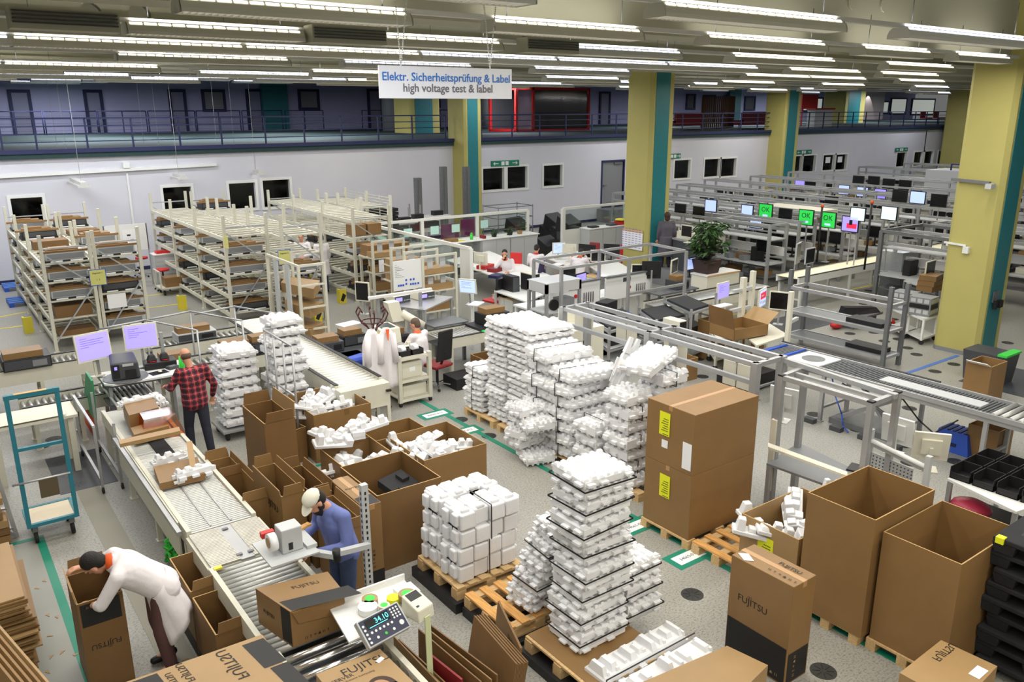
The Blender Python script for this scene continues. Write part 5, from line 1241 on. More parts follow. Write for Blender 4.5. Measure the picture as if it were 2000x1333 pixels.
# ================================================================== LEFT MIDDLE: racks, cross conveyors, printing station
def dummy(): pass
RACKC=[0]
def rack(label,x0,w,ys,hh,levels,loc_lab,brace=True,slat=True):
    """pallet-flow rack: posts at x0/x0+w for each y, beams along y, slats along x"""
    y0=ys[0]; t=T('flow_rack',label,'rack',(x0,y0,0)); L=ys[-1]-y0
    p0=None
    for y in ys:
        for x in (0,w):
            if p0 is None:
                p0=MB().box(-.035,.035,-.04,.04,.012,hh).box(-.06,.06,-.06,.06,0,.012).build('post',cream,t,(x,y-y0,0))
            else: q=p0.copy(); C.objects.link(q); q.parent=t; q.location=(x,y-y0,0)
    for z in levels:
        for x in (.0,w):
            MB().box(x-.02,x+.02,0,L,z-.09,z).build('side_beam',cream,t)
        if slat:
            m=MB(); n=int(L/.34)
            for i in range(n): y=.1+i*(L-.2)/(n-1); m.box(.02,w-.02,y-.04,y+.04,z-.02,z+.015)
            m.build('cross_slats',cream,t)
    for y in (ys[0],ys[-1]):
        yy=y-y0; MB().bar((0,yy,hh-.3),(w,yy,hh-.3),.03).build('top_tie',gal,t)
        if brace:
            MB().bar((0,yy-.02,.2),(w,yy-.02,hh*.55),.03).bar((w,yy-.02,hh*.55),(0,yy-.02,hh-.4),.03).build('diagonal_brace',gal,t)
    return t
CH={}
def chassis(label,loc,w=.75,d=.55,grey=True,cart=True,group=None,tag_=True,rz=0,ctop=True):
    k=('c',grey,w,d)
    if k not in CH:
        t=T('server_chassis',label,'server chassis',loc,rz); h_=.16
        MB().box(0,w,0,d,.04,.04+h_).build('casing',MT['light_grey'] if grey else black,t)
        MB().box(-.03,w+.03,-.04,d+.04,0,.04).build('black_tray',black,t); MB().box(.08,w*.4,-.044,-.04,.005,.035).box(w*.6,w*.92,-.044,-.04,.005,.035).build('tray_label',paper,t)
        MB().box(.03,w-.03,-.006,0,.06,h_+.02).build('front_panel',mgrey if grey else dgrey,t)
        CH[k]=t
        if group: t['group']=group
    else: t=dup(CH[k],loc,rz,label,group)
    if ctop:
        k2=('k',w)
        if k2 not in CH:
            c=MB().box(-.14,w*1.08,.0,d*.16,0,.045).box(.02,w*.85,d*.12,d*.8,0,.07).box(.1,w*.6,d*.2,d*.6,.07,.1).build('packing_carton',card); CH[k2]=c; first=True
        else: c=CH[k2].copy(); C.objects.link(c)
        c.location=(loc[0],loc[1],loc[2]+.202); c.rotation_euler=(0,0,random.uniform(-.05,.05)); tag(c,'flat carton over '+label.replace('server chassis on','chassis,').replace(' of the ',', '),'carton',None)
    return t
ORD=['lowest','second','third','fourth','fifth','top']
def fill(nm,x0,w,y0,y1,levels,n,skip=(),seed=0,mix=.86):
    R=random.Random(seed)
    for li,z in enumerate(levels):
        for k in range(n):
            if (li,k) in skip: continue
            y=y0+.12+(y1-y0-.7)*k/max(1,n-1); pos=['near','middle','far','farthest'][k] if n>1 else 'near'
            g=R.random()
            lab='%s shelf of the %s, %s chassis'%(ORD[min(li,5)],nm,pos)
            if g<mix: chassis(('grey server chassis on ' if R.random()<.6 else 'server chassis on ')+lab.replace(' chassis',' place'),(x0+.08,y,z+.015),w=w-.16,grey=R.random()<.6)
            else:
                o=MB().box(0,w-.2,0,.5,0,R.choice((.12,.2,.26))).build('shelf_carton',card if g<.8 else card2,None,(x0+.1,y,z+.016)); tag(o,'brown carton on the '+lab.replace(' chassis',' place'),'carton')
lv=[.3,.72,1.14,1.56,1.98]
rack('left rack of the first cream rack block by the back wall',2.13,.95,[20.15,22.4,24.7,27.0],2.62,lv,'')
rack('right rack of the first cream rack block by the back wall',3.2,.95,[20.35,22.6,24.9,27.0],2.62,lv,'')
fill('left rack in first block',2.13,.95,20.15,27,lv,4,seed=2); fill('right rack in first block',3.2,.95,20.35,27,lv,4,skip=((2,3),(1,3)),seed=4,mix=.8)
t=T('rack_sign','yellow paper sign on the first cream rack block','sign',(3.0,20.098,1.42)); MB().box(0,.32,0,.01,0,.34).build('sheet',mat('sign_yellow',(206,204,120),.6),t); MB().box(-.015,.335,.002,.008,-.015,.355).build('frame',blue,t); m=MB(); put(m,'Segment 1',(.16,-.004,.27),.05,(1,0,0),(0,0,1)); put(m,'1  2',(.16,-.004,.12),.05,(1,0,0),(0,0,1)); m.build('lettering',ink,t)
tag(MB().box(0,.4,0,.01,0,.33).build('shelf_notice',paper,None,(3.32,20.298,.8)),'white paper notice on the right rack of first block','sign')
rack('left rack of the second cream rack block with empty slatted top',6.05,1.05,[20.1,22.5,24.9,27.2],2.75,[.3,.78,1.26,1.74,2.22],'')
rack('right rack of the second cream rack block with empty slatted top',7.22,1.0,[19.4,21.8,24.4,27.0],2.75,[.3,.78,1.26,1.74,2.22],'')
fill('left rack in second block',6.05,1.05,20.1,27.2,[.3,.78,1.26,1.74],4,seed=7); fill('right rack in second block',7.22,1.0,19.4,27,[.3,.78,1.26,1.74],3,skip=((3,0),),seed=9)
chassis('black chassis on top of the right rack in second block',(7.3,26.2,2.24),w=.8,grey=False)
t=T('rack_sign','yellow paper sign on the second cream rack block','sign',(7.08,19.348,1.55)); MB().box(0,.3,0,.01,0,.34).build('sheet',MT['sign_yellow'],t); MB().box(-.015,.315,.002,.008,-.015,.355).build('frame',blue,t); m=MB(); put(m,'Segment 2',(.15,-.004,.27),.05,(1,0,0),(0,0,1)); m.build('lettering',ink,t)
t=T('rack_sign','small yellow sign on the left post of second rack block','sign',(6.0,20.0,2.0)); MB().box(0,.01,-.3,0,0,.3).build('sheet',MT['sign_yellow'],t)
rack('third cream rack block left of the glazed office',9.7,1.1,[20.6,22.6,24.8,27.0],2.65,[.3,.8,1.3,1.8,2.3],'')
fill('third rack block',9.7,1.1,20.6,27,[.3,.8,1.3],3,seed=12)
for i in range(2):
    tag(MB().box(0,.42,0,.4,0,.3).build('shelf_carton',card,None,(9.8+.48*i,20.9,1.82)),'square brown carton on the upper shelf of third rack, %s of two'%['left','right'][i],'carton')
rack('fourth cream rack with wire grid behind the glazed office',11.1,1.0,[22.95,24.6,26.2],2.65,[.3,.8,1.3,1.8,2.3],'')
fill('fourth rack block',11.1,1.0,22.95,26.2,[.3,.8,1.3],2,seed=15)
t=T('wire_grid','cream wire grid panel on the side of the fourth rack','grid',(12.14,22.95,.0)); m=MB()
for k in range(16): m.box(-.008,.008,0,3.2,1.2+k*.09,1.214+k*.09)
for k in range(5): m.box(-.008,.008,k*.8,k*.8+.02,0,2.6)
m.build('wires',cream,t)
# yellow post guards
for i,(px,py,h_) in enumerate(((57,650,.4),(357,605,.4),(668,592,.4),(620,628,.45),(607,555,.3))):
    x,y=G(px,py); t=T('post_guard','yellow floor guard %s'%['left of first rack block','left of second rack block','by the left post of third rack','with black stripes between the framed cartons','behind the framed cartons'][i],'guard',(x,y,0)); MB().ext([(-.1,-.1),(.1,-.1),(.1,-.06),(-.06,-.06),(-.06,.1),(-.1,.1)],0,h_).build('angle',ytape,t)
    if i in(2,3): MB().hexa([(-.08,-.104,.1),(.0,-.104,.05),(.0,-.1,.05),(-.08,-.1,.1),(0,-.104,.3),(.09,-.104,.22),(.09,-.1,.22),(0,-.1,.3)]).build('black_stripe',black,t)
# framed cartons (vertical divider rack)
t=T('divider_rack','cream rack with grey vertical dividers holding wide flat cartons','rack',(6.6,16.9,0))
a=G(543,655); b=G(590,675)
for x,y in ((0,0),(0,1.9),(.6,1.9),(.6,0)):
    MB().box(x-.03,x+.03,y-.03,y+.03,0,1.95).build('post',cream,t)
for z in (.5,1.0,1.5): MB().box(0,.6,-.02,.02,z-.04,z).box(0,.6,1.88,1.92,z-.04,z).build('shelf_beam',cream,t)
MB().bar((0,0,1.93),(0,1.9,1.93),.05).bar((0,0,1.93),(.6,0,1.93),.05).build('top_rail',cream,t)
for k in range(2): MB().box(-.04,.0,.5+k*.7,.72+k*.7,0,1.9).build('vertical_divider',MT['light_grey'],t)
for i,(c,z1) in enumerate(((((548,552),(560,540),(625,548),(612,565)),1.35),(((556,590),(565,578),(632,590),(605,604)),.95),(((556,628),(568,617),(634,630),(606,645)),.5),(((596,668),(606,655),(641,662),(628,676)),.25))):
    def f(t_,g,h_): MB().hexa([g[0]*.3+g[1]*.7+Vector((0,0,h_)),g[2]*.6+g[1]*.4+Vector((0,0,h_)),g[2]*.6+g[3]*.4+Vector((0,0,h_)),g[0]*.3+g[3]*.7+Vector((0,0,h_)),]+[p+Vector((0,0,h_+.003)) for p in (g[0]*.3+g[1]*.7,g[2]*.6+g[1]*.4,g[2]*.6+g[3]*.4,g[0]*.3+g[3]*.7)]).build('paper_sheet',paper,t_)
    pbox('wide_flat_carton','wide flat carton with carry handle in the divider rack, %s from top'%['first','second','third','fourth'][i],'carton',c,z1-.22,z1,cardlt,part='carton_body')
# --- workshop corner by the wall (drawer cabinets, stools, blue pallets)
for i,(px,py,lab) in enumerate(((272,510,'grey drawer cabinet with tools at the wall, left one'),(300,500,'grey drawer cabinet with red tools at the wall, right one'),(335,545,'grey drawer cabinet with red items beside the second rack block'))):
    x,y=G(px,py+12); t=T('drawer_cabinet',lab,'cabinet',(x,y,0)); MB().box(-.4,.4,0,.5,.05,.95).build('body',MT['light_grey'],t)
    for k in range(6): MB().box(-.37,.37,-.012,0,.1+k*.13,.2+k*.13).build('drawer',lgrey,t)
    MB().box(-.42,.42,-.02,.52,.95,.98).build('worktop',white,t)
    tag(MB().box(x-.3,x+.1,y+.1,y+.35,.982,1.06).build('tool_box',red if i!=0 else dgrey),'%s tools lying on the %s drawer cabinet by the wall'%(['dark','red','red'][i],['left','right','front'][i]),'tools')
for i,(px,py,lab) in enumerate(((281,540,'stool with red round seat left beside the drawer cabinets'),(322,566,'stool with red round seat in front of the drawer cabinets'))):
    x,y=G(px,py); t=T('swivel_stool',lab,'stool',(x,y,0)); MB().cyl((0,0,.58),(0,0,.64),.19,n=18).build('seat',red,t); MB().cyl((0,0,.1),(0,0,.58),.025).build('column',black,t)
    for k in range(5): a=k*1.2566; o=MB().bar((0,0,.1),(.28*math.cos(a),.28*math.sin(a),.07),.03).build('base_arm',chrome,t); MB().ball((.28*math.cos(a),.28*math.sin(a),.03),.03,8).build('caster',black,o)
for i,(px,py,lab) in enumerate(((40,568,'blue pallet on the floor behind the first rack block'),(52,598,'second blue pallet nearer to the first rack block'))):
    x,y=G(px,py); t=T('blue_pallet',lab,'pallet',(x-.4,y,0))
    for k in range(4): MB().box(0,1.0,k*.24,.16+k*.24,.1,.13).build('deck_board',btape,t)
    for k in range(3): MB().box(.0+.42*k,.12+.42*k,0,.9,0,.1).build('runner',blue,t)
x,y=G(247,465,1.5); t=T('whiteboard','white board with notes and magnets standing by the wall','board',(x,y,0)); MB().box(-.6,.6,0,.03,1.1,1.9).build('board',white,t); MB().bar((-.6,.02,0),(-.6,.02,1.9),.04).bar((.6,.02,0),(.6,.02,1.9),.04).build('stand',alu,t); MB().box(-.1,.3,-.006,-.001,1.3,1.75).box(-.5,-.25,-.006,-.001,1.4,1.7).build('notes',paper,t); MB().box(.02,.12,-.01,-.006,1.55,1.6).box(.1,.2,-.01,-.006,1.4,1.45).build('drawing',ink,t)
x,y=G(352,575); t=T('flat_cart','low cream trolley with carton left of the second rack block','trolley',(x,y,0)); MB().box(-.5,.5,0,.7,.18,.22).build('platform',cream,t); MB().bar((-.5,0,.2),(-.5,0,.7),.04).bar((-.5,.7,.2),(-.5,.7,.7),.04).bar((-.5,0,.7),(-.5,.7,.7),.04).build('push_bar',cream,t)
for a_ in ((-.4,.1),(.4,.1),(-.4,.6),(.4,.6)): MB().cyl((a_[0]-.02,a_[1],.07),(a_[0]+.02,a_[1],.07),.07).build('castor_wheel',rubber,t)
tag(MB().box(x-.35,x+.35,y+.1,y+.5,.221,.5).build('shelf_carton',card),'brown carton on the low cream trolley','carton')
# --- cross conveyors (run along x)
def xconv(name,label,x0,x1,y,W,z,pitch,r,**k):
    return roller_conveyor(name,label,(x0,y+W,0),x1-x0,W,z,pitch,r,rz=-math.pi/2,**k)
ax,ay=G(285,668,.85); bx,by=G(470,640,.85)
print('xconv',ax,ay,bx,by,G(20,735,.7),G(190,700,.7),G(160,790,.5))
xconv('cross_conveyor','rear of two parallel roller conveyors in front of the rack blocks',3.25,5.08,15.95,.6,.85,.11,.028,side=cream,edge=black,legs=4,sh=.2)
xconv('cross_conveyor','front of two parallel roller conveyors in front of the rack blocks',3.0,5.08,14.35,.6,.85,.11,.028,side=cream,edge=black,legs=4,sh=.2)
xconv('cross_conveyor','conveyor left of the printing station carrying a black unit',.5,2.3,16.2,.6,.8,.1,.028,side=cream,edge=black,legs=3,sh=.25)
xconv('cross_conveyor','short nearer conveyor left of the printing station',.9,2.5,14.2,.5,.7,.1,.028,side=cream,edge=black,legs=3,sh=.18)
# diagonal long main conveyor (runs along y)
a=G(475,640,.85); b=G(530,622,.85); c=G(720,742,.85); d=G(650,775,.75)
print('ydir',a,b,c,d)
roller_conveyor('main_conveyor','long cream conveyor with bright rollers and black edges ending at coat stand',(5.15,11.85,0),5.4,.74,.85,.13,.036,side=cream,rollm=mat('bright_roller',(232,230,222),.35,.1),tray=blackm,edge=black,legs=4,sh=.24)
t=T('conveyor_end','cream end box with black handles of the long conveyor','conveyor end',(5.08,11.6,0)); MB().box(0,.88,0,.24,.45,.84).build('end_panel',cream,t)
for x in (.03,.85): MB().box(x-.03,x+.03,.0,.06,0,.45).build('leg',cream,t)
MB().box(.3,.42,-.015,0,.66,.7).build('grip_slot',black,t); MB().cyl((-.03,.1,.6),(.04,-.04,.62),.025).box(.8,.88,-.05,0,.7,.73).build('handle',black,t)
# computers + cartons on cross conveyors
def unit(label,loc,w=.5,d=.45,h_=.2,m_=black,rz=0,carton=True,m2=None,ch=.11,gr=None):
    t=T('computer_unit',label,'computer',loc,rz,gr); MB().box(0,w,0,d,0,h_).build('casing',m_,t,bevel=.006,seg=1); MB().box(.02,w-.02,-.01,0,.02,h_-.02).build('front_panel',m2 or dgrey,t); MB().box(w*.6,w*.9,-.014,-.01,.04,h_-.05).build('drive_bay',black if m_!=black else mgrey,t)
    if carton: tag(MB().box(.03,w*.85,.05,d*.8,0,ch).box(.1,.2,.049,.05,.02,.07).build('accessory_carton',card,None,(loc[0],loc[1],loc[2]+h_+.002),rz),('small brown carton on '+label)[:100],'carton')
    return t
unit('grey chassis in the middle of the rear cross conveyor',(3.75,16.05,.87),.75,.4,.16,MT['light_grey'])
unit('black unit with grey lid at left end of conveyor',(.85,16.1,.82),.75,.55,.2,black)
unit('black unit on front cross conveyor near white foam column',(4.1,14.4,.87),.6,.45,.18,black)
unit('black unit on front cross conveyor at its right end',(4.65,14.45,.87),.45,.4,.2,black)
unit('grey chassis partly behind the checked-shirt worker',(3.05,14.4,.87),.5,.45,.14,MT['light_grey'])
# guard rails round foam (aluminium tube fence)
t=T('tube_frame','grey tube guard frame standing around the tall foam column','frame',(*G(525,905),0))
p=[G(520,640,1.7),G(582,672,1.7),G(583,775,.75),G(470,800,.75)]
B0=G(540,910); B1=G(590,930)
fx0,fy0=B0
def bar2(t,a,b,r=.018,m_=alu,n='tube'): MB().cyl(a,b,r,n=8).build(n,m_,t)
base=Vector((fx0,fy0,0)); t.location=base
P={}
t.location=(0,0,0)
for y in (12.6,12.2,11.8,11.42): bar2(t,(4.27,y,0),(4.27,y,1.8))
bar2(t,(4.27,12.6,1.8),(4.27,11.42,1.8)); bar2(t,(4.27,12.6,1.0),(4.27,11.42,1.0)); bar2(t,(4.27,11.42,.85),(3.45,11.1,.85)); bar2(t,(3.45,11.1,0),(3.45,11.1,.85)); bar2(t,(4.27,12.6,1.8),(4.9,12.75,1.8)); bar2(t,(4.9,12.75,0),(4.9,12.75,1.8))
for x,y,z in ((3.45,11.1,.85),(4.9,12.75,1.8)): MB().box(x-.04,x+.04,y-.03,y+.03,z-.05,z+.05).build('yellow_clamp',ytape,t)
# upright frame over cross conveyors
for i,(xx,yy) in enumerate(((3.1,15.5),(3.95,15.7),(4.75,15.6))):
    t=T('tube_frame','slim grey guard frame over the cross conveyors, %s'%['left','middle','right'][i],'frame',(xx,yy,0))
    bar2(t,(0,0,0),(0,0,1.55)); bar2(t,(.55,-1.3,0),(.55,-1.3,1.55)); bar2(t,(0,0,1.55),(.55,-1.3,1.55)); bar2(t,(0,0,1.55),(-.75,.0,1.5))
# foam columns by plaid man
for i in range(8):
    foam('white foam tray in the column right of the checked-shirt worker, %s'%['bottom','second','third','fourth','fifth','sixth','seventh','top'][i],(3.55+.02*(i%2),12.75,.2+i*.165),.62,.55,.16,4,3,rz=.03*(i%3-1),seed=1+i%2,strap=None,tilt=(0,0) if i<7 else (4,3))
t=T('foam_trolley','flat black and grey trolley under the foam column beside the worker','trolley',(3.5,12.7,0)); MB().box(0,.75,0,.65,.14,.18).build('platform',alu,t)
for a_ in ((.08,.08),(.67,.08),(.08,.57),(.67,.57)): MB().cyl((a_[0]-.02,a_[1],.07),(a_[0]+.02,a_[1],.07),.07).build('castor_wheel',rubber,t)
for i in range(11):
    foam('white foam tray in the tall column inside the tube frame, %s layer'%['bottom','second','third','fourth','fifth','sixth','seventh','eighth','ninth','tenth','top'][i],(4.35+.03*((i*3)%4-1.5),12.55,.2+i*.16),.58-.02*(i>7),.5,.155,4,3,rz=.05*((i*2)%3-1),seed=1+i%3,strap=None)
t=T('foam_trolley','flat grey trolley under the tall foam column in the tube frame','trolley',(4.3,12.5,0)); MB().box(0,.7,0,.6,.14,.18).build('platform',alu,t)
for a_ in ((.08,.08),(.62,.08),(.08,.52),(.62,.52)): MB().cyl((a_[0]-.02,a_[1],.07),(a_[0]+.02,a_[1],.07),.07).build('castor_wheel',rubber,t)
x,y=G(640,910); tag(MB().box(0,.1,0,.1,0,.1).v and MB().hexa([(0,0,0),(.5,-.1,0),(.6,.2,0),(.1,.3,0),(.05,.02,.3),(.45,-.05,.15),(.5,.15,.15),(.12,.25,.35)]).build('foam_end_cap_block',eps,None,(5.42,11.35,.02)),'white foam wedge lying on the floor right of the big open carton','foam packaging')
# --- printing station
sx,sy=2.02,13.55
t=T('printing_table','white wheeled table with rounded corners at the head of packing conveyor','table',(sx,sy,0)); MB().ext([(0,.1),(.1,0),(1.1,-.05),(1.25,.08),(1.3,.75),(0,.8)],1.02,1.05).build('tabletop',white,t); MB().ext([(0,.1),(.1,0),(1.1,-.05),(1.25,.08),(1.3,.75),(0,.8)],.995,1.02).build('edge_band',dgrey,t)
for x,y in ((.08,.15),(1.15,.12),(.08,.7),(1.15,.7)): MB().bar((x,y,0),(x,y,1.0),.05).build('leg',alu,t)
MB().bar((.02,.6,1.05),(.02,.6,1.75),.05).bar((1.05,.7,1.05),(1.05,.7,1.6),.05).build('monitor_post',alu,t)
m=T('label_printer','dark grey industrial label printer with blue display on round base','label printer',(sx+.12,sy+.1,1.05),-.15)
MB().hexa([(0,0,.02),(.42,0,.02),(.42,.45,.02),(0,.45,.02),(0,.0,.3),(.4,.0,.3),(.36,.45,.36),(0,.45,.36)]).build('housing',dgrey,m,bevel=.03); MB().box(.02,.12,-.008,0,.06,.28).build('control_panel',black,m); MB().box(.05,.09,-.012,-.008,.2,.25).build('display',scr_v,m); MB().box(.2,.36,-.015,0,.05,.18).build('outlet',black,m); MB().box(.17,.33,-.006,0,.24,.28).build('brand_plate',MT['light_grey'],m); MB().cyl((.2,.2,.0),(.2,.2,.015),.34,n=28).build('round_base',alud,m)
u=T('black_case','black flat case carrying two small black caps on table','case',(sx+.68,sy+.42,1.05),-.1); MB().box(0,.5,0,.3,0,.12).build('case_body',black,u,bevel=.01)
for k in range(2): q=T('speaker','small black cone speaker with red rim, %s one on the black case'%['left','right'][k],'speaker',(sx+.82+.2*k,sy+.52,1.172)); MB().frus(0,0,.01,.12,.16,.13,.09,.07).build('cone',black,q,bevel=.02); MB().cyl((0,0,0),(0,0,.012),.075,n=16).build('red_rim',red,q)
tag(MB().box(0,.28,0,.2,0,.004).build('mouse_mat',black,None,(sx+.72,sy+.08,1.051),.2),'black mouse mat with red corner on the printing table','mat')
tag(MB().ball((0,0,.018),.035,10,0,(1,1.4,.5)).build('computer_mouse',beige,None,(sx+.86,sy+.2,1.056)),'beige computer mouse on the black mat','mouse')
u=T('small_printer','dark small payment-like device at the table corner','device',(sx+1.02,sy+.22,1.05),.3); MB().box(0,.17,0,.13,0,.05).build('body',dgrey,u); MB().box(.03,.13,.03,.1,.05,.052).build('keys',mgrey,u)
monitor('left monitor with violet screen above the label printer',(sx-.02,sy+.5,1.58),.28,scr_v,.5,.4,tilt=-6,stand=.3,txt='lines')
monitor('right monitor with violet screen above the label printer',(sx+.72,sy+.62,1.6),-.06,scr_v,.47,.37,tilt=-4,stand=.35,txt='lines')
# orange and green sheets
for i,(cs,m_,lab) in enumerate((( ((167,727),(178,745),(186,822),(163,790)),MT['bright_green'],'green plastic folder hanging at the left side of printing station'),(((158,775),(180,800),(190,858),(162,838)),orange,'orange plastic bag hanging below the green folder'))):
    g=[]
    for px,py in cs:
        X=1.82+.02*i+ (0 if 1 else 0); y,z=WX(px,py,X); g.append(Vector((X,y,z)))
    m=MB(); m.hexa([p for p in g]+[p+Vector((.03,0,0)) for p in g]); tag(m.build('hanging_folder' if i==0 else 'hanging_bag',mat('folder_green',(60,150,100),.5) if i==0 else orange),lab,'bag' if i else 'folder')
t=T('side_frame_cart','narrow metal frame cart left of packing conveyor carrying the bags','cart',(1.55,11.9,0)); 
for x,y in ((0,0),(0,1.6),(.25,0),(.25,1.6)): MB().bar((x,y,.06),(x,y,1.0),.035).build('post',alu,t); MB().cyl((x-.015,y,.05),(x+.015,y,.05),.05).build('castor_wheel',rubber,t)
MB().bar((0,0,.2),(0,1.6,.2),.035).bar((.25,0,.2),(.25,1.6,.2),.035).bar((0,0,1.0),(0,1.6,1.0),.035).build('side_rail',alu,t)
x,y=G(205,730,.8); MB().v
xconv('transfer_conveyor','bright short roller table under the printing station',2.05,2.75,13.05,1.4,.82,.07,.02,side=cream,legs=2,each=False)
# green lanyard strips + items on conveyor
o=T('green_strap_bundle','bright green straps hanging beside the printing station','straps',(3.1,13.3,.4)); m=MB()
for k in range(4): m.path([(0+.02*k,0,1.0),(.03*k-.04,0,.5),(.05,.02*k,.1),(.1,.02,-.1)],.012,5)
m.build('straps',green,o)
o=T('green_strap_bundle','crumpled bright green strap ball on the floor beside the conveyor','straps',(*G(342,1108),.0)); R=random.Random(5); m=MB(); pts=[(R.uniform(-.08,.08),R.uniform(-.16,.16),R.uniform(.02,.4)) for _ in range(40)]; m.path(pts,.012,5); m.build('straps',green,o)
pbox('film_carton','carton wrapped in orange plastic film with foam corners on conveyor','carton',((238,783),(252,812),(310,796),(296,770)),.83,1.1,card,part='carton_body')
pbox('accessory_carton','flat brown carton with curled paper on packing conveyor','carton',((255,836),(262,850),(330,832),(320,818)),.83,.98,card,part='carton_body')
pbox('cardboard_bar','long cardboard bar lying across the packing conveyor','carton',((231,860),(234,868),(352,842),(350,834)),.99,1.04,cardlt,part='bar')
foam('white foam corner piece on top of the film-wrapped carton, left',(2.0,12.3,1.02),.5,.16,.14,3,1,rz=.1,seed=2,strap=None)
foam('white foam corner piece on top of the film-wrapped carton, right',(2.45,12.1,1.0),.14,.4,.16,1,3,rz=.1,seed=3,strap=None)
tag(MB().hexa([(-.06,-.1,0),(.5,-.12,0),(.55,.4,0),(-.02,.45,0),(.0,0,.28),(.42,0,.28),(.42,.33,.28),(.02,.33,.28)]).build('orange_film',film,None,(2.12,11.5,.82)),'loose translucent orange film around the wrapped carton','film')
pbox('film_carton','carton with orange film between white foam pieces, nearer on conveyor','carton',((300,912),(312,945),(400,925),(385,893)),.83,.92,card,part='carton_body')
foam('white foam cradle at the front of the nearer wrapped carton',(2.05,9.62,.83),.48,.14,.2,4,1,rz=.12,seed=3,strap=None); foam('white foam cradle at the back of the nearer wrapped carton',(1.95,10.25,.83),.4,.13,.18,3,1,rz=.12,seed=2,strap=None)
tag(MB().bar((0,0,0),(.12,.55,.12),.07,.04).build('cardboard_bar',cardlt,None,(2.28,9.75,.98)),'short cardboard bar leaning on the nearer wrapped carton','carton')
# left counter table with curled paper
t=T('side_table','cream table with curled white sheet at the left edge','table',(.35,12.9,0)); MB().box(0,1.15,0,.7,.86,.9).build('tabletop',beige,t)
for x,y in ((.1,.08),(1.05,.08),(.1,.62),(1.05,.62)): MB().box(x-.04,x+.04,y-.04,y+.04,0,.86).build('leg',cream,t)
m=MB(); n_=8
for k in range(n_):
    a=k/n_;b=(k+1)/n_; za=.93+.06*math.sin(a*3.1); zb=.93+.06*math.sin(b*3.1); m.face([(.1,a*.6,za),(1.0,a*.6,za),(1.0,b*.6,zb),(.1,b*.6,zb)])
o=m.build('curled_sheet',beige,None,(.35,12.9,0)); o.modifiers.new('s','SOLIDIFY').thickness=.005; tag(o,'large curled white sheet lying on the cream side table','sheet')
tag(MB().box(-.0,.75,0,1.5,0,.006).build('rubber_mat',dgrey,None,(1.05,12.2,.0)),'dark grey rubber floor mat left of the packing conveyor','mat')
# people at racks
person('person in white coat and jeans standing between the rack blocks, left of pair',(9.1,22.9,0),2.6,stand(arms=dict(wrL=(-.1,.35,1.1),elL=(-.27,.1,1.12))),'coat',coat,jeans,hairb,coatlen=dict(L=.45),vox=.018)
person('person in white coat and jeans seen from behind between rack blocks',(9.45,22.3,0),.2,stand(),'coat',coat,jeans,hairb,coatlen=dict(L=.45),vox=.018)
person('person in white coat half hidden behind the third rack block',(10.5,20.2,0),.8,stand(arms=dict(head=(0,.12,1.58),face=(0,.8,-.6))),'coat',coat,jeans,hairb,coatlen=dict(L=.45),vox=.018)
# ================================================================== CENTRE: glazed office, test line
def ptable(name,label,corners,z,m_=white,leg=alu,cat='table',th=.03,edge=None):
    g=[Vector((*G(px,py,z),0)) for px,py in corners]; c=sum(g,Vector())/4
    t=T(name,label,cat,(c.x,c.y,0)); g=[p-Vector((c.x,c.y,0)) for p in g]
    MB().hexa([(p.x,p.y,z-th) for p in g]+[(p.x,p.y,z) for p in g]).build('tabletop',m_,t)
    for p in g: q=p*.94; MB().box(q.x-.025,q.x+.025,q.y-.025,q.y+.025,0,z-th).build('leg',leg,t)
    return t,c,g
def pcart(name,label,corners,z,shelves=(.25,.6),m_=alu,sm=None,cast=True,cat='trolley',up=0):
    g=[Vector((*G(px,py,z),0)) for px,py in corners]; c=sum(g,Vector())/4
    t=T(name,label,cat,(c.x,c.y,0)); g=[p-Vector((c.x,c.y,0)) for p in g]
    for p in g:
        MB().box(p.x-.022,p.x+.022,p.y-.022,p.y+.022,.1,z+up).build('post',m_,t)
        if cast: MB().cyl((p.x-.02,p.y,.055),(p.x+.02,p.y,.055),.055,n=10).build('castor_wheel',rubber,t)
    for s_ in list(shelves)+[z]:
        MB().hexa([(p.x,p.y,s_-.02) for p in g]+[(p.x,p.y,s_) for p in g]).build('shelf',sm or lgrey,t)
        m=MB()
        for i in range(4): a,b=g[i],g[(i+1)%4]; m.bar((a.x,a.y,s_-.02),(b.x,b.y,s_-.02),.04)
        m.build('shelf_frame',m_,t)
    return t,c,g
def pm(px,py,z,rz,scr,label,txt=None,w=.38,h=.3,bez=None,tilt=0,stand=.18,group=None):
    x,y=G(px,py,z); b=1.455 if z>1.7 else .755 if z<1.16 else .82
    return monitor(label,(x,y,z),rz,scr,w,h,bez,z-h/2-b if stand==.18 else stand,tilt,group,txt)
FX=-math.pi/2
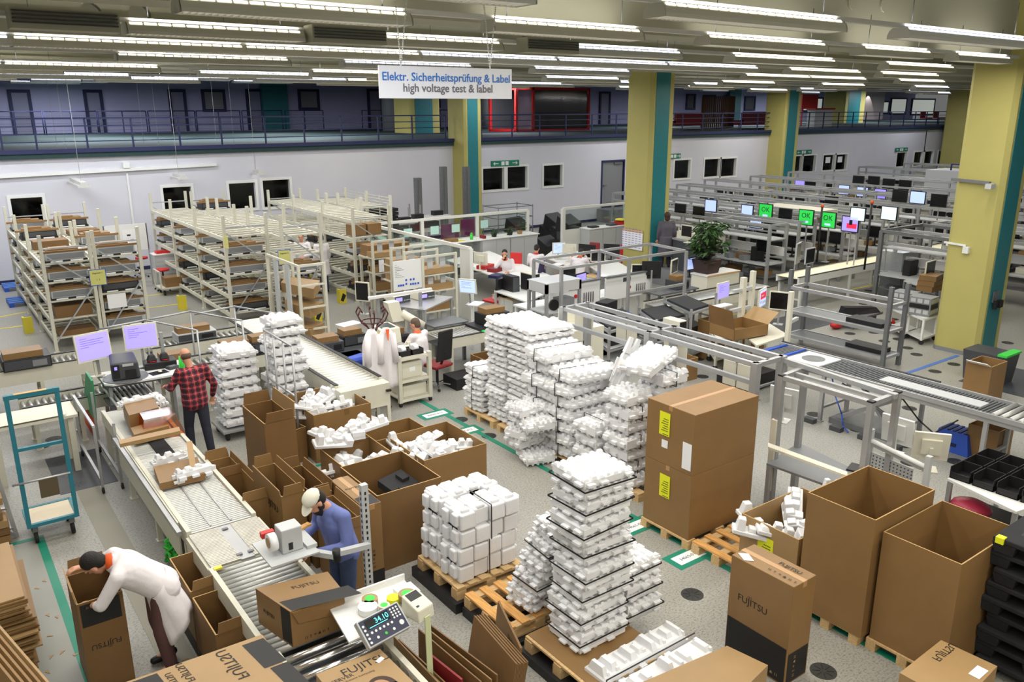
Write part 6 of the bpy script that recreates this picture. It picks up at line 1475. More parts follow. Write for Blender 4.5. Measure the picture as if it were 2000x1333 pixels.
# glazed partition
wf=mat('partition_white',(222,222,214),.5)
t=T('glass_partition','white framed glass partition of the office beside the flow racks','partition',(0,0,0))
X0,Y0,Y1=11.15,17.0,22.6; X1=17.2; ZT=1.85
MB().bar((X0,Y0,ZT),(X0,Y1,ZT),.08).bar((X0,Y1,ZT),(X1,Y1,ZT),.08).build('top_rail',wf,t)
for x,y in ((X0,Y0),(X0,Y1),(13.0,Y1),(15.1,Y1),(X1,Y1)): MB().box(x-.05,x+.05,y-.05,y+.05,0,ZT).build('post',wf,t)
MB().box(X0-.03,X0+.03,Y0,Y0+.45,0,ZT).build('end_panel',wf,t); MB().box(X0,X1,Y1-.03,Y1+.03,0,1.15).build('lower_panel',wf,t); MB().box(X0-.02,X0+.02,Y0+.5,Y1,0,.95).build('side_panel',wf,t)
MB().box(X0+.05,X1-.05,Y1-.005,Y1+.005,1.15,ZT-.04).build('rear_glass',glass if 0 else glassmat('office_glass',(235,240,238),.06),t); MB().box(X0-.005,X0+.005,Y0+.5,Y1-.05,.95,ZT-.04).build('side_glass',MT.get('og') or bpy.data.materials['office_glass'],t)
for i,(px,py) in enumerate(((746,470),(797,455),(849,450),(890,446),(946,438))):
    x,z=WY(px,py,Y1-.05); tag(MB().box(x-.15,x+.15,Y1-.05,Y1-.045,z-.13,z+.13).build('pale_green_note',teallab),'pale green paper sheet on the office glass, %s from left'%['first','second','third','fourth','fifth'][i],'paper','green sheets on the office glass')
for i,(px,py) in enumerate(((880,455),(918,445))):
    x,z=WY(px,py,Y1+1.2); tag(MB().box(x-.35,x+.35,Y1+1.2,Y1+1.25,.6,z+.3).build('purple_poster_board',mat('purple_%d'%i,(120,36,92),.6)),'purple display board behind the office glass, %s one'%['left','right'][i],'board')
t=T('glass_partition','white framed glass partition left of the large middle column','partition',(0,0,0))
x0,y0=G(1100,408,1.85); x1=x0+3.0
MB().bar((x0,y0,1.85),(x1,y0,1.85),.08).bar((x1,y0,1.85),(x1,y0-1.4,1.85),.08).build('top_rail',wf,t)
for x,y in ((x0,y0),(x1,y0),(x1,y0-1.4)): MB().box(x-.06,x+.06,y-.06,y+.06,0,1.85).build('post',wf,t)
MB().box(x0,x1,y0-.02,y0+.02,0,1.1).box(x1-.02,x1+.02,y0-1.4,y0-.03,0,1.1).build('lower_panel',wf,t); MB().box(x0+.06,x1-.06,y0-.005,y0+.005,1.1,1.8).build('glass',bpy.data.materials['office_glass'],t)
# office cabinets
for i in range(5):
    x=11.4+1.15*i; op=(i==2)
    t=T('office_cabinet','grey office cupboard along the glass partition, %s from left'%['first','second (left of the open shelf)','third, open shelf','fourth','last'][i],'cabinet',(x,21.95,0))
    if op:
        MB().box(0,.03,0,.5,0,1.1).box(1.1,1.13,0,.5,0,1.1).box(.03,1.1,.47,.5,0,1.1).box(.03,1.1,0,.47,0,.04).box(.03,1.1,0,.47,.5,.53).build('carcass',lgrey,t)
    else:
        MB().box(0,1.13,0,.5,0,1.1).build('body',lgrey,t)
        for k in range(2): MB().box(.01+.56*k,.56+.56*k,-.02,0,.05,1.08).build('door',lgrey,t)
tag(MB().box(11.35,17.2,21.9,22.5,1.1,1.13).build('long_worktop',white),'long white top board over the office cupboards with plants','worktop')
tb=T('office_cabinet','grey cupboard with white top in front of the second glass partition','cabinet',(*G(1142,500,.0),0)); x,y=G(1144,447,1.12); tb.location=(x,y-.2,0); MB().box(0,1.9,0,.5,0,1.1).build('body',lgrey,tb); MB().box(-.02,1.92,-.03,.52,1.1,1.13).build('top_board',white,tb)
for k in range(3): MB().box(.02+.63*k,.62+.63*k,-.02,0,.05,1.08).build('door',lgrey,tb)
for i,(dx,m_,lab,hh) in enumerate(((.2,black,'black flat case on the cupboard of the second partition',.05),(1.1,dgrey,'dark folder stack on the cupboard of the second partition',.06),(1.5,red,'red box on the cupboard near the large column',.12))):
    tag(MB().box(x+dx,x+dx+.35,y-.1,y+.15,1.131,1.131+hh).build('desk_item',m_),lab,'box')
tag(MB().ball((0,0,.04),.2,14,0,(1,1,.25)).build('yellow_bowl',ytape,None,(x+1.68,y+.02,1.27)),'yellow bowl on the red box near the large column','bowl')
for i,(px,py,m_,lab,s_) in enumerate(((881,472,card,'open wooden tray on the long cupboard top',.2),(898,473,ytape,'yellow papers on the long cupboard top',.14),(921,466,green,'green bottle on the long cupboard top',.07),(943,464,MT['dark_red'],'small red cup on the long cupboard top',.05))):
    x,y=G(px,py,1.13); y=22.15
    x,_=WY(px,py,22.15)
    if i==2: o=MB().cyl((0,0,0),(0,0,.16),.05,n=12).cyl((0,0,.16),(0,0,.22),.05,.02,n=12).build('bottle',m_,None,(x,y,1.131))
    else: o=MB().box(-s_,s_,-.12,.12,0,[.1,.01,0,.1][i]).build(['wooden_tray','papers','','cup'][i],m_,None,(x,y,1.131))
    tag(o,lab,['tray','papers','bottle','cup'][i])
def plant(label,loc,h_,r,pot=(.07,.12),potm=None,n=14,seed=1,lm=None,leafl=.16):
    R=random.Random(seed); t=T('potted_plant',label,'plant',loc); MB().frus(0,0,0,pot[1],pot[0]*1.6,pot[0]*1.6,pot[0]*2,pot[0]*2).build('pot',potm or dgrey,t)
    st=MB(); lf=MB()
    for i in range(n):
        a=R.uniform(0,6.28); rr=R.uniform(.1,1)*r; z=pot[1]+R.uniform(.3,1)*h_; P=Vector((rr*math.cos(a),rr*math.sin(a),z)); st.cyl((rr*.1*math.cos(a),rr*.1*math.sin(a),pot[1]*.9),P,.006,n=4)
        for k in range(7):
            b=R.uniform(0,6.28); d=Vector((math.cos(b),math.sin(b),R.uniform(-.6,.5))).normalized(); s_=d.cross(Vector((0,0,1))).normalized()*leafl*.16; Q=P+Vector((R.uniform(-.05,.05),R.uniform(-.05,.05),R.uniform(-.12,.05)))
            lf.face([Q,Q+d*leafl*.5+s_,Q+d*leafl+Vector((0,0,-leafl*.25)),Q+d*leafl*.5-s_])
    st.build('stems',leafd,t); lf.build('leaves',lm or leaf,t); return t
for i,(px,lab,s_) in enumerate(((965,'small potted plant on the long cupboard, left of pair',.16),(996,'tiny plant in black pot on the long cupboard',.1),(1015,'larger green plant in brown pot at the cupboard end',.3))):
    x,_=WY(px,464,22.2); plant(lab,(x,22.2,1.131),s_,s_*.7,n=6,seed=i+2,leafl=.12,potm=cardlt if i==2 else black)
# office desks, chairs, people
ptable('office_desk','long white office desk with red papers before the bearded seated person',((872,508),(1062,572),(1100,548),(955,490)),.75,white,MT['light_grey'])
ptable('office_desk','white office desk with monitors at the right side of the office',((1062,502),(1108,520),(1160,503),(1095,478)),.75,white,MT['light_grey'])
ptable('office_desk','white office desk corner near the right tool panel',((1150,520),(1190,545),(1240,530),(1195,505)),.75,white,MT['light_grey'])
ptable('office_desk','near white office desk extending toward the measuring frame',((965,568),(1030,590),(1062,575),(1000,555)),.78,white,MT['light_grey'])
for i,(px,py,rz,sm,bm,lab) in enumerate(((1003,545,2.2,red,red,'red office chair behind the bearded seated person'),(1030,545,.6,red,red,'red office chair with tall back of the middle seated person'),(1040,575,.5,navy,navy,'dark blue office chair in the office'),(935,615,.2,red,black,'black and red swivel chair under the near office desk'),(1115,555,.9,orange,orange,'office chair with bright orange jacket over backrest'),(1150,500,2.0,dred,dred,'dark red chair behind the black monitors'))):
    x,y=G(px,py,0 if i==3 else .0)
    z={0:(1003,508,.9),1:(1030,502,.9),2:(1042,528,.8),3:(937,600,.35),4:(1100,515,.85),5:(1155,487,.9)}[i]; x,y=G(*z); x+=(.45 if i==3 else 0); chair(lab,(x,y,0),rz,sm,bm)
x,y=G(988,496,1.22); person('bearded person in white coat sitting with hand at the chin',(x,y,0),2.3,sit(arms=dict(elR=(.22,.34,.88),wrR=(.05,.3,1.1),face=(-.15,1,-.1),head=(0,.16,1.24))),'coat',coat,dark,hairb,beard=True,collar=orange,vox=.014)
x,y=G(1046,488,1.22); person('person in white coat with red collar sitting in profile at the desk',(x,y,0),-.9,sit(arms=dict(face=(0,1,-.55))),'coat',coat,jeans,hairb,collar=red,vox=.014)
x,y=G(1130,500,1.15); person('person in white coat leaning head on hand at the right desk',(x,y,0),-1.0,sit(arms=dict(elR=(.2,.42,.82),wrR=(.1,.3,1.12),head=(0,.24,1.18),face=(.1,1,-.5))),'coat',coat,dark,hairb,collar=orange,vox=.014)
pm(915,502,1.1,-1.2,scr_d,'dark office monitor at left end of the long desk'); pm(940,505,1.1,2.0,scr_d,'white-backed office monitor beside the bearded person')
pm(1092,485,1.1,-.3,scr_b,'office monitor with pale blue screen at the right desk',txt='lines'); pm(1112,488,1.1,2.4,scr_d,'white-backed monitor right of the pale blue screen'); pm(1147,490,1.1,2.0,scr_d,'black office monitor facing away near the plant',bez=black,w=.5,h=.34); pm(1168,500,1.1,-.6,scr_d,'silver office monitor with dark screen near large column'); pm(1195,488,1.05,2.2,scr_d,'black monitor facing away left of the flipchart',bez=black,w=.45)
for i,(px,py,w_,d,h_,m_,lab) in enumerate(((948,522,.5,.3,.1,red,'red document tray stack on the long desk, upper'),(968,528,.45,.3,.1,dred,'dark red and white paper stack on the long desk'),(970,540,.4,.3,.08,navy,'dark blue folder stack on the long desk'),(905,520,.3,.2,.05,paper,'white papers at the left end of the long desk'),(1000,548,.4,.3,.01,paper,'white sheets on the near part of long desk'),(1090,515,.4,.3,.01,paper,'white papers on the right desk'),(1180,537,.35,.25,.02,paper,'papers at the near end of the right desk'))):
    x,y=G(px,py,.78); tag(MB().box(-w_/2,w_/2,-d/2,d/2,0,h_).build('papers',m_,None,(x,y,.752),.4),lab,'papers')
for i,(px,py,lab) in enumerate(((985,600,'grey drawer pedestal under the near office desk, left'),(1002,605,'grey drawer pedestal with wooden top under the near office desk'),(1158,560,'drawer pedestal under the right office desk'))):
    x,y=G(px,py,.3); t=T('drawer_pedestal',lab,'cabinet',(x,y,0)); MB().box(-.2,.2,-.25,.25,.0,.6).build('body',white,t)
    for k in range(3): MB().box(-.19,.19,-.265,-.25,.03+k*.19,.2+k*.19).build('drawer',lgrey,t)
    MB().box(-.21,.21,-.26,.26,.6,.62).build('top_board',wood,t)
# flipchart on large column
t=T('notice_board','white paper chart on cork strip fixed to the large yellow column','board',(18.04,17.85,0)); ya,za=WX(1216,447,18.0); yb,zb=WX(1255,448,18.0); zc=WX(1250,490,18.0)[1]
MB().box(-.03,-.01,yb-17.85,ya-17.85,za-.06,za+.02).build('cork_strip',wood,t); MB().box(-.04,-.02,yb-17.85,ya-17.85,zc,za-.06).build('paper_chart',paper,t); m=MB()
for i in range(9):
    for k in range(6): m.box(-.045,-.041,yb-17.85+.06+k*.15,yb-17.85+.15+k*.15,zc+.06+i*.07,zc+.075+i*.07)
m.build('chart_entries',MT['screen_text'],t)
t=T('red_cart','red plastic crate stand in front of the large column','stand',(*G(1225,500,.5),0)); MB().box(-.25,.25,-.2,.2,.3,.75).build('crate',red,t); MB().bar((-.25,0,0),(-.25,0,.3),.03).bar((.25,0,0),(.25,0,.3),.03).build('leg',alud,t); MB().bar((-.3,0,.9),(.3,0,.9),.03).bar((-.3,0,.9),(-.25,0,.75),.02).bar((.3,0,.9),(.25,0,.75),.02).build('handle',red,t)
# stuff behind the office by the wall
for i,(px,lab) in enumerate(((818,'left'),(868,'middle'),(913,'right'))):
    x,z=WY(px,348 if i==0 else 326,27.0); tag(MB().box(x-.12,x+.12,27.0,27.2,0,z).box(x-.03,x+.03,26.98,27.0,.3,z-.1).build('steel_mast',alud),'tall dark steel mast near the back wall, %s one of three'%lab,'mast')
for i,(px,py,n_,lab) in enumerate(((740,430,9,'black'),)):
    x,_=WY(742,400,25.5)
    for k in range(14): tag(MB().box(0,.9,0,.8,0,.1).build('black_crate',black,None,(x-.35,25.2,.15+k*.13+.0),.02*(k%3)),'flat black crate in the tall black stack behind the fourth rack','crate','black crates stacked by the wall')
tag(MB().box(x-.4,x+.6,25.1,26.1,0,.145).build('black_base_pallet',black),'black pallet under the stack of black crates by the wall','pallet')
for i,(px,py,w_,lab) in enumerate(((775,430,1.4,'left'),(800,400,1.3,'middle'),(840,425,1.5,'right'))):
    x,_=WY(px,py,26.0+.5*i); t=T('work_bench','workshop bench with black parts near the back wall, %s'%lab,'bench',(x,26.0+.5*i,0)); MB().box(-w_/2,w_/2,-.35,.35,.85,.9).box(-w_/2,w_/2,-.3,.3,1.3,1.33).build('shelves',white,t)
    for sx_ in (-w_/2+.04,w_/2-.04): MB().bar((sx_,.3,0),(sx_,.3,1.8),.05).bar((sx_,-.3,0),(sx_,-.3,.85),.05).build('leg',alu,t)
    tag(MB().box(x-.5,x+.3,25.85+.5*i,26.2+.5*i,.902,1.12).box(x+.1,x+.5,25.85+.5*i,26.1+.5*i,1.335,1.5).build('black_equipment',black),'black equipment lying on the %s workshop bench by the wall'%lab,'equipment')
# wire shelf trolley
t=T('wire_shelf','tall open wire shelf trolley behind the office glass','shelf',(*G(992,460,.1),0)); x,_=WY(992,400,25.2); t.location=(x,25.2,0)
for a,b in ((-.8,-.5),(.8,-.5),(.8,.5),(-.8,.5)): MB().cyl((a,b,0),(a,b,1.75),.02,n=6).build('post',alud,t)
for z in (.4,.9,1.3,1.7):
    m=MB().bar((-.8,-.5,z),(.8,-.5,z),.025).bar((.8,-.5,z),(.8,.5,z),.025).bar((.8,.5,z),(-.8,.5,z),.025).bar((-.8,.5,z),(-.8,-.5,z),.025); m.build('shelf_frame',alud,t)
for i,(px,py,z,lab) in enumerate(((1085,432,1.0,'upper left'),(1110,436,1.1,'upper right'),(1075,452,.6,'lower left'),(1098,455,.6,'lower right'),(1010,440,.9,'beside the wire shelf'),(1070,478,.4,'lowest'))):
    x,y=G(px,py,z); o=MB().hexa([(-.45,-.3,0),(.45,-.3,0),(.45,.3,0),(-.45,.3,0),(-.45,-.3,.25),(.45,-.3,.25),(.45,.2,.55),(-.45,.2,.55)]).build('black_tilted_bin',black,None,(x,y,z-.25),.3); tag(o,'black tilted parts bin behind the office desks, %s'%lab,'bin')
    tag(MB().box(-.4,.4,-.25,.25,0,z-.26).build('bin_stand',dgrey,None,(x,y,0),.3),'dark stand carrying the tilted black bin, %s'%lab,'stand')
# fence shelves with flat cartons (in front of the glass partition)
for i,(px,py,ph,lab) in enumerate(((775,560,465,'first from left'),(830,575,480,'second from left'),(862,585,492,'third from left'),(895,590,500,'fourth, nearest the seated worker'))):
    x,y=[(9.62,19.35),(9.5,18.1),(9.46,17.35),(9.5,16.55)][i]
    t=T('divider_rack','cream rack with grey divider plates and flat cartons, %s'%lab,'rack',(x,y,0))
    for a,b in ((0,0),(.92,0)): MB().box(a-.03,a+.03,b-.03,b+.03,0,1.9).build('post',cream,t)
    MB().bar((0,0,1.87),(.92,0,1.87),.05).build('top_rail',cream,t); MB().box(.0,.92,-.02,.5,.5,.53).box(0,.92,-.02,.5,1.0,1.03).box(0,.92,-.02,.5,1.4,1.42).build('shelves',cream,t)
    for k in range(2): MB().box(.2+.35*k,.34+.35*k,.1,.13,1.42 if i<3 else .3,1.85).build('divider_plate',MT['light_grey'],t)
    tag(MB().box(x+.05,x+.88,y+.03,y+.45,1.432,1.56).build('flat_wide_carton',cardlt),'wide flat carton on top shelf of divider rack, %s'%lab,'carton'); tag(MB().box(x+.05,x+.85,y+.03,y+.45,1.032,1.18).build('flat_wide_carton',cardlt),'wide flat carton on middle shelf of divider rack, %s'%lab,'carton')
    tag(MB().box(x+.1,x+.85,y+.03,y+.45,.532,.72).build('flat_wide_carton',card),'brown carton on low shelf of divider rack, %s'%lab,'carton')
    if i<3: tag(MB().box(x+.15,x+.3,y-.03,y-.025,1.05,1.38).build('paper_tag',paper),'white paper tag hanging on divider rack, %s'%lab,'paper')
for i in range(2): 
    x,y=G(697+25*i,505+8*i,1.5); tag(MB().box(-.3,.3,-.25,.25,0,.3).build('shelf_carton',card,None,(10.0+.62*i,20.0-.05*i,1.402)),'brown carton above the divider racks, %s of two'%['left','right'][i],'carton')
tag(MB().box(9.65,10.98,19.65,20.3,1.36,1.4).box(9.67,9.73,19.67,19.73,0,1.36).box(10.9,10.96,19.67,19.73,0,1.36).box(9.67,9.73,20.2,20.26,0,1.36).box(10.9,10.96,20.2,20.26,0,1.36).build('carton_shelf',cream),'cream shelf carrying two brown cartons behind divider racks','shelf')
# whiteboard with blue magnets
x,y=G(789,520,1.5); t=T('planning_board','white planning board with blue squares on post above the test station','board',(*G(770,570,1.15),0)); MB().box(0,.75,0,.03,1.15,1.85).build('board',white,t); MB().box(.35,.4,.03,.07,0,1.3).build('post',alu,t)
m=MB()
for a,b in ((.1,1.25),(.16,1.25),(.22,1.25),(.3,1.27),(.3,1.36),(.42,1.25),(.48,1.25),(.54,1.25),(.62,1.25),(.42,1.36),(.5,1.36)): m.box(a,a+.045,-.006,0,b,b+.045)
m.build('blue_magnets',blue,t); m=MB()
for k in range(8): m.box(.04,.04+.05+.02*(k%4)*3,-.004,0,1.75-.04*k,1.755-.04*k)
m.build('writing',dgrey,t)
# test station with white light bar, two instruments, monitor
A_=G(719,583,1.5); B_=G(843,565,1.6); t=T('light_bar','long white lamp bar over the test instruments','lamp',(A_[0],A_[1],1.5)); MB().bar((0,0,0),(B_[0]-A_[0],B_[1]-A_[1],.1),.09,.05).build('bar',white,t); MB().box(.2,.26,0,.05,-1.5,0).box(1.2,1.26,0,.05,-1.5,.07).build('support_post',alu,t)
ptable('instrument_shelf','grey metal shelf carrying two measuring instruments',((757,596),(830,606),(885,580),(815,572)),1.15,alu,alu)
for i,(px,py,lab) in enumerate(((782,583,'left'),(830,576,'right'))):
    x,y=G(px,py,1.25); t=T('measuring_instrument','cream measuring instrument with glowing blue display, %s one'%lab,'instrument',(x-.2,y-.1,1.155),.1); MB().box(0,.42,0,.35,0,.17).build('casing',beige,t,bevel=.01); MB().box(.01,.41,-.008,0,.01,.16).build('front_panel',dgrey,t); MB().box(.03,.2,-.012,-.008,.05,.13).build('display',scr_v,t)
    m=MB()
    for k in range(4): m.cyl((.25+.04*k,-.01,.06),(.25+.04*k,-.02,.06),.012,n=8)
    m.build('knobs',lgrey,t)
pm(707,570,1.35,-1.0,scr_d,'portrait monitor with dark screen left of the instruments',w=.3,h=.38); pm(913,560,1.3,-1.0,scr_b,'tilted wall monitor with blue screen at the office end',tilt=10,txt='lines')
x,y=G(930,590,1.1); tag(MB().box(-.2,.2,-.12,.12,1.05,1.07).box(-.02,.02,.08,.12,0,1.05).build('keyboard_shelf',paper,None,(x,y,0),.6),'white keyboard tray under the tilted blue monitor','keyboard'); 
t=T('ceiling_arm_camera','cream tubular inspection camera on tilted arm beside coat stand','camera',(7.35,13.9,1.35)); MB().cyl((.12,0,.0),(.5,-.18,-.28),.08,n=16).build('tube',beige,t); MB().hexa([(-.1,-.05,-.15),(.15,-.05,-.15),(.15,.15,-.15),(-.1,.15,-.15),(-.2,-.05,.25),(.05,-.05,.25),(.05,.15,.25),(-.2,.15,.25)]).build('bracket',beige,t); MB().bar((0,.1,-1.35),(0,.1,-.1),.05).build('post',alu,t)
# computers on table left of coat stand
ptable('low_bench','dark bench with computers between long conveyor and coat stand',((640,675),(672,700),(735,680),(690,650)),.6,dgrey,dgrey)
x,y=G(672,690,.62); 
unit('black desktop computer left of coat stand',(5.95,14.55,.605),.55,.45,.2,dgrey,rz=-.05); unit('black desktop computer behind the coat stand',(6.6,14.75,.605),.5,.45,.2,black); unit('computer with carton before the seated tester',(7.1,13.95,.7),.55,.45,.2,dgrey)
t=T('table_block','grey stand under the computer before the seated tester','stand',(7.05,13.9,0)); MB().box(0,.65,0,.5,0,.69).build('body',dgrey,t)
x,y=6.5,14.0; t=T('blue_bin','blue plastic bin with lid beside the coat stand','bin',(x-.2,y-.1,0)); MB().frus(.25,.3,.0,.5,.4,.5,.48,.58).build('tub',blue,t); MB().box(0,.5,0,.62,.5,.56).frus(.25,.3,.56,.6,.44,.56,.38,.5).build('lid',mat('bin_lid_blue',(60,92,200),.45),t,bevel=.01)
tag(MB().box(6.1,6.6,13.45,13.8,0,.3).build('red_bin',red),'low red bin under the blue bin','bin')
# coat stand with coats
t=T('coat_stand','dark red bentwood coat stand with curved hooks','coat stand',(6.28,12.78,0)); cs=mat('bentwood',(74,22,26),.35)
MB().cyl((0,0,.3),(0,0,1.55),.028,.022).build('pole',cs,t)
for k in range(4):
    a=k*1.57+.5; m=MB(); m.path([(.02*math.cos(a),.02*math.sin(a),.75),(.12*math.cos(a),.12*math.sin(a),.35),(.32*math.cos(a),.32*math.sin(a),.02)],.016,6); m.build('leg',cs,t)
for k in range(6):
    a=k*1.047+.2; c_,s_=math.cos(a),math.sin(a); m=MB(); m.path([(.02*c_,.02*s_,1.35),(.1*c_,.1*s_,1.5),(.24*c_,.24*s_,1.62),(.3*c_,.3*s_,1.75),(.25*c_,.25*s_,1.85),(.2*c_,.2*s_,1.78)],.013,6); m.build('hook',cs,t)
m=MB(); m.path([(.2*math.cos(i*.5236),.2*math.sin(i*.5236),1.6) for i in range(13)],.012,6); m.build('ring',cs,t)
def hung(label,loc,rz,L=1.0,w=.3,seed=1):
    R=random.Random(seed); m=MB(); n=36; rows=12
    for r_ in range(rows+1):
        f=r_/rows
        for i in range(n):
            a=2*math.pi*i/n; fo=1+(.06+.12*f)*math.sin(a*5+seed)+.04*math.sin(a*9+f*3)
            W_=(.05+(w-.05)*min(1,f*4)**.6)*(1 if f<.6 else 1+.2*(f-.6)); D_=.05+.07*f
            m.v.append((W_*math.cos(a)*fo,D_*math.sin(a)*fo,-L*f))
    for r_ in range(rows):
        for i in range(n): j=(i+1)%n; m.f.append((r_*n+i,r_*n+j,(r_+1)*n+j,(r_+1)*n+i)); m.m.append(0); m.sm.append(True)
    t=T('hung_coat',label,'coat',loc,rz); o=m.build('coat_body',coat,t); o.modifiers.new('s','SOLIDIFY').thickness=.008
    for s_ in (-1,1):
        a=MB(); a.cyl((s_*w*.6,-.04,-.1),(s_*w*.85,-.08,-.62),.055,.06,n=12); a.build('sleeve',coat,t)
    MB().face([(-.05,-.1,-.02),(.06,-.1,-.02),(.01,-.13,-.32)]); q=MB(); q.hexa([(-.035,-.1,-.0),(.035,-.1,-.0),(.03,-.09,-.0),(-.03,-.09,0),(-.004,-.13,-.2),(.004,-.13,-.2),(.004,-.12,-.2),(-.004,-.12,-.2)]); q.build('orange_lining',orange,t) if seed==3 else None
    return t
hung('white lab coat with orange collar hanging on the coat stand, left',(6.16,12.6,1.5),.1,1.05,.17,1); hung('white lab coat hanging at the right of coat stand',(6.42,12.55,1.5),-.2,1.08,.17,3)
x,y=G(700,622,1.45); tag(MB().box(-.2,.2,-.13,.13,0,.01).build('paper_sheet',paper,None,(6.02,13.2,1.5),.2),'white sheet held at the top left of coat stand','paper')
# cart with cream printers
t=T('printer_cart','cream three-shelf wheeled cart with printers right of the coat stand','trolley',(6.6,12.45,0)); 
for a,b in ((0,0),(.62,0),(.62,.75),(0,.75)): MB().box(a-.035,a+.035,b-.035,b+.035,.08,.96).build('post',cream,t); MB().cyl((a-.02,b,.04),(a+.02,b,.04),.04).build('castor_wheel',rubber,t)
for z in (.12,.48,.9): MB().box(0,.62,0,.75,z,z+.02).box(0,.62,-.03,.02,z-.03,z+.02).box(0,.62,.73,.78,z-.03,z+.02).build('shelf',beige,t)
for i,(z,w_,d,h_,lab) in enumerate(((.145,.5,.6,.22,'large cream machine on the bottom shelf of printer cart'),(.505,.42,.5,.3,'cream printer with yellow side on the middle shelf of cart'))):
    u=T('printer',lab,'printer',(6.68,12.5,z)); MB().box(0,w_,0,d,0,h_).build('housing',beige,u,bevel=.012)
    if i: MB().box(-.004,0,.02,.25,.02,h_-.03).build('yellow_side',yel,u); MB().box(.15,.27,-.005,0,.12,.2).build('paper_slot',paper,u)
u=T('printer','cream printer with glass top standing behind the printer cart','printer',(6.75,13.42,.9)); MB().hexa([(0,0,0),(.45,0,0),(.45,.45,0),(0,.45,0),(.02,.02,.3),(.43,.02,.3),(.4,.43,.34),(.02,.43,.34)]).build('housing',beige,u,bevel=.012); MB().hexa([(.08,.08,.312),(.36,.08,.312),(.34,.36,.34),(.08,.36,.34),(.08,.08,.316),(.36,.08,.316),(.34,.36,.344),(.08,.36,.344)]).build('window',dgrey,u); MB().box(-.004,0,.03,.3,.05,.25).build('yellow_side',yel,u)
t=T('printer_stand','grey stand under the cream printer behind the cart','stand',(6.72,13.38,0)); MB().box(0,.5,0,.5,0,.895).build('body',MT['light_grey'],t)
for i,(a,lab) in enumerate(((.02,'left'),(.28,'right'))):
    u=T('open_bin','small black open bin with rolls on top of printer cart, %s'%lab,'bin',(6.62+a,12.5,.922)); MB().box(0,.24,0,.01,0,.1).box(0,.24,.24,.25,0,.1).box(0,.01,0,.25,0,.1).box(.23,.24,0,.25,0,.1).box(0,.24,0,.25,0,.01).build('bin_body',black,u)
    tag(MB().cyl((.06,.08,.07),(.16,.1,.07),.055,n=14).cyl((.06,.18,.08),(.18,.17,.08),.05,n=14).build('paper_rolls',paper,None,(6.62+a,12.5,.96)),'white paper rolls in the %s black bin on the cart'%lab,'rolls')
# seated tester
chair('black high-backed office chair of the seated tester',(7.72,13.02,0),.2,dred,black,hi=.62,basem=chrome)
person('person in white coat with orange collar seated at the test station seen from behind',(7.52,13.25,0),.35,sit(arms=dict(face=(-.2,1,-.3),wrL=(-.2,.45,.85),elL=(-.28,.2,.78))),'coat',coat,dark,hairg,collar=orange,vox=.012)
# middle conveyor (along x)
xconv('test_conveyor','dark roller conveyor with yellow edge running from the seated tester to the right',8.1,10.9,13.35,.7,.8,.075,.022,side=cream,edge=black,legs=3,sh=.18)
tag(MB().box(8.35,9.2,14.15,14.75,.84,.87).box(8.4,8.46,14.2,14.26,0,.84).box(9.1,9.16,14.2,14.26,0,.84).build('steel_table',alud),'grey steel table top behind the dark conveyor','table')
unit('black machine on black carrier at the middle conveyor',(9.25,13.55,.86),.6,.45,.24,black); tag(MB().box(9.05,10.05,13.4,14.05,.815,.855).build('black_carrier',black),'black carrier plate on the middle conveyor','tray')
tag(MB().box(9.0,9.12,13.3,13.36,.83,.86).build('green_indicator',MT['screen_green']),'small green glowing indicator on the edge of middle conveyor','indicator')
open_carton('open_carton','brown open carton with red label strip under the middle conveyor',(8.55,12.55,0),.5,.55,.5,m_=card2); tag(MB().box(7.9,8.45,12.6,13.1,0,.22).build('black_crate',black),'black crate on the floor right of the seated tester','crate')
tag(MB().box(9.9,10.25,13.0,13.3,0,.35).build('red_box',red),'small red box on the floor left of the beige control cabinet','box')
# beige control cabinet
x,y=9.62,12.1
t=T('control_cabinet','beige control cabinet with paper list at the end of the big frame','cabinet',(9.25,10.95,0)); MB().box(0,.9,0,1.0,0,1.3).build('body',beige,t,bevel=.008); MB().box(-.004,0,.1,.4,.25,.8).build('paper_list',paper,t); MB().cyl((-.01,.7,1.15),(0,.7,1.15),.02).build('red_lamp',red,t)
tag(MB().hexa([(0,0,0),(.4,0,0),(.4,.25,0),(0,.25,0),(0,.22,.02),(.4,.22,.02),(.4,.25,.02),(0,.25,.02)]).box(0,.4,.2,.23,0,.3).build('laptop',beige,None,(9.4,11.3,1.31),-.4),'cream open laptop on the beige control cabinet','laptop')
# measuring frame (grey) with fan
t=T('measuring_frame','grey aluminium measuring cabinet with silver hood in the centre','machine',(10.4,13.0,0)); 
for a,b in ((0,0),(.9,0),(.9,.6),(0,.6)): MB().box(a-.03,a+.03,b-.03,b+.03,0,1.7).build('post',alu,t)
MB().box(-.03,.93,-.03,.63,1.5,1.72).build('hood',MT['light_grey'],t); MB().box(0,.9,0,.6,1.05,1.08).box(0,.9,0,.6,.6,.63).build('shelf',lgrey,t); MB().cyl((.3,.1,1.2),(.3,.16,1.2),.12,n=18).build('fan',black,t); MB().box(.5,.85,.1,.4,1.08,1.3).build('inner_box',mgrey,t)
for i,(x,y,z,lab) in enumerate(((9.55,14.55,.78,'open computer tower with green board on the near office desk'),(9.7,14.0,.1,'open computer tower on the shelf under the near desk'))):
    u=T('computer_tower',lab,'computer',(*( (G(1040,555,1.0)) if i==0 else (10.95,12.6)),.785 if i==0 else 0)); MB().box(0,.22,0,.5,0,.45).build('casing',beige,u); MB().box(-.006,0,.02,.48,.02,.43).build('open_side',black,u); MB().box(.0,.22,-.01,0,.01,.44).build('front_panel',black,u)
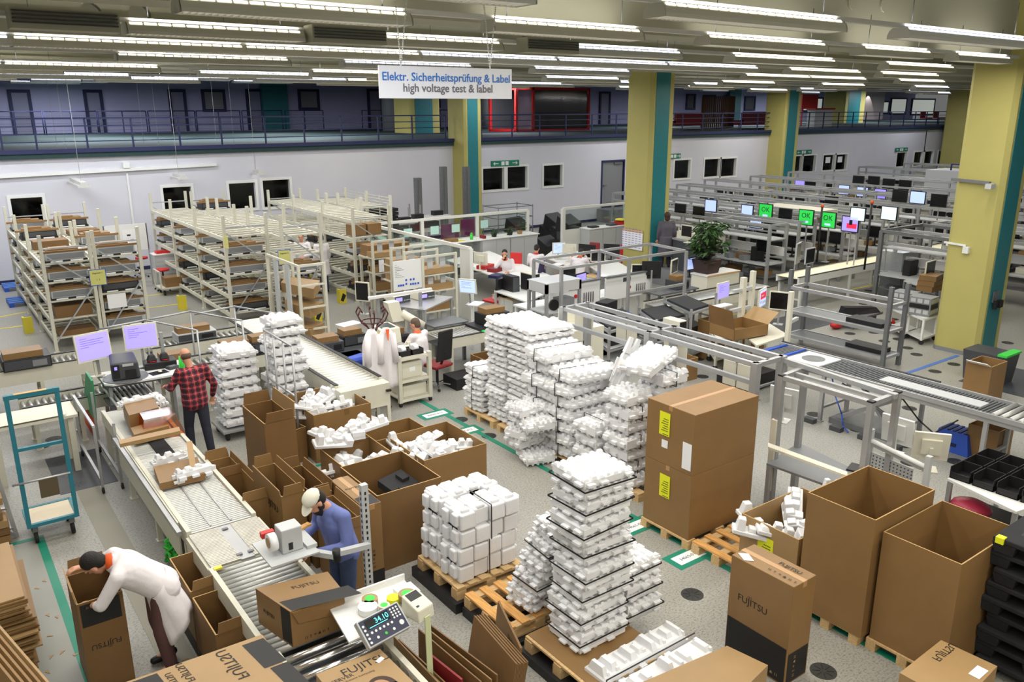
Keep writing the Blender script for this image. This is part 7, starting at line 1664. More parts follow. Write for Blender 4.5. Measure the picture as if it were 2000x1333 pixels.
x,y=G(1002,555,1.0); u=T('computer_tower','black computer tower standing on the long office desk','computer',(x,y,.752)); MB().box(0,.2,0,.45,0,.42).build('casing',black,u); MB().box(0,.2,-.01,0,.02,.4).build('front_panel',dgrey,u)
# aluminium frame over the tool-panel line
t=T('profile_frame','aluminium profile frame over the tool panel line','frame',(0,0,0))
for x,y in ((10.75,12.95),(12.7,12.95),(14.5,12.9),(10.95,14.15),(12.9,14.15),(14.6,14.15)): MB().box(x-.03,x+.03,y-.03,y+.03,0,2.0).build('post',alu,t)
for a,b in (((10.75,12.95,2),(14.5,12.95,2)),((10.95,14.15,2),(14.6,14.15,2)),((10.75,12.95,2),(10.95,14.15,2)),((12.7,12.95,2),(12.9,14.15,2)),((14.5,12.95,2),(14.6,14.15,2)),((12.7,12.95,1.2),(14.5,12.95,1.2))): MB().bar(a,b,.055).build('crossbar',alu,t)
tag(MB().box(11.0,14.5,14.3,15.0,.78,.815).box(11.02,11.08,14.32,14.38,0,.78).box(14.4,14.46,14.32,14.38,0,.78).box(11.02,11.08,14.9,14.96,0,.78).box(14.4,14.46,14.9,14.96,0,.78).build('monitor_table',white),'long table behind the white tool panels carrying monitors','table')
for i,(x0,x1) in enumerate(((11.3,12.8),(13.0,14.5))):
    t=T('tool_board','white tool panel with red button and hanging screwdrivers, %s one'%['left','right'][i],'panel',(x0,14.0,0)); MB().box(0,x1-x0,0,.05,.8,1.35).build('panel',white,t); MB().box(0,x1-x0,-.03,.08,1.35,1.38).build('edge_rail',alud,t); MB().cyl((.75,-.03,1.05),(.75,0,1.05),.045,n=14).build('red_button',red,t); m=MB()
    for k in range(5): m.cyl((1.0+k*.07,-.02,.85),(1.0+k*.07,-.02,1.1),.01,n=6)
    m.build('screwdrivers',black,t); MB().box(.55,.8,-.005,0,1.2,1.3).build('dark_socket',dgrey,t); MB().box(.05,.1,0,.05,0,.8).box(x1-x0-.1,x1-x0-.05,0,.05,0,.8).build('leg',alu,t)
pm(1135,548,1.3,.25,scr_v,'monitor with violet screen above the left tool panel',bez=black,txt='lines'); pm(1110,535,1.25,-1.0,scr_d,'dark monitor seen edge-on left of violet tool panel monitor'); pm(1250,530,1.35,-.7,scr_d,'silver monitor with dark screen above the right tool panel, left'); pm(1272,527,1.4,2.5,scr_d,'black monitor seen from behind above the right tool panel',bez=black,w=.42,h=.38); pm(1318,520,1.4,.4,scr_d,'cream monitor with black screen above right tool panel',w=.4)
pm(1352,515,1.2,.0,scr_b,'left half of paired monitors with pale blue screens',bez=black,txt='lines',w=.36); pm(1373,515,1.2,.0,scr_b,'right half of paired monitors with pale blue screens',bez=black,txt='lines',w=.3)
# tool carts
for i,(cs,z,lab) in enumerate(((((1150,620),(1190,648),(1262,628),(1215,605)),.9,'left grey tool cart with black case on top'),(((1248,608),(1282,632),(1342,620),(1300,598)),.95,'middle grey tool cart with black foam insert'),(((1298,588),(1350,612),(1388,600),(1340,580)),1.1,'right grey tool cart with black foam insert'))):
    t,c,g=pcart('tool_cart',lab,cs,z,shelves=(.2,.5),up=.08); MB().hexa([(p.x*.9,p.y*.9,z) for p in g]+[(p.x*.9,p.y*.9,z+.05) for p in g]).build('foam_insert',epsd,t)
    tag(MB().hexa([(c.x+p.x*.7,c.y+p.y*.7,.505) for p in g]+[(c.x+p.x*.7,c.y+p.y*.7,.7) for p in g]).build('black_tray',black),'black tray on the middle shelf of the %s'%lab.split(' with')[0],'tray')
    if i==0:
        tag(MB().box(0,.45,0,.28,0,.3).build('black_case',black,None,(c.x-.2,c.y+.1,.955),.3),'black open case on the left tool cart','case'); tag(MB().box(0,.3,0,.22,0,.004).build('paper_sheet',paper,None,(c.x+.1,c.y-.3,.955),.3),'white sheet on the left tool cart','paper'); tag(MB().frus(0,0,0,.1,.12,.12,.03,.03).build('blue_cone',blue,None,(c.x+.2,c.y-.15,.962)),'small blue cone on the white sheet of tool cart','cone')
# big aluminium frame with hanging cream panels
t=T('profile_frame','long double-beam aluminium frame behind the rear foam wall','frame',(0,0,0))
for x,y in ((8.6,10.3),(8.6,8.3),(8.6,6.35),(9.15,8.3),(9.15,6.35),(9.15,10.3)): MB().box(x-.05,x+.05,y-.05,y+.05,0,2.0).build('post',alu,t)
for a,b in (((8.6,10.3,1.97),(8.6,6.35,1.97)),((9.15,10.3,1.97),(9.15,6.35,1.97)),((8.6,10.3,1.97),(9.15,10.3,1.97)),((8.6,8.3,1.97),(9.15,8.3,1.97)),((8.6,6.35,1.97),(9.15,6.35,1.97)),((8.6,10.3,1.72),(8.6,6.35,1.72)),((8.85,10.3,1.97),(8.85,6.35,1.97))): MB().bar(a,b,.06).build('crossbar',alu,t)
MB().bar((9.15,6.35,1.95),(9.1,4.7,1.9),.06).build('crossbar',alu,t)
for i,(px,py,lab) in enumerate(((1140,628,'first'),(1223,652,'second'),(1318,690,'third'),(1438,730,'fourth'))):
    x=9.2; y,z=WX(px,py,x); t=T('keyboard_holder','pair of cream hanging keyboard panels in the big frame, %s from left'%lab,'panel',(x,y,z-.2))
    for k in range(2): MB().box(-.01,.01,-.24+k*.25,-.02+k*.25,0,.36).build('panel',MT['beige_plastic'],t)
    MB().bar((0,0,.36),(0,0,.45),.03).bar((0,-.2,.45),(0,.25,.45),.04).bar((0,0,.45),(-.0,.0,2.0-z+.2),.03).build('hanger',alud,t)
for i,(px,py,lab) in enumerate(((1215,790,'a'),(1110,700,'b'))): pass
xconv('lower_line','low bench line with black crates under the big frame',9.7,10.5,11.0,.5,.5,.1,.02,side=alu,legs=2,each=False) if 0 else None
pcart('low_shelf','wooden topped low shelf with black crate behind the big frame',((1128,650),(1140,668),(1195,655),(1175,640)),.6,shelves=(.2,),cast=False,cat='shelf')
tag(MB().box(0,.5,0,.35,0,.25).build('black_crate',black,None,(*G(1165,675,.3),.215)),'black crate with red lining in the low shelf behind big frame','crate')
# right part of line: tower monitors, printer, cartons
t=T('monitor_column','cream slotted column carrying monitor arms beside the violet monitor','post',(*G(1462,600,0),0)); x,y=12.55,10.9; t.location=(13.45,10.4,0)
MB().box(-.05,.05,-.05,.05,0,1.9).box(.25,.33,-.05,.05,0,2.0).build('column',beige,t); MB().bar((-.35,0,1.25),(.3,0,1.25),.06).bar((-.3,0,1.65),(.3,0,1.65),.06).build('arm',lgrey,t)
pm(1413,568,1.35,.1,scr_v,'violet-screened monitor above white keyboard shelf',w=.4,h=.32,txt='lines'); x,y=G(1409,597,1.1); tag(MB().box(-.28,.28,-.1,.12,0,.02).build('keyboard_shelf',white,None,(x,y,1.08),.05),'white keyboard shelf under the violet monitor right of tool carts','shelf')
tag(MB().box(x-.02,x+.02,y+.14,y+.18,0,1.35).box(x-.3,x+.3,y+.1,y+.14,1.04,1.075).build('shelf_post',alu),'slim post carrying the violet monitor and keyboard shelf','post')
pm(1490,582,1.35,.35,scr_b,'monitor showing red and white page above open carton',w=.42,h=.34,txt='red'); pm(1522,588,1.35,-1.1,scr_d,'angled monitor with dim red page beside it',w=.36,h=.34,txt=None)
t=T('monitor_column','white slotted post right of the red screen monitor','post',(*G(1537,670,.9),0)); MB().box(-.04,.04,-.04,.04,0,1.9).build('column',beige,t); MB().bar((0,0,1.3),(.4,.1,1.3),.06).build('arm',lgrey,t); MB().cyl((.12,.1,1.55),(.12,.1,1.68),.035,n=10).build('red_beacon',red,t); MB().cyl((.12,.1,1.68),(.12,.1,1.78),.035,n=10).build('green_beacon',MT['screen_green'],t); MB().bar((0,0,1.5),(.12,.1,1.5),.03).build('beacon_bracket',black,t); MB().cyl((.12,.1,1.49),(.12,.1,1.56),.02).build('beacon_stem',black,t)
def ocf(t,g,h_): pass
x,y=G(1433,650,.95)
t=T('open_carton','wide open carton with large raised flap on the right assembly line','carton',(12.45,9.75,.87),-.12); MB().box(0,.9,0,.7,0,.01).box(0,.9,0,.01,0,.22).box(0,.01,0,.7,0,.22).box(.89,.9,0,.7,0,.22).box(0,.9,.69,.7,0,.22).build('carton_body',card,t)
MB().hexa([(.9,.0,.22),(.9,.7,.22),(.89,.7,.22),(.89,0,.22),(1.2,.02,.42),(1.2,.68,.42),(1.19,.68,.42),(1.19,.02,.42)]).build('flap',cardlt,t); MB().hexa([(0,0,.22),(0,.7,.22),(.01,.7,.22),(.01,0,.22),(-.08,.02,.6),(-.08,.68,.6),(-.07,.68,.6),(-.07,.02,.6)]).build('flap',card2,t)
ptable('carton_table','table carrying the open carton with raised flap',((1433,640),(1478,675),(1540,655),(1500,630)),.85,beige,cream)
unit('open computer with pink tape on small cart by the open carton',(12.1,10.85,.66),.22,.45,.42,beige,carton=False,m2=black)
pcart('side_cart','small cream cart carrying the open computer',((1388,648),(1400,665),(1440,655),(1425,640)),.65,shelves=(.25,),m_=cream,sm=beige)
open_carton('waste_carton','brown open carton on the floor left of the carton table',(11.75,10.35,0),.4,.5,.45,m_=card); open_carton('waste_carton','larger brown open carton behind the red screen monitor',(14.0,10.6,0),.6,.5,.7,m_=card2); open_carton('waste_carton','open carton on stand behind the raised flap carton',(13.3,11.0,.0),.45,.4,.85,m_=card)
tag(MB().box(12.2,13.1,9.2,9.9,.0,.3).build('black_crates',black),'black crates lying under the carton table','crates')
# conveyor towards the light table from the middle
xconv('test_conveyor','cream conveyor behind the tool carts leading right',13.6,17.6,12.6,.7,.8,.1,.03,side=cream,edge=black,legs=3,sh=.18)
unit('black and grey device with carton beside paired monitors',(14.9,13.5,.9),.45,.4,.22,dgrey); tag(MB().box(14.2,15.6,13.4,14.1,.86,.895).box(14.25,14.3,13.45,13.5,0,.86).box(15.5,15.55,13.45,13.5,0,.86).build('steel_table',alud),'steel table under the paired pale blue monitors','table')
t=T('planter_cabinet','beige cupboard with wooden edge carrying the brown planter','cabinet',(16.6,14.0,0)); MB().box(0,1.3,0,.55,0,.95).build('body',MT['beige_plastic'],t); MB().box(-.02,1.32,-.02,.57,.95,.98).build('top_board',white,t); MB().box(-.021,1.321,-.024,-.02,.95,.98).build('wood_edge',wood2,t)
P0=G(1405,500,1.0)
t=plant('large leafy plant with dark and green leaves in brown box planter',(16.95,14.35,.981),.95,.5,pot=(.28,.36),potm=mat('planter_brown',(62,42,36),.6),n=40,seed=9,leafl=.3)
lf=MB(); R=random.Random(4)
for i in range(120):
    a=R.uniform(0,6.28); r_=R.uniform(.05,.38); Q=Vector((r_*math.cos(a)-.15,r_*math.sin(a),R.uniform(.3,.8))); b=R.uniform(0,6.28); d=Vector((math.cos(b),math.sin(b),R.uniform(-.5,.3))).normalized(); s_=d.cross(Vector((0,0,1))).normalized()*.06; lf.face([Q,Q+d*.1+s_,Q+d*.2,Q+d*.1-s_])
lf.build('dark_leaves',leafd,t)
# counter with woman
t=T('reception_counter','grey fronted counter with beige boxes behind the standing person','counter',(19.2,16.6,0)); c0=Vector((*G(1315,464,1.45),0)); c1=Vector((*G(1372,476,1.45),0))
t.location=(0,0,.45); MB().hexa([(c0.x,c0.y,.06),(c1.x,c1.y,.06),(c1.x+.6,c1.y+.1,.06),(c0.x+.6,c0.y+.1,.06),(c0.x,c0.y,.95),(c1.x,c1.y,.95),(c1.x+.6,c1.y+.1,.95),(c0.x+.6,c0.y+.1,.95)]).build('front',dgrey,t); MB().hexa([(c0.x-.05,c0.y,.95),(c1.x-.05,c1.y,.95),(c1.x+.65,c1.y+.1,.95),(c0.x+.65,c0.y+.1,.95),(c0.x-.05,c0.y,1.0),(c1.x-.05,c1.y,1.0),(c1.x+.65,c1.y+.1,1.0),(c0.x+.65,c0.y+.1,1.0)]).build('counter_top',alu,t)
for k in range(2): q=c0+(c1-c0)*(.12+.42*k); tag(MB().box(0,.3,-.55,0,0,.22).build('beige_drawer_box',beige,None,(q.x,q.y,1.452)),'beige drawer box on the grey counter, %s one'%['left','right'][k],'box')
pm(1341,452,1.8,FX,scr_d,'monitor with black screen over the grey counter, left'); pm(1370,457,1.8,FX,scr_d,'monitor with black screen over the grey counter, right')
tag(MB().box(18.2,19.75,15.3,17.6,0,.5).build('platform',mgrey),'low grey platform beside the large middle column','platform')
person('person with brown hair in long grey dress standing at the large column seen from behind',(18.5,17.3,.5),-.6,stand(h=.97),'coat',greyc,dark,mat('hair_red_brown',(70,42,34),.7),coatlen=dict(L=.62),hair='long',vox=.016)
# ================================================================== RIGHT: assembly lines, near right bench, racks
DM={}
def bench(x,y0,y1,lab,h_=2.0,seed=0,north=True,top=True,w=.8):
    t=T('assembly_bench',lab,'bench',(x,y0,0)); L=y1-y0; n=max(2,int(L/2.0)+1); p0=None
    for i in range(n):
        y=L*i/(n-1)
        for xx in (0,w):
            if p0 is None: p0=MB().box(-.04,.04,-.04,.04,0,h_).build('post',alu,t,(xx,y,0))
            else: q=p0.copy(); C.objects.link(q); q.parent=t; q.location=(xx,y,0)
    for z,xx in ((h_,0),(h_,w),(h_-.28,0)): MB().bar((xx,0,z),(xx,L,z),.075).build('long_rail',alu,t)
    for i in range(n): y=L*i/(n-1); MB().bar((0,y,h_),(w,y,h_),.06).build('crossbar',alu,t)
    MB().box(-.1,w,0,L,.78,.82).build('worktop',lgrey,t); MB().box(0,w,0,L,.4,.42).build('lower_shelf',alud,t); MB().box(w-.06,w,0,L,1.0,1.25).build('back_panel',white,t); MB().box(.1,w,0,L,1.5,1.53).build('upper_shelf',lgrey,t)
    return t
KIT={}
def item(kind,loc,rz=0):
    if kind not in KIT:
        if kind=='dev': o=MB().box(-.15,.15,-.2,.2,0,.16).box(-.155,-.15,-.15,.15,.03,.13).build('test_device',beige); tag(o,'small beige test device on the far assembly benches','device','test devices on the far benches')
        elif kind=='black': o=MB().box(-.22,.22,-.28,.28,0,.1).box(-.12,.12,-.2,.2,.1,.2).build('black_parts_tray',black); tag(o,'black parts tray on the far assembly benches','tray','black trays on the far benches')
        elif kind=='card': o=MB().box(-.16,.16,-.2,.2,0,.15).build('small_carton',card); tag(o,'small brown carton on the far assembly benches','carton','cartons on the far benches')
        elif kind=='kb': o=MB().hexa([(-.1,-.2,0),(.1,-.2,.05),(.1,.2,.05),(-.1,.2,0),(-.1,-.2,.02),(.1,-.2,.07),(.1,.2,.07),(-.1,.2,.02)]).build('keyboard_tray',white); tag(o,'white keyboard tray on the far assembly benches','keyboard','keyboards on the far benches')
        elif kind=='pc': o=MB().box(-.2,.2,-.1,.1,0,.42).box(-.205,-.2,-.08,.08,.03,.39).build('computer_tower',black); tag(o,'black computer tower standing on the far assembly benches','computer','towers on the far benches')
        elif kind=='sheet': o=MB().box(-.01,.01,-.2,.2,0,.3).build('instruction_sheet',white); tag(o,'white instruction panel on the far assembly benches','panel','white panels on the far benches')
        elif kind=='bin': o=MB().box(-.15,.15,-.12,.12,0,.14).build('grey_parts_bin',mgrey); tag(o,'grey parts bin on the far assembly benches','bin','parts bins on the far benches')
        KIT[kind]=o
    else: o=KIT[kind].copy(); C.objects.link(o)
    o.location=loc; o.rotation_euler=(0,0,rz); return o
R=random.Random(21)
M0=[None]
def genmon(loc,rz,back=False):
    lab='monitor with dark screen among the far assembly benches' 
    if M0[0] is None: M0[0]=monitor(lab,loc,rz,scr_d,.4,.32,black,.3,group='dark monitors on the far benches'); return
    dup(M0[0],loc,rz)
M1=[None]
def genback(loc,rz):
    lab='cream monitor seen from behind among the far assembly benches'
    if M1[0] is None: M1[0]=monitor(lab,loc,rz,scr_d,.42,.32,beige,.3,group='cream monitors seen from behind'); return
    dup(M1[0],loc,rz)
XS=[19.9,21.3,23.0,25.2,27.8,30.8,34.2,38.0,44.6,49.5]
for i,x in enumerate(XS):
    y0=14.6 if i<2 else (14.2 if i<4 else 10.0); y1=[18.6,21.5,24.5,25.5,25.5,26.5,26.5,27,27,27][i]
    bench(x,y0,y1,'long aluminium assembly bench in the hall behind the plant, %s row from the left'%['first','second','third','fourth','fifth','sixth','seventh','eighth','ninth','tenth'][i],h_=1.95)
    y=y0+.4; stp=.55 if i<6 else .75
    while y<y1-.3:
        k=R.random()
        if k<.3: genmon((x+.25,y,1.3),FX)
        elif k<.6: genback((x+.3,y,1.3),-FX)
        item(R.choice(['dev','black','card','kb','sheet','bin','pc','black']),(x+R.uniform(.2,.5),y+.25,.822),R.uniform(-.3,.3))
        if R.random()<.6: item(R.choice(['dev','black','bin','card']),(x+.4,y,.422),0)
        if k>.6: item(R.choice(['dev','pc','sheet','bin']),(x+.15,y-.05,.822),R.uniform(-.3,.3))
        y+=stp
for i,x in enumerate((21.3,24.0,27.0)):
    bench(x,8.6 if i else 9.2,12.0,'aluminium assembly bench in front of the bright conveyor, %s row behind near column'%['first','second','third'][i],h_=1.95)
    for k in range(4): item(['dev','black','card','pc'][k],(x+.4,9.5+k*.6,.822)); 
for i,(x,y0,y1) in enumerate(((21.0,2.5,6.6),(24.5,2.0,7.0))):
    bench(x,y0,y1,'aluminium assembly bench right of the near yellow column, %s row'%['first','second'][i],h_=2.0)
    for k in range(5): item(['dev','black','card','pc','kb'][k],(x+.4,y0+.4+k*.7,.822))
# specific monitors visible over the benches
SM=[(1562,361,scr_v,'violet lit monitor at the far column foot'),(1582,364,scr_d,'black monitor right of the far violet monitor'),(1623,395,scr_d,None),(1648,371,scr_b,None),(1676,353,scr_d,None),(1706,354,scr_d,None),(1735,359,scr_d,None),(1767,362,scr_d,None),(1684,375,scr_b,'black screen with small violet logo, third far row'),
(1719,379,scr_v,'violet lit monitor in the middle of the far rows'),(1757,383,scr_d,None),(1792,386,scr_b,None),(1833,392,scr_d,None),(1388,402,scr_b,'pale blue monitor left of the plant'),(1459,412,scr_b,'blue monitor right of the plant top'),(1675,419,scr_w,'white monitor left of the two lit screens'),(1736,417,scr_w,'pale green-white monitor in the middle rows'),
(1328,410,scr_d,None),(1364,416,scr_d,None),(1533,420,scr_d,None),(1503,448,scr_d,None),(1476,434,scr_b,None)]
for i,(px,py,sm,lab) in enumerate(SM):
    if py<380: X=34.45
    elif py<400: X=28.05
    else: X=21.55
    if px<1400: X=20.15
    y,z=WX(px,py,X)
    lab=lab or '%s monitor over the far benches, %s by order from left'%('dark' if sm is scr_d else 'blue lit',['1st','2nd','3rd','4th','5th','6th','7th','8th','9th','10th','11th','12th','13th','14th','15th','16th','17th','18th','19th','20th','21st','22nd'][sorted(range(len(SM)),key=lambda k:SM[k][0]).index(i)])
    monitor(lab,(X,y,z),FX,sm,.5 if py<400 else .42,.38 if py<400 else .34,black,max(.1,z-.34/2-.82-.0))
for i,(px,py,lab) in enumerate(((1495,413,'left'),(1574,425,'middle'),(1617,430,'right'))):
    X=21.55; y,z=WX(px,py,X); monitor('green screen reading OK, %s one of three'%lab,(X,y,z),FX,scr_g,.46,.42,black,max(.1,z-.21-.82),txt='OK')
X=21.55; y,z=WX(1660,438,X); monitor('screen with blue and red fields right of the OK screens',(X,y,z),FX,scr_v,.48,.4,black,max(.1,z-.2-.82),txt='blk')
x,y=G(1971,457,1.35); monitor('blue and red lit monitor at the right picture edge',(x,y,1.35),FX,scr_v,.4,.32,black,.3,txt='blk')
for i,(px,py,lab) in enumerate(((1560,495,'large tilted'),(1583,500,'smaller'))):
    x,y=G(px,py,1.5); monitor('%s black monitor at the left end of the bright conveyor'%lab,(x,y,1.5),.35 if i==0 else .1,scr_d,.42 if i else .36,.36 if i else .5,lgrey,1.3 if i else 1.23)
# beacons, cabinets
for i,(px,py) in enumerate(((1606,405),(1703,398),(1696,402))):
    if i==2: continue
    X=21.45; y,z=WX(px,py,X); t=T('signal_beacon','black signal pole with orange lamp in the far benches, %s'%['left','right'][i],'signal lamp',(X,y,0)); t.location.z=.82; z-=.82; MB().cyl((0,0,0),(0,0,z),.03,n=8).build('pole',black,t); MB().cyl((0,0,z),(0,0,z+.08),.045,n=10).build('orange_lamp',orange,t)
x,y=G(1640,420,.9); t=T('beige_shelter','beige open cabinet frame standing in the far benches','cabinet',(23.88,15.8,0)); MB().box(0,1.25,0,2.4,1.85,1.95).box(1.15,1.25,0,2.4,0,1.85).box(0,.1,0,.1,0,1.85).box(0,.1,2.3,2.4,0,1.85).build('frame',MT['beige_plastic'],t)
X=42; y,z=WX(1822,347,X); t=T('grey_cabinet','large grey machine cabinet at the far right in front of the wall','cabinet',(X,y-2.2,0)); MB().box(0,2,0,2.6,0,2.2).build('body',MT['light_grey'],t); MB().path([(.5,1,2.2),(.5,1,2.5),(.5,1.6,2.5),(.5,1.6,2.2)],.04,6).build('pipe',navy,t)
for i,(px,py) in enumerate(((1372,388),(1400,386),(1455,392),(1480,395),(1345,392))):
    X=22.6+i*.3; y,z=WX(px,py,X+2); item('black',(X+2,min(24,y),.822)); o=MB().hexa([(-.4,-1,0),(.4,-1,0),(.4,1,0),(-.4,1,0),(-.2,-.7,.5),(.3,-.7,.5),(.3,.8,.6),(-.2,.8,.6)]).build('black_cover',blackm,None,(24.5+i*.1,23.5-i*1.3,.0)); o.scale=(1,.6,2.2); tag(o,'black draped cover hanging behind the first benches, %s'%['one','two','three','four','five'][i],'cover','black covers behind the benches')
person('person in white coat bending among far benches near the far column',(*G(1555,392,.9),0),1.0,stand(arms=dict(head=(0,.3,1.5),chest=(0,.12,1.25),neck=(0,.22,1.4))),'coat',coat,dark,hairb,coatlen=dict(L=.45),vox=.022)
person('person in white coat with red collar standing among the far benches',(*G(1573,392,.9),0),2.0,stand(),'coat',coat,dark,hairb,coatlen=dict(L=.45),collar=red,vox=.022)
# bright light conveyor
t=roller_conveyor('light_conveyor','long conveyor with bright glossy surface leading to the right behind column',(18.7,13.35,0),9.5,.62,.85,.25,.03,rz=-math.pi/2,side=white,edge=black,legs=5,each=True,sh=.16)
MB().box(0,.62,.02,9.4,.835,.852).build('belt_plates',mat('painted_glow_belt',(246,240,206),.3,em=.25),t)  # emission puts the bright light on the belt into its material
t=T('profile_frame','aluminium frame over the bright conveyor next to the near column','frame',(0,0,0))
for x,y in ((21.2,11.95),(21.0,9.8),(23.2,11.9),(23.0,9.8)): MB().box(x-.05,x+.05,y-.05,y+.05,0,2.0).build('post',alud,t)
for a,b in (((21.2,11.95,2),(21.0,9.8,2)),((23.2,11.9,2),(23.0,9.8,2)),((21.2,11.95,2),(23.2,11.9,2)),((21.0,9.8,2),(23.0,9.8,2))): MB().bar(a,b,.08).build('crossbar',alud,t)
x,y=G(1752,520,.9); t=T('steel_box','brushed steel machine box at the near end of aluminium frame','machine',(x,y,.75)); MB().box(-.4,.4,-.35,.35,0,.6).build('housing',gal,t); MB().box(-.3,.3,-.3,.3,-.75,0).build('base',alud,t); t.location.z=.75
pm(1818,525,1.3,.1,scr_d,'black wide monitor left of the near column',w=.5,h=.34); 
tb,c,g=ptable('grey_table','grey table with boxes left of the near column',((1765,548),(1800,560),(1835,552),(1795,540)),.8,lgrey,alud)
for i in range(3): tag(MB().box(-.25,.3,-.2,.2,0,.13).build('flat_carton',card,None,(*G(1815,560,.9),.805+i*.135),.1*i),'flat brown carton stacked left of the near column, %s'%['bottom','middle','top'][i],'carton')
for i,(px,py,lab) in enumerate(((1770,600,'left'),(1805,610,'right'))):
    x,y=G(px,py,.62); t,c,g=pcart('white_trolley','white trolley carrying a grey server tower, %s of two'%lab,((px-28,py+2),(px,py+14),(px+26,py+6),(px-4,py-6)),.6,shelves=(.15,),m_=white,sm=white)
    u=T('server_tower','grey server tower with drive slots on the %s white trolley'%lab,'computer',(c.x-.22,c.y-.25,.605),.1); MB().box(0,.45,0,.5,0,.42).build('casing',mgrey,u); m=MB()
    for k in range(3):
        m.box(-.008,0,.04+.15*k,.15+.15*k,.05,.14); m.box(-.008,0,.04+.15*k,.15+.15*k,.3,.39); m.box(.03+.14*k,.14+.14*k,-.008,0,.05,.14); m.box(.03+.14*k,.14+.14*k,-.008,0,.3,.39)
    m.build('drive_slots',lgrey,u); MB().box(-.01,0,.03,.47,.17,.27).box(.03,.42,-.01,0,.17,.27).build('vent',black,u)
# grey empty rack
t=T('empty_rack','grey aluminium rack with three sloping empty shelves','rack',(15.62,8.45,0)); W_,L=.62,2.35
for a,b in ((0,0),(W_,0),(0,L),(W_,L)): MB().box(a-.04,a+.04,b-.04,b+.04,.0,1.75).build('post',alud,t)
for z in (.25,.8,1.35):
    MB().box(0,W_,0,L,z,z+.02).build('shelf_plate',mgrey if z<1.3 else alud,t) if z<1.3 else None
    MB().bar((0,0,z),(0,L,z),.07).bar((W_,0,z),(W_,L,z),.07).build('long_rail',alu,t); MB().bar((0,0,z),(W_,0,z),.06).bar((0,L,z),(W_,L,z),.06).build('cross_rail',alu,t)
for i,(b,z,lab) in enumerate(((.15,.825,'middle shelf'),(.1,.275,'lowest shelf'))): tag(MB().box(15.75,16.15,8.5+b,9.3+b,z,z+.09).build('black_tray',black),'black tray lying on the %s of the grey empty rack'%lab,'tray')
x,y=G(1655,610,.4); tag(MB().hexa([(0,0,0),(1.0,-.3,0),(1.1,0,0),(.1,.3,0),(0,.05,.2),(.95,-.2,.12),(1.0,-.02,.12),(.1,.25,.2)]).build('black_bag',blackm,None,(x,y,.3)),'long black bag with red piece behind the grey empty rack','bag')
tag(MB().box(x-.1,x+1.1,y-.3,y+.3,.25,.3).box(x,x+.05,y-.2,y+.2,0,.25).box(x+.95,x+1.0,y-.2,y+.2,0,.25).build('bag_stand',alud),'low stand under the long black bag','stand')
tag(MB().ball((0,0,.1),.16,10,0,(1.3,.8,.6)).build('red_bag',red,None,(x-.25,y+.1,.0)),'red bundle on the floor behind the grey empty rack','bag'); 
x,y=G(1740,618,.3); tag(MB().ball((0,0,.12),.15,10,0,(1,.8,.8)).build('red_green_bundle',red,None,(x,y,0)),'red bundle with green piece right of grey rack','bag')
# right conveyor line
t=roller_conveyor('assembly_conveyor','right conveyor line with fine rollers and white plates',(12.1,3.4,0),5.6,.75,.92,.055,.016,side=alu,rollm=alud,legs=5,each=False,sh=.1)
m=MB().box(.24,.52,1.7,3.3,.91,.93).build('white_plate',lgrey,t); MB().box(.02,.73,4.3,4.95,.91,.935).build('square_plate',white,t); MB().cyl((.38,4.62,.935),(.38,4.62,.94),.2,n=28).build('round_disc',alud,t)
for k,y in enumerate((5.05,5.45)): MB().cyl((0,y,.925),(.75,y,.925),.03,n=10).build('blue_roller',blue,t)
MB().box(-.09,-.05,0,5.6,.9,.97).build('outer_rail',alu,t); MB().box(.8,.86,2.6,5.6,.9,.96).build('black_rail',black,t)
m=MB()
for k in range(12): m.cyl((0,.1+k*.12,.93),(.75,.1+k*.12,.93),.04,n=10)
m.build('thick_rollers',roll,t)
for i,(y,lab) in enumerate(((6.6,'near'),)):
    t=T('scissor_lift','grey scissor lift mechanism under the right conveyor','machine',(12.15,y-.3,0)); MB().bar((.1,0,.1),(.6,1.0,.7),.06).bar((.1,1.0,.1),(.6,0,.7),.06).bar((.5,0,.1),(.1,1.0,.7),.06).build('scissor_arms',alu,t); MB().box(0,.7,0,1.1,0,.1).build('base_frame',alud,t)
for i in range(4): x,y=G(1590+40*i,780,0); tag(MB().box(-.06,.06,-.1,.1,0,.08).build('foot_pedal',dgrey,None,(11.9+.02*i,7.6-.5*i,0)),'grey foot pedal under right conveyor, %s from left'%['first','second','third','fourth'][i],'pedal')
t=T('cable','loose blue and black cables hanging under the right conveyor','cable',(12.1,7.4,0)); MB().path([(0,0,.85),(.02,-.1,.5),(.1,-.2,.2),(.0,-.3,.05),(-.15,-.5,.03)],.012,6).build('blue_cable',blue,t); MB().path([(0,-1.2,.85),(.1,-1.5,.5),(.0,-1.8,.4),(.05,-2.1,.7)],.012,6).build('black_cable',black,t)
# near right workstation frame
t=T('profile_frame','tall aluminium frame of the near right workstation','frame',(0,0,0))
for x,y in ((8.68,6.0),(8.68,4.77),(9.25,6.05),(9.25,4.77)): MB().box(x-.035,x+.035,y-.035,y+.035,0,1.9).build('post',alu,t)
for a,b in (((8.68,6.0,1.88),(8.68,4.77,1.88)),((9.25,6.05,1.88),(9.25,4.77,1.88)),((8.68,6.0,1.88),(9.25,6.05,1.88)),((8.68,4.77,1.88),(9.25,4.77,1.88)),((8.97,6.0,1.86),(8.97,4.77,1.86))): MB().bar(a,b,.06).build('crossbar',alu,t)
MB().box(8.9,9.04,4.95,5.85,1.78,1.83).build('lamp_bar',white,t); MB().box(8.62,8.66,5.98,6.06,.3,1.3).build('cable_sleeve',beige,t)
for q in ((8.68,6.0),(8.68,4.77),(9.25,6.05),(9.25,4.77)): MB().box(q[0]-.038,q[0]+.038,q[1]-.038,q[1]+.038,1.9,1.92).build('end_cap',black,t)
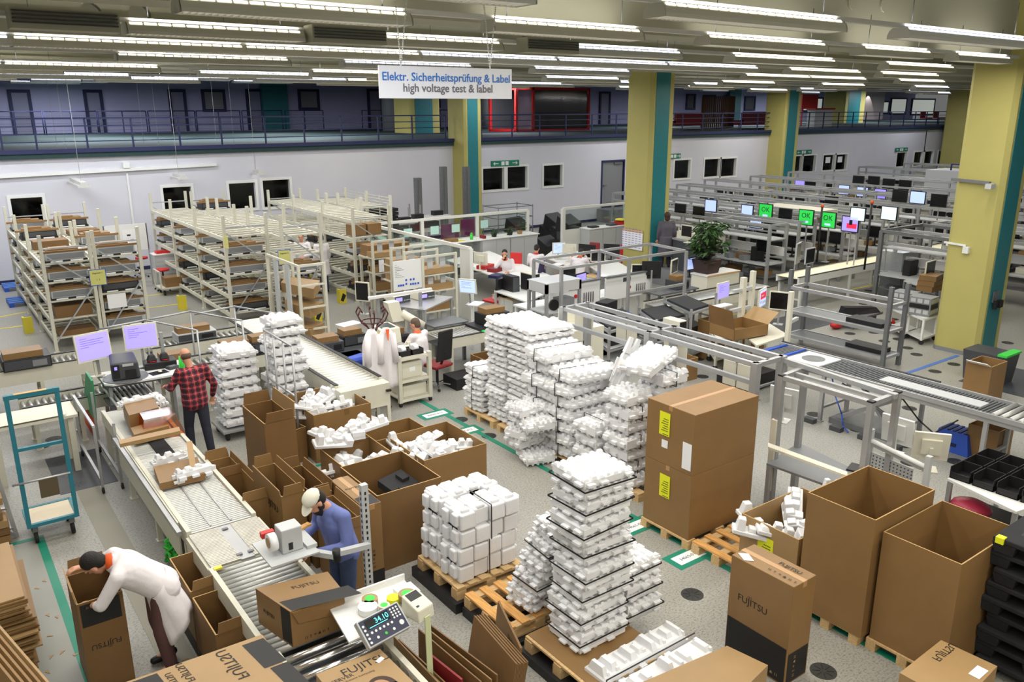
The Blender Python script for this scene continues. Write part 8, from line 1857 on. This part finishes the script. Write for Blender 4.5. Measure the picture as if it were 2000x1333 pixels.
ptable('steel_table','grey steel table plate inside the near right workstation frame',((1497,905),(1650,960),(1705,935),(1560,865)),.75,mgrey,alu)
tag(MB().box(0,.25,0,.18,0,.02).build('black_pad',black,None,(9.15,5.05,.752),.3),'black pad on the grey steel table near the large empty cartons','pad')
pbox('glass_shelf','slim cream shelf strip across the near right workstation','shelf',((1500,865),(1500,873),(1655,930),(1655,922)),1.0,1.03,beige,part='strip')
for i,(px,py,z,rz,lab,bm) in enumerate(((1533,780,1.25,1.2,'white monitor back fixed to the left post of near right workstation',white),(1755,840,1.25,1.0,'white monitor seen from behind above the light bar',white),(1818,870,1.15,1.6,'large cream monitor seen from behind right of the light bar',beige))):
    x,y=G(px,py,z); monitor(lab,(x,y,z),rz+.6,scr_d,.36,.32,bm,.15,tilt=-8)
a=G(1700,860,1.2); b=G(1812,915,1.2); t=T('light_bar','white tube lamp bar between slotted posts right of workstation frame','lamp',(0,0,0)); MB().cyl((*a,1.2),(*b,1.2),.03,n=10).build('tube',white,t); MB().bar((*a,1.16),(*b,1.16),.05,.03).build('reflector',alu,t)
for i,(q,lab) in enumerate(((a,'left'),(b,'right'))): tag(MB().box(q[0]-.03,q[0]+.03,q[1]-.03,q[1]+.03,0,1.35).build('slotted_post',MT['light_grey']),'grey slotted post at the %s end of the light bar'%lab,'post')
m=MB(); a2=G(1700,905,.9); b2=G(1782,935,.9); A=Vector((*a2,.75));B=Vector((*b2,.72)); n_=Vector((0,0,.3)); m.hexa([A,B,B+Vector((.02,.02,0)),A+Vector((.02,.02,0)),A+n_,B+n_,B+Vector((.02,.02,0))+n_,A+Vector((.02,.02,0))+n_]); t=T('perforated_screen','grey perforated metal panel behind the large empty cartons','panel',(0,0,0)); m.build('sheet',MT['light_grey'],t); m=MB()
for i in range(12):
    for k in range(6): P=A+(B-A)*((i+.5)/12)+Vector((-.004,-.004,.03+.045*k)); m.box(P.x-.008,P.x+.003,P.y-.008,P.y+.003,P.z,P.z+.014)
m.build('holes',dgrey,t); MB().bar((A.x,A.y,0),(A.x,A.y,.75),.04).bar((B.x,B.y,0),(B.x,B.y,.75),.04).build('leg',alu,t)
# white table with black bins
ptable('white_table','white table with rows of black bins at the right edge',((1850,935),(1985,1000),(2110,960),(1960,900)),.85,white,alu)
n=0
for i in range(4):
    for k in range(3):
        x,y=G(1893,935,.9); X=9.72+.32*k; Y=4.0-.27*i; n+=1
        u=T('black_bin','black open storage bin on the white table at right','bin',(X,Y,.852),0,'black storage bins on the white table'); MB().box(0,.3,0,.24,0,.01).box(0,.3,0,.008,0,.15).box(0,.3,.232,.24,0,.15).box(.292,.3,0,.24,0,.15).box(0,.008,0,.24,0,.08).build('bin_body',black,u)
x,y=G(1915,965,.5); tag(MB().ball((0,0,.1),.2,12,0,(1,1.2,.5)).build('pink_bag',mat('pink_bag',(170,40,70),.4),None,(9.75,3.95,.46)),'crumpled dark pink plastic bag under the white table','bag')
tag(MB().box(9.5,10.3,3.2,4.2,.38,.42).box(9.52,9.56,3.22,3.26,0,.38).box(10.2,10.24,3.22,3.26,0,.38).box(9.52,9.56,4.1,4.14,0,.38).box(10.2,10.24,4.1,4.14,0,.38).build('lower_shelf',black),'dark lower shelf under the white table with bins','shelf')
# blue step, cartons right
x,y=G(1885,892); t=T('step_stool','blue plastic step stool with ribbed top and hand hole','stool',(x,y,0)); MB().frus(.22,.25,0,.32,.5,.6,.36,.44).build('body',blue,t); m=MB()
for k in range(5): m.box(.06,.38,.06+k*.085,.1+k*.085,.32,.335)
m.build('ribs',navy,t); MB().box(-.02,.0,.16,.34,.1,.15).build('hand_hole',navy,t)
x,y=G(1942,905); open_carton('open_carton','open brown carton right of the blue step stool',(x,y,0),.5,.45,.5,m_=card); 
x,y=G(1925,795); open_carton('waste_carton','tall open carton with white bag behind the right conveyor',(x,y,0),.6,.45,.75,m_=card,flaps=(('-x',.12,60,white),))
x,y=G(1965,700,.6); t=T('dark_bin','dark grey bin with green rim behind the right carton','bin',(x,y,0)); MB().frus(.3,.4,0,.6,.5,.7,.6,.8).build('tub',dgrey,t); MB().box(-.02,.62,-.02,.15,.6,.64).build('green_rim',green,t)
x,y=G(1930,735); tag(MB().box(-.2,1.6,-1.2,.3,0,.006).build('rubber_mat',dgrey,None,(x-.6,y-.1,0)),'dark rubber floor mat behind the right conveyor','mat')
x,y=G(1560,640); tag(MB().box(-.4,1.4,-.6,.6,0,.006).build('rubber_mat',dgrey,None,(x-.2,y+.3,0)),'dark rubber floor mat left of the grey empty rack','mat')
# fixtures on the near column
ya,za=WX(1862,350,18.05); yb,zb=WX(1942,358,18.05); t=T('wall_bracket','dark horizontal bracket with small camera on the near column','bracket',(0,0,0)); MB().bar((17.98,ya,za),(17.98,yb+.05,zb),.06).build('bracket_rail',alud,t); MB().box(17.75,17.95,yb-.08,yb+.04,zb-.1,zb).build('camera_body',lgrey,t)
ya,za=WX(1846,473,18.05); yb,zb=WX(1888,480,18.05); t=T('cable_conduit','thin white conduit with socket box on the near column','conduit',(0,0,0)); MB().bar((18.02,ya,za),(18.02,yb,zb),.04).build('conduit',white,t); MB().box(17.97,18.05,yb-.08,yb+.04,zb-.16,zb-.02).build('socket_box',white,t)
x,z=WY(1942,585,7.69); t=T('wall_switch','steel switch plate with black holder on the teal strip','switch',(x,7.68,z)); MB().box(-.12,.12,-.02,0,-.05,.18).build('plate',alud,t); MB().box(-.1,-.02,-.08,-.02,-.2,-.02).box(.05,.2,-.1,-.02,-.18,-.02).build('holder',black,t)
# black plastic pallets bottom right
bp=None
for i in range(9):
    z=.005+i*.158; lab='black plastic pallet in tall stack at right edge, %s layer'%['bottom','second','third','fourth','fifth','sixth','seventh','eighth','top'][i]
    if bp is None:
        bp=T('plastic_pallet',lab,'pallet',(7.55,1.66,z)); MB().box(0,1.5,0,1.15,.1,.15).build('deck',blackm,bp,bevel=.012)
        m=MB()
        for a in (0,.66,1.3):
            for b in (0,.5,.95): m.frus(a+.1,b+.1,0,.1,.16,.16,.2,.2)
        m.build('feet',blackm,bp)
        MB().box(.2,.5,-.004,0,.1,.14).build('grip',black,bp)
    else: dup(bp,(7.55+.03*(i%2),1.64+.04*((i*2)%3),z),.01*((i%3)-1),lab)
t=[o for o in C.objects if o.get('label','').endswith('top layer') and 'plastic pallet' in o['label']][0]; MB().box(-.02,.05,1.05,1.12,.1,.16).build('yellow_corner',yel,t); MB().box(.4,.46,.3,.36,.15,.152).box(.2,1.2,.2,1.0,.15,.1505).build('deck_groove',black,t)
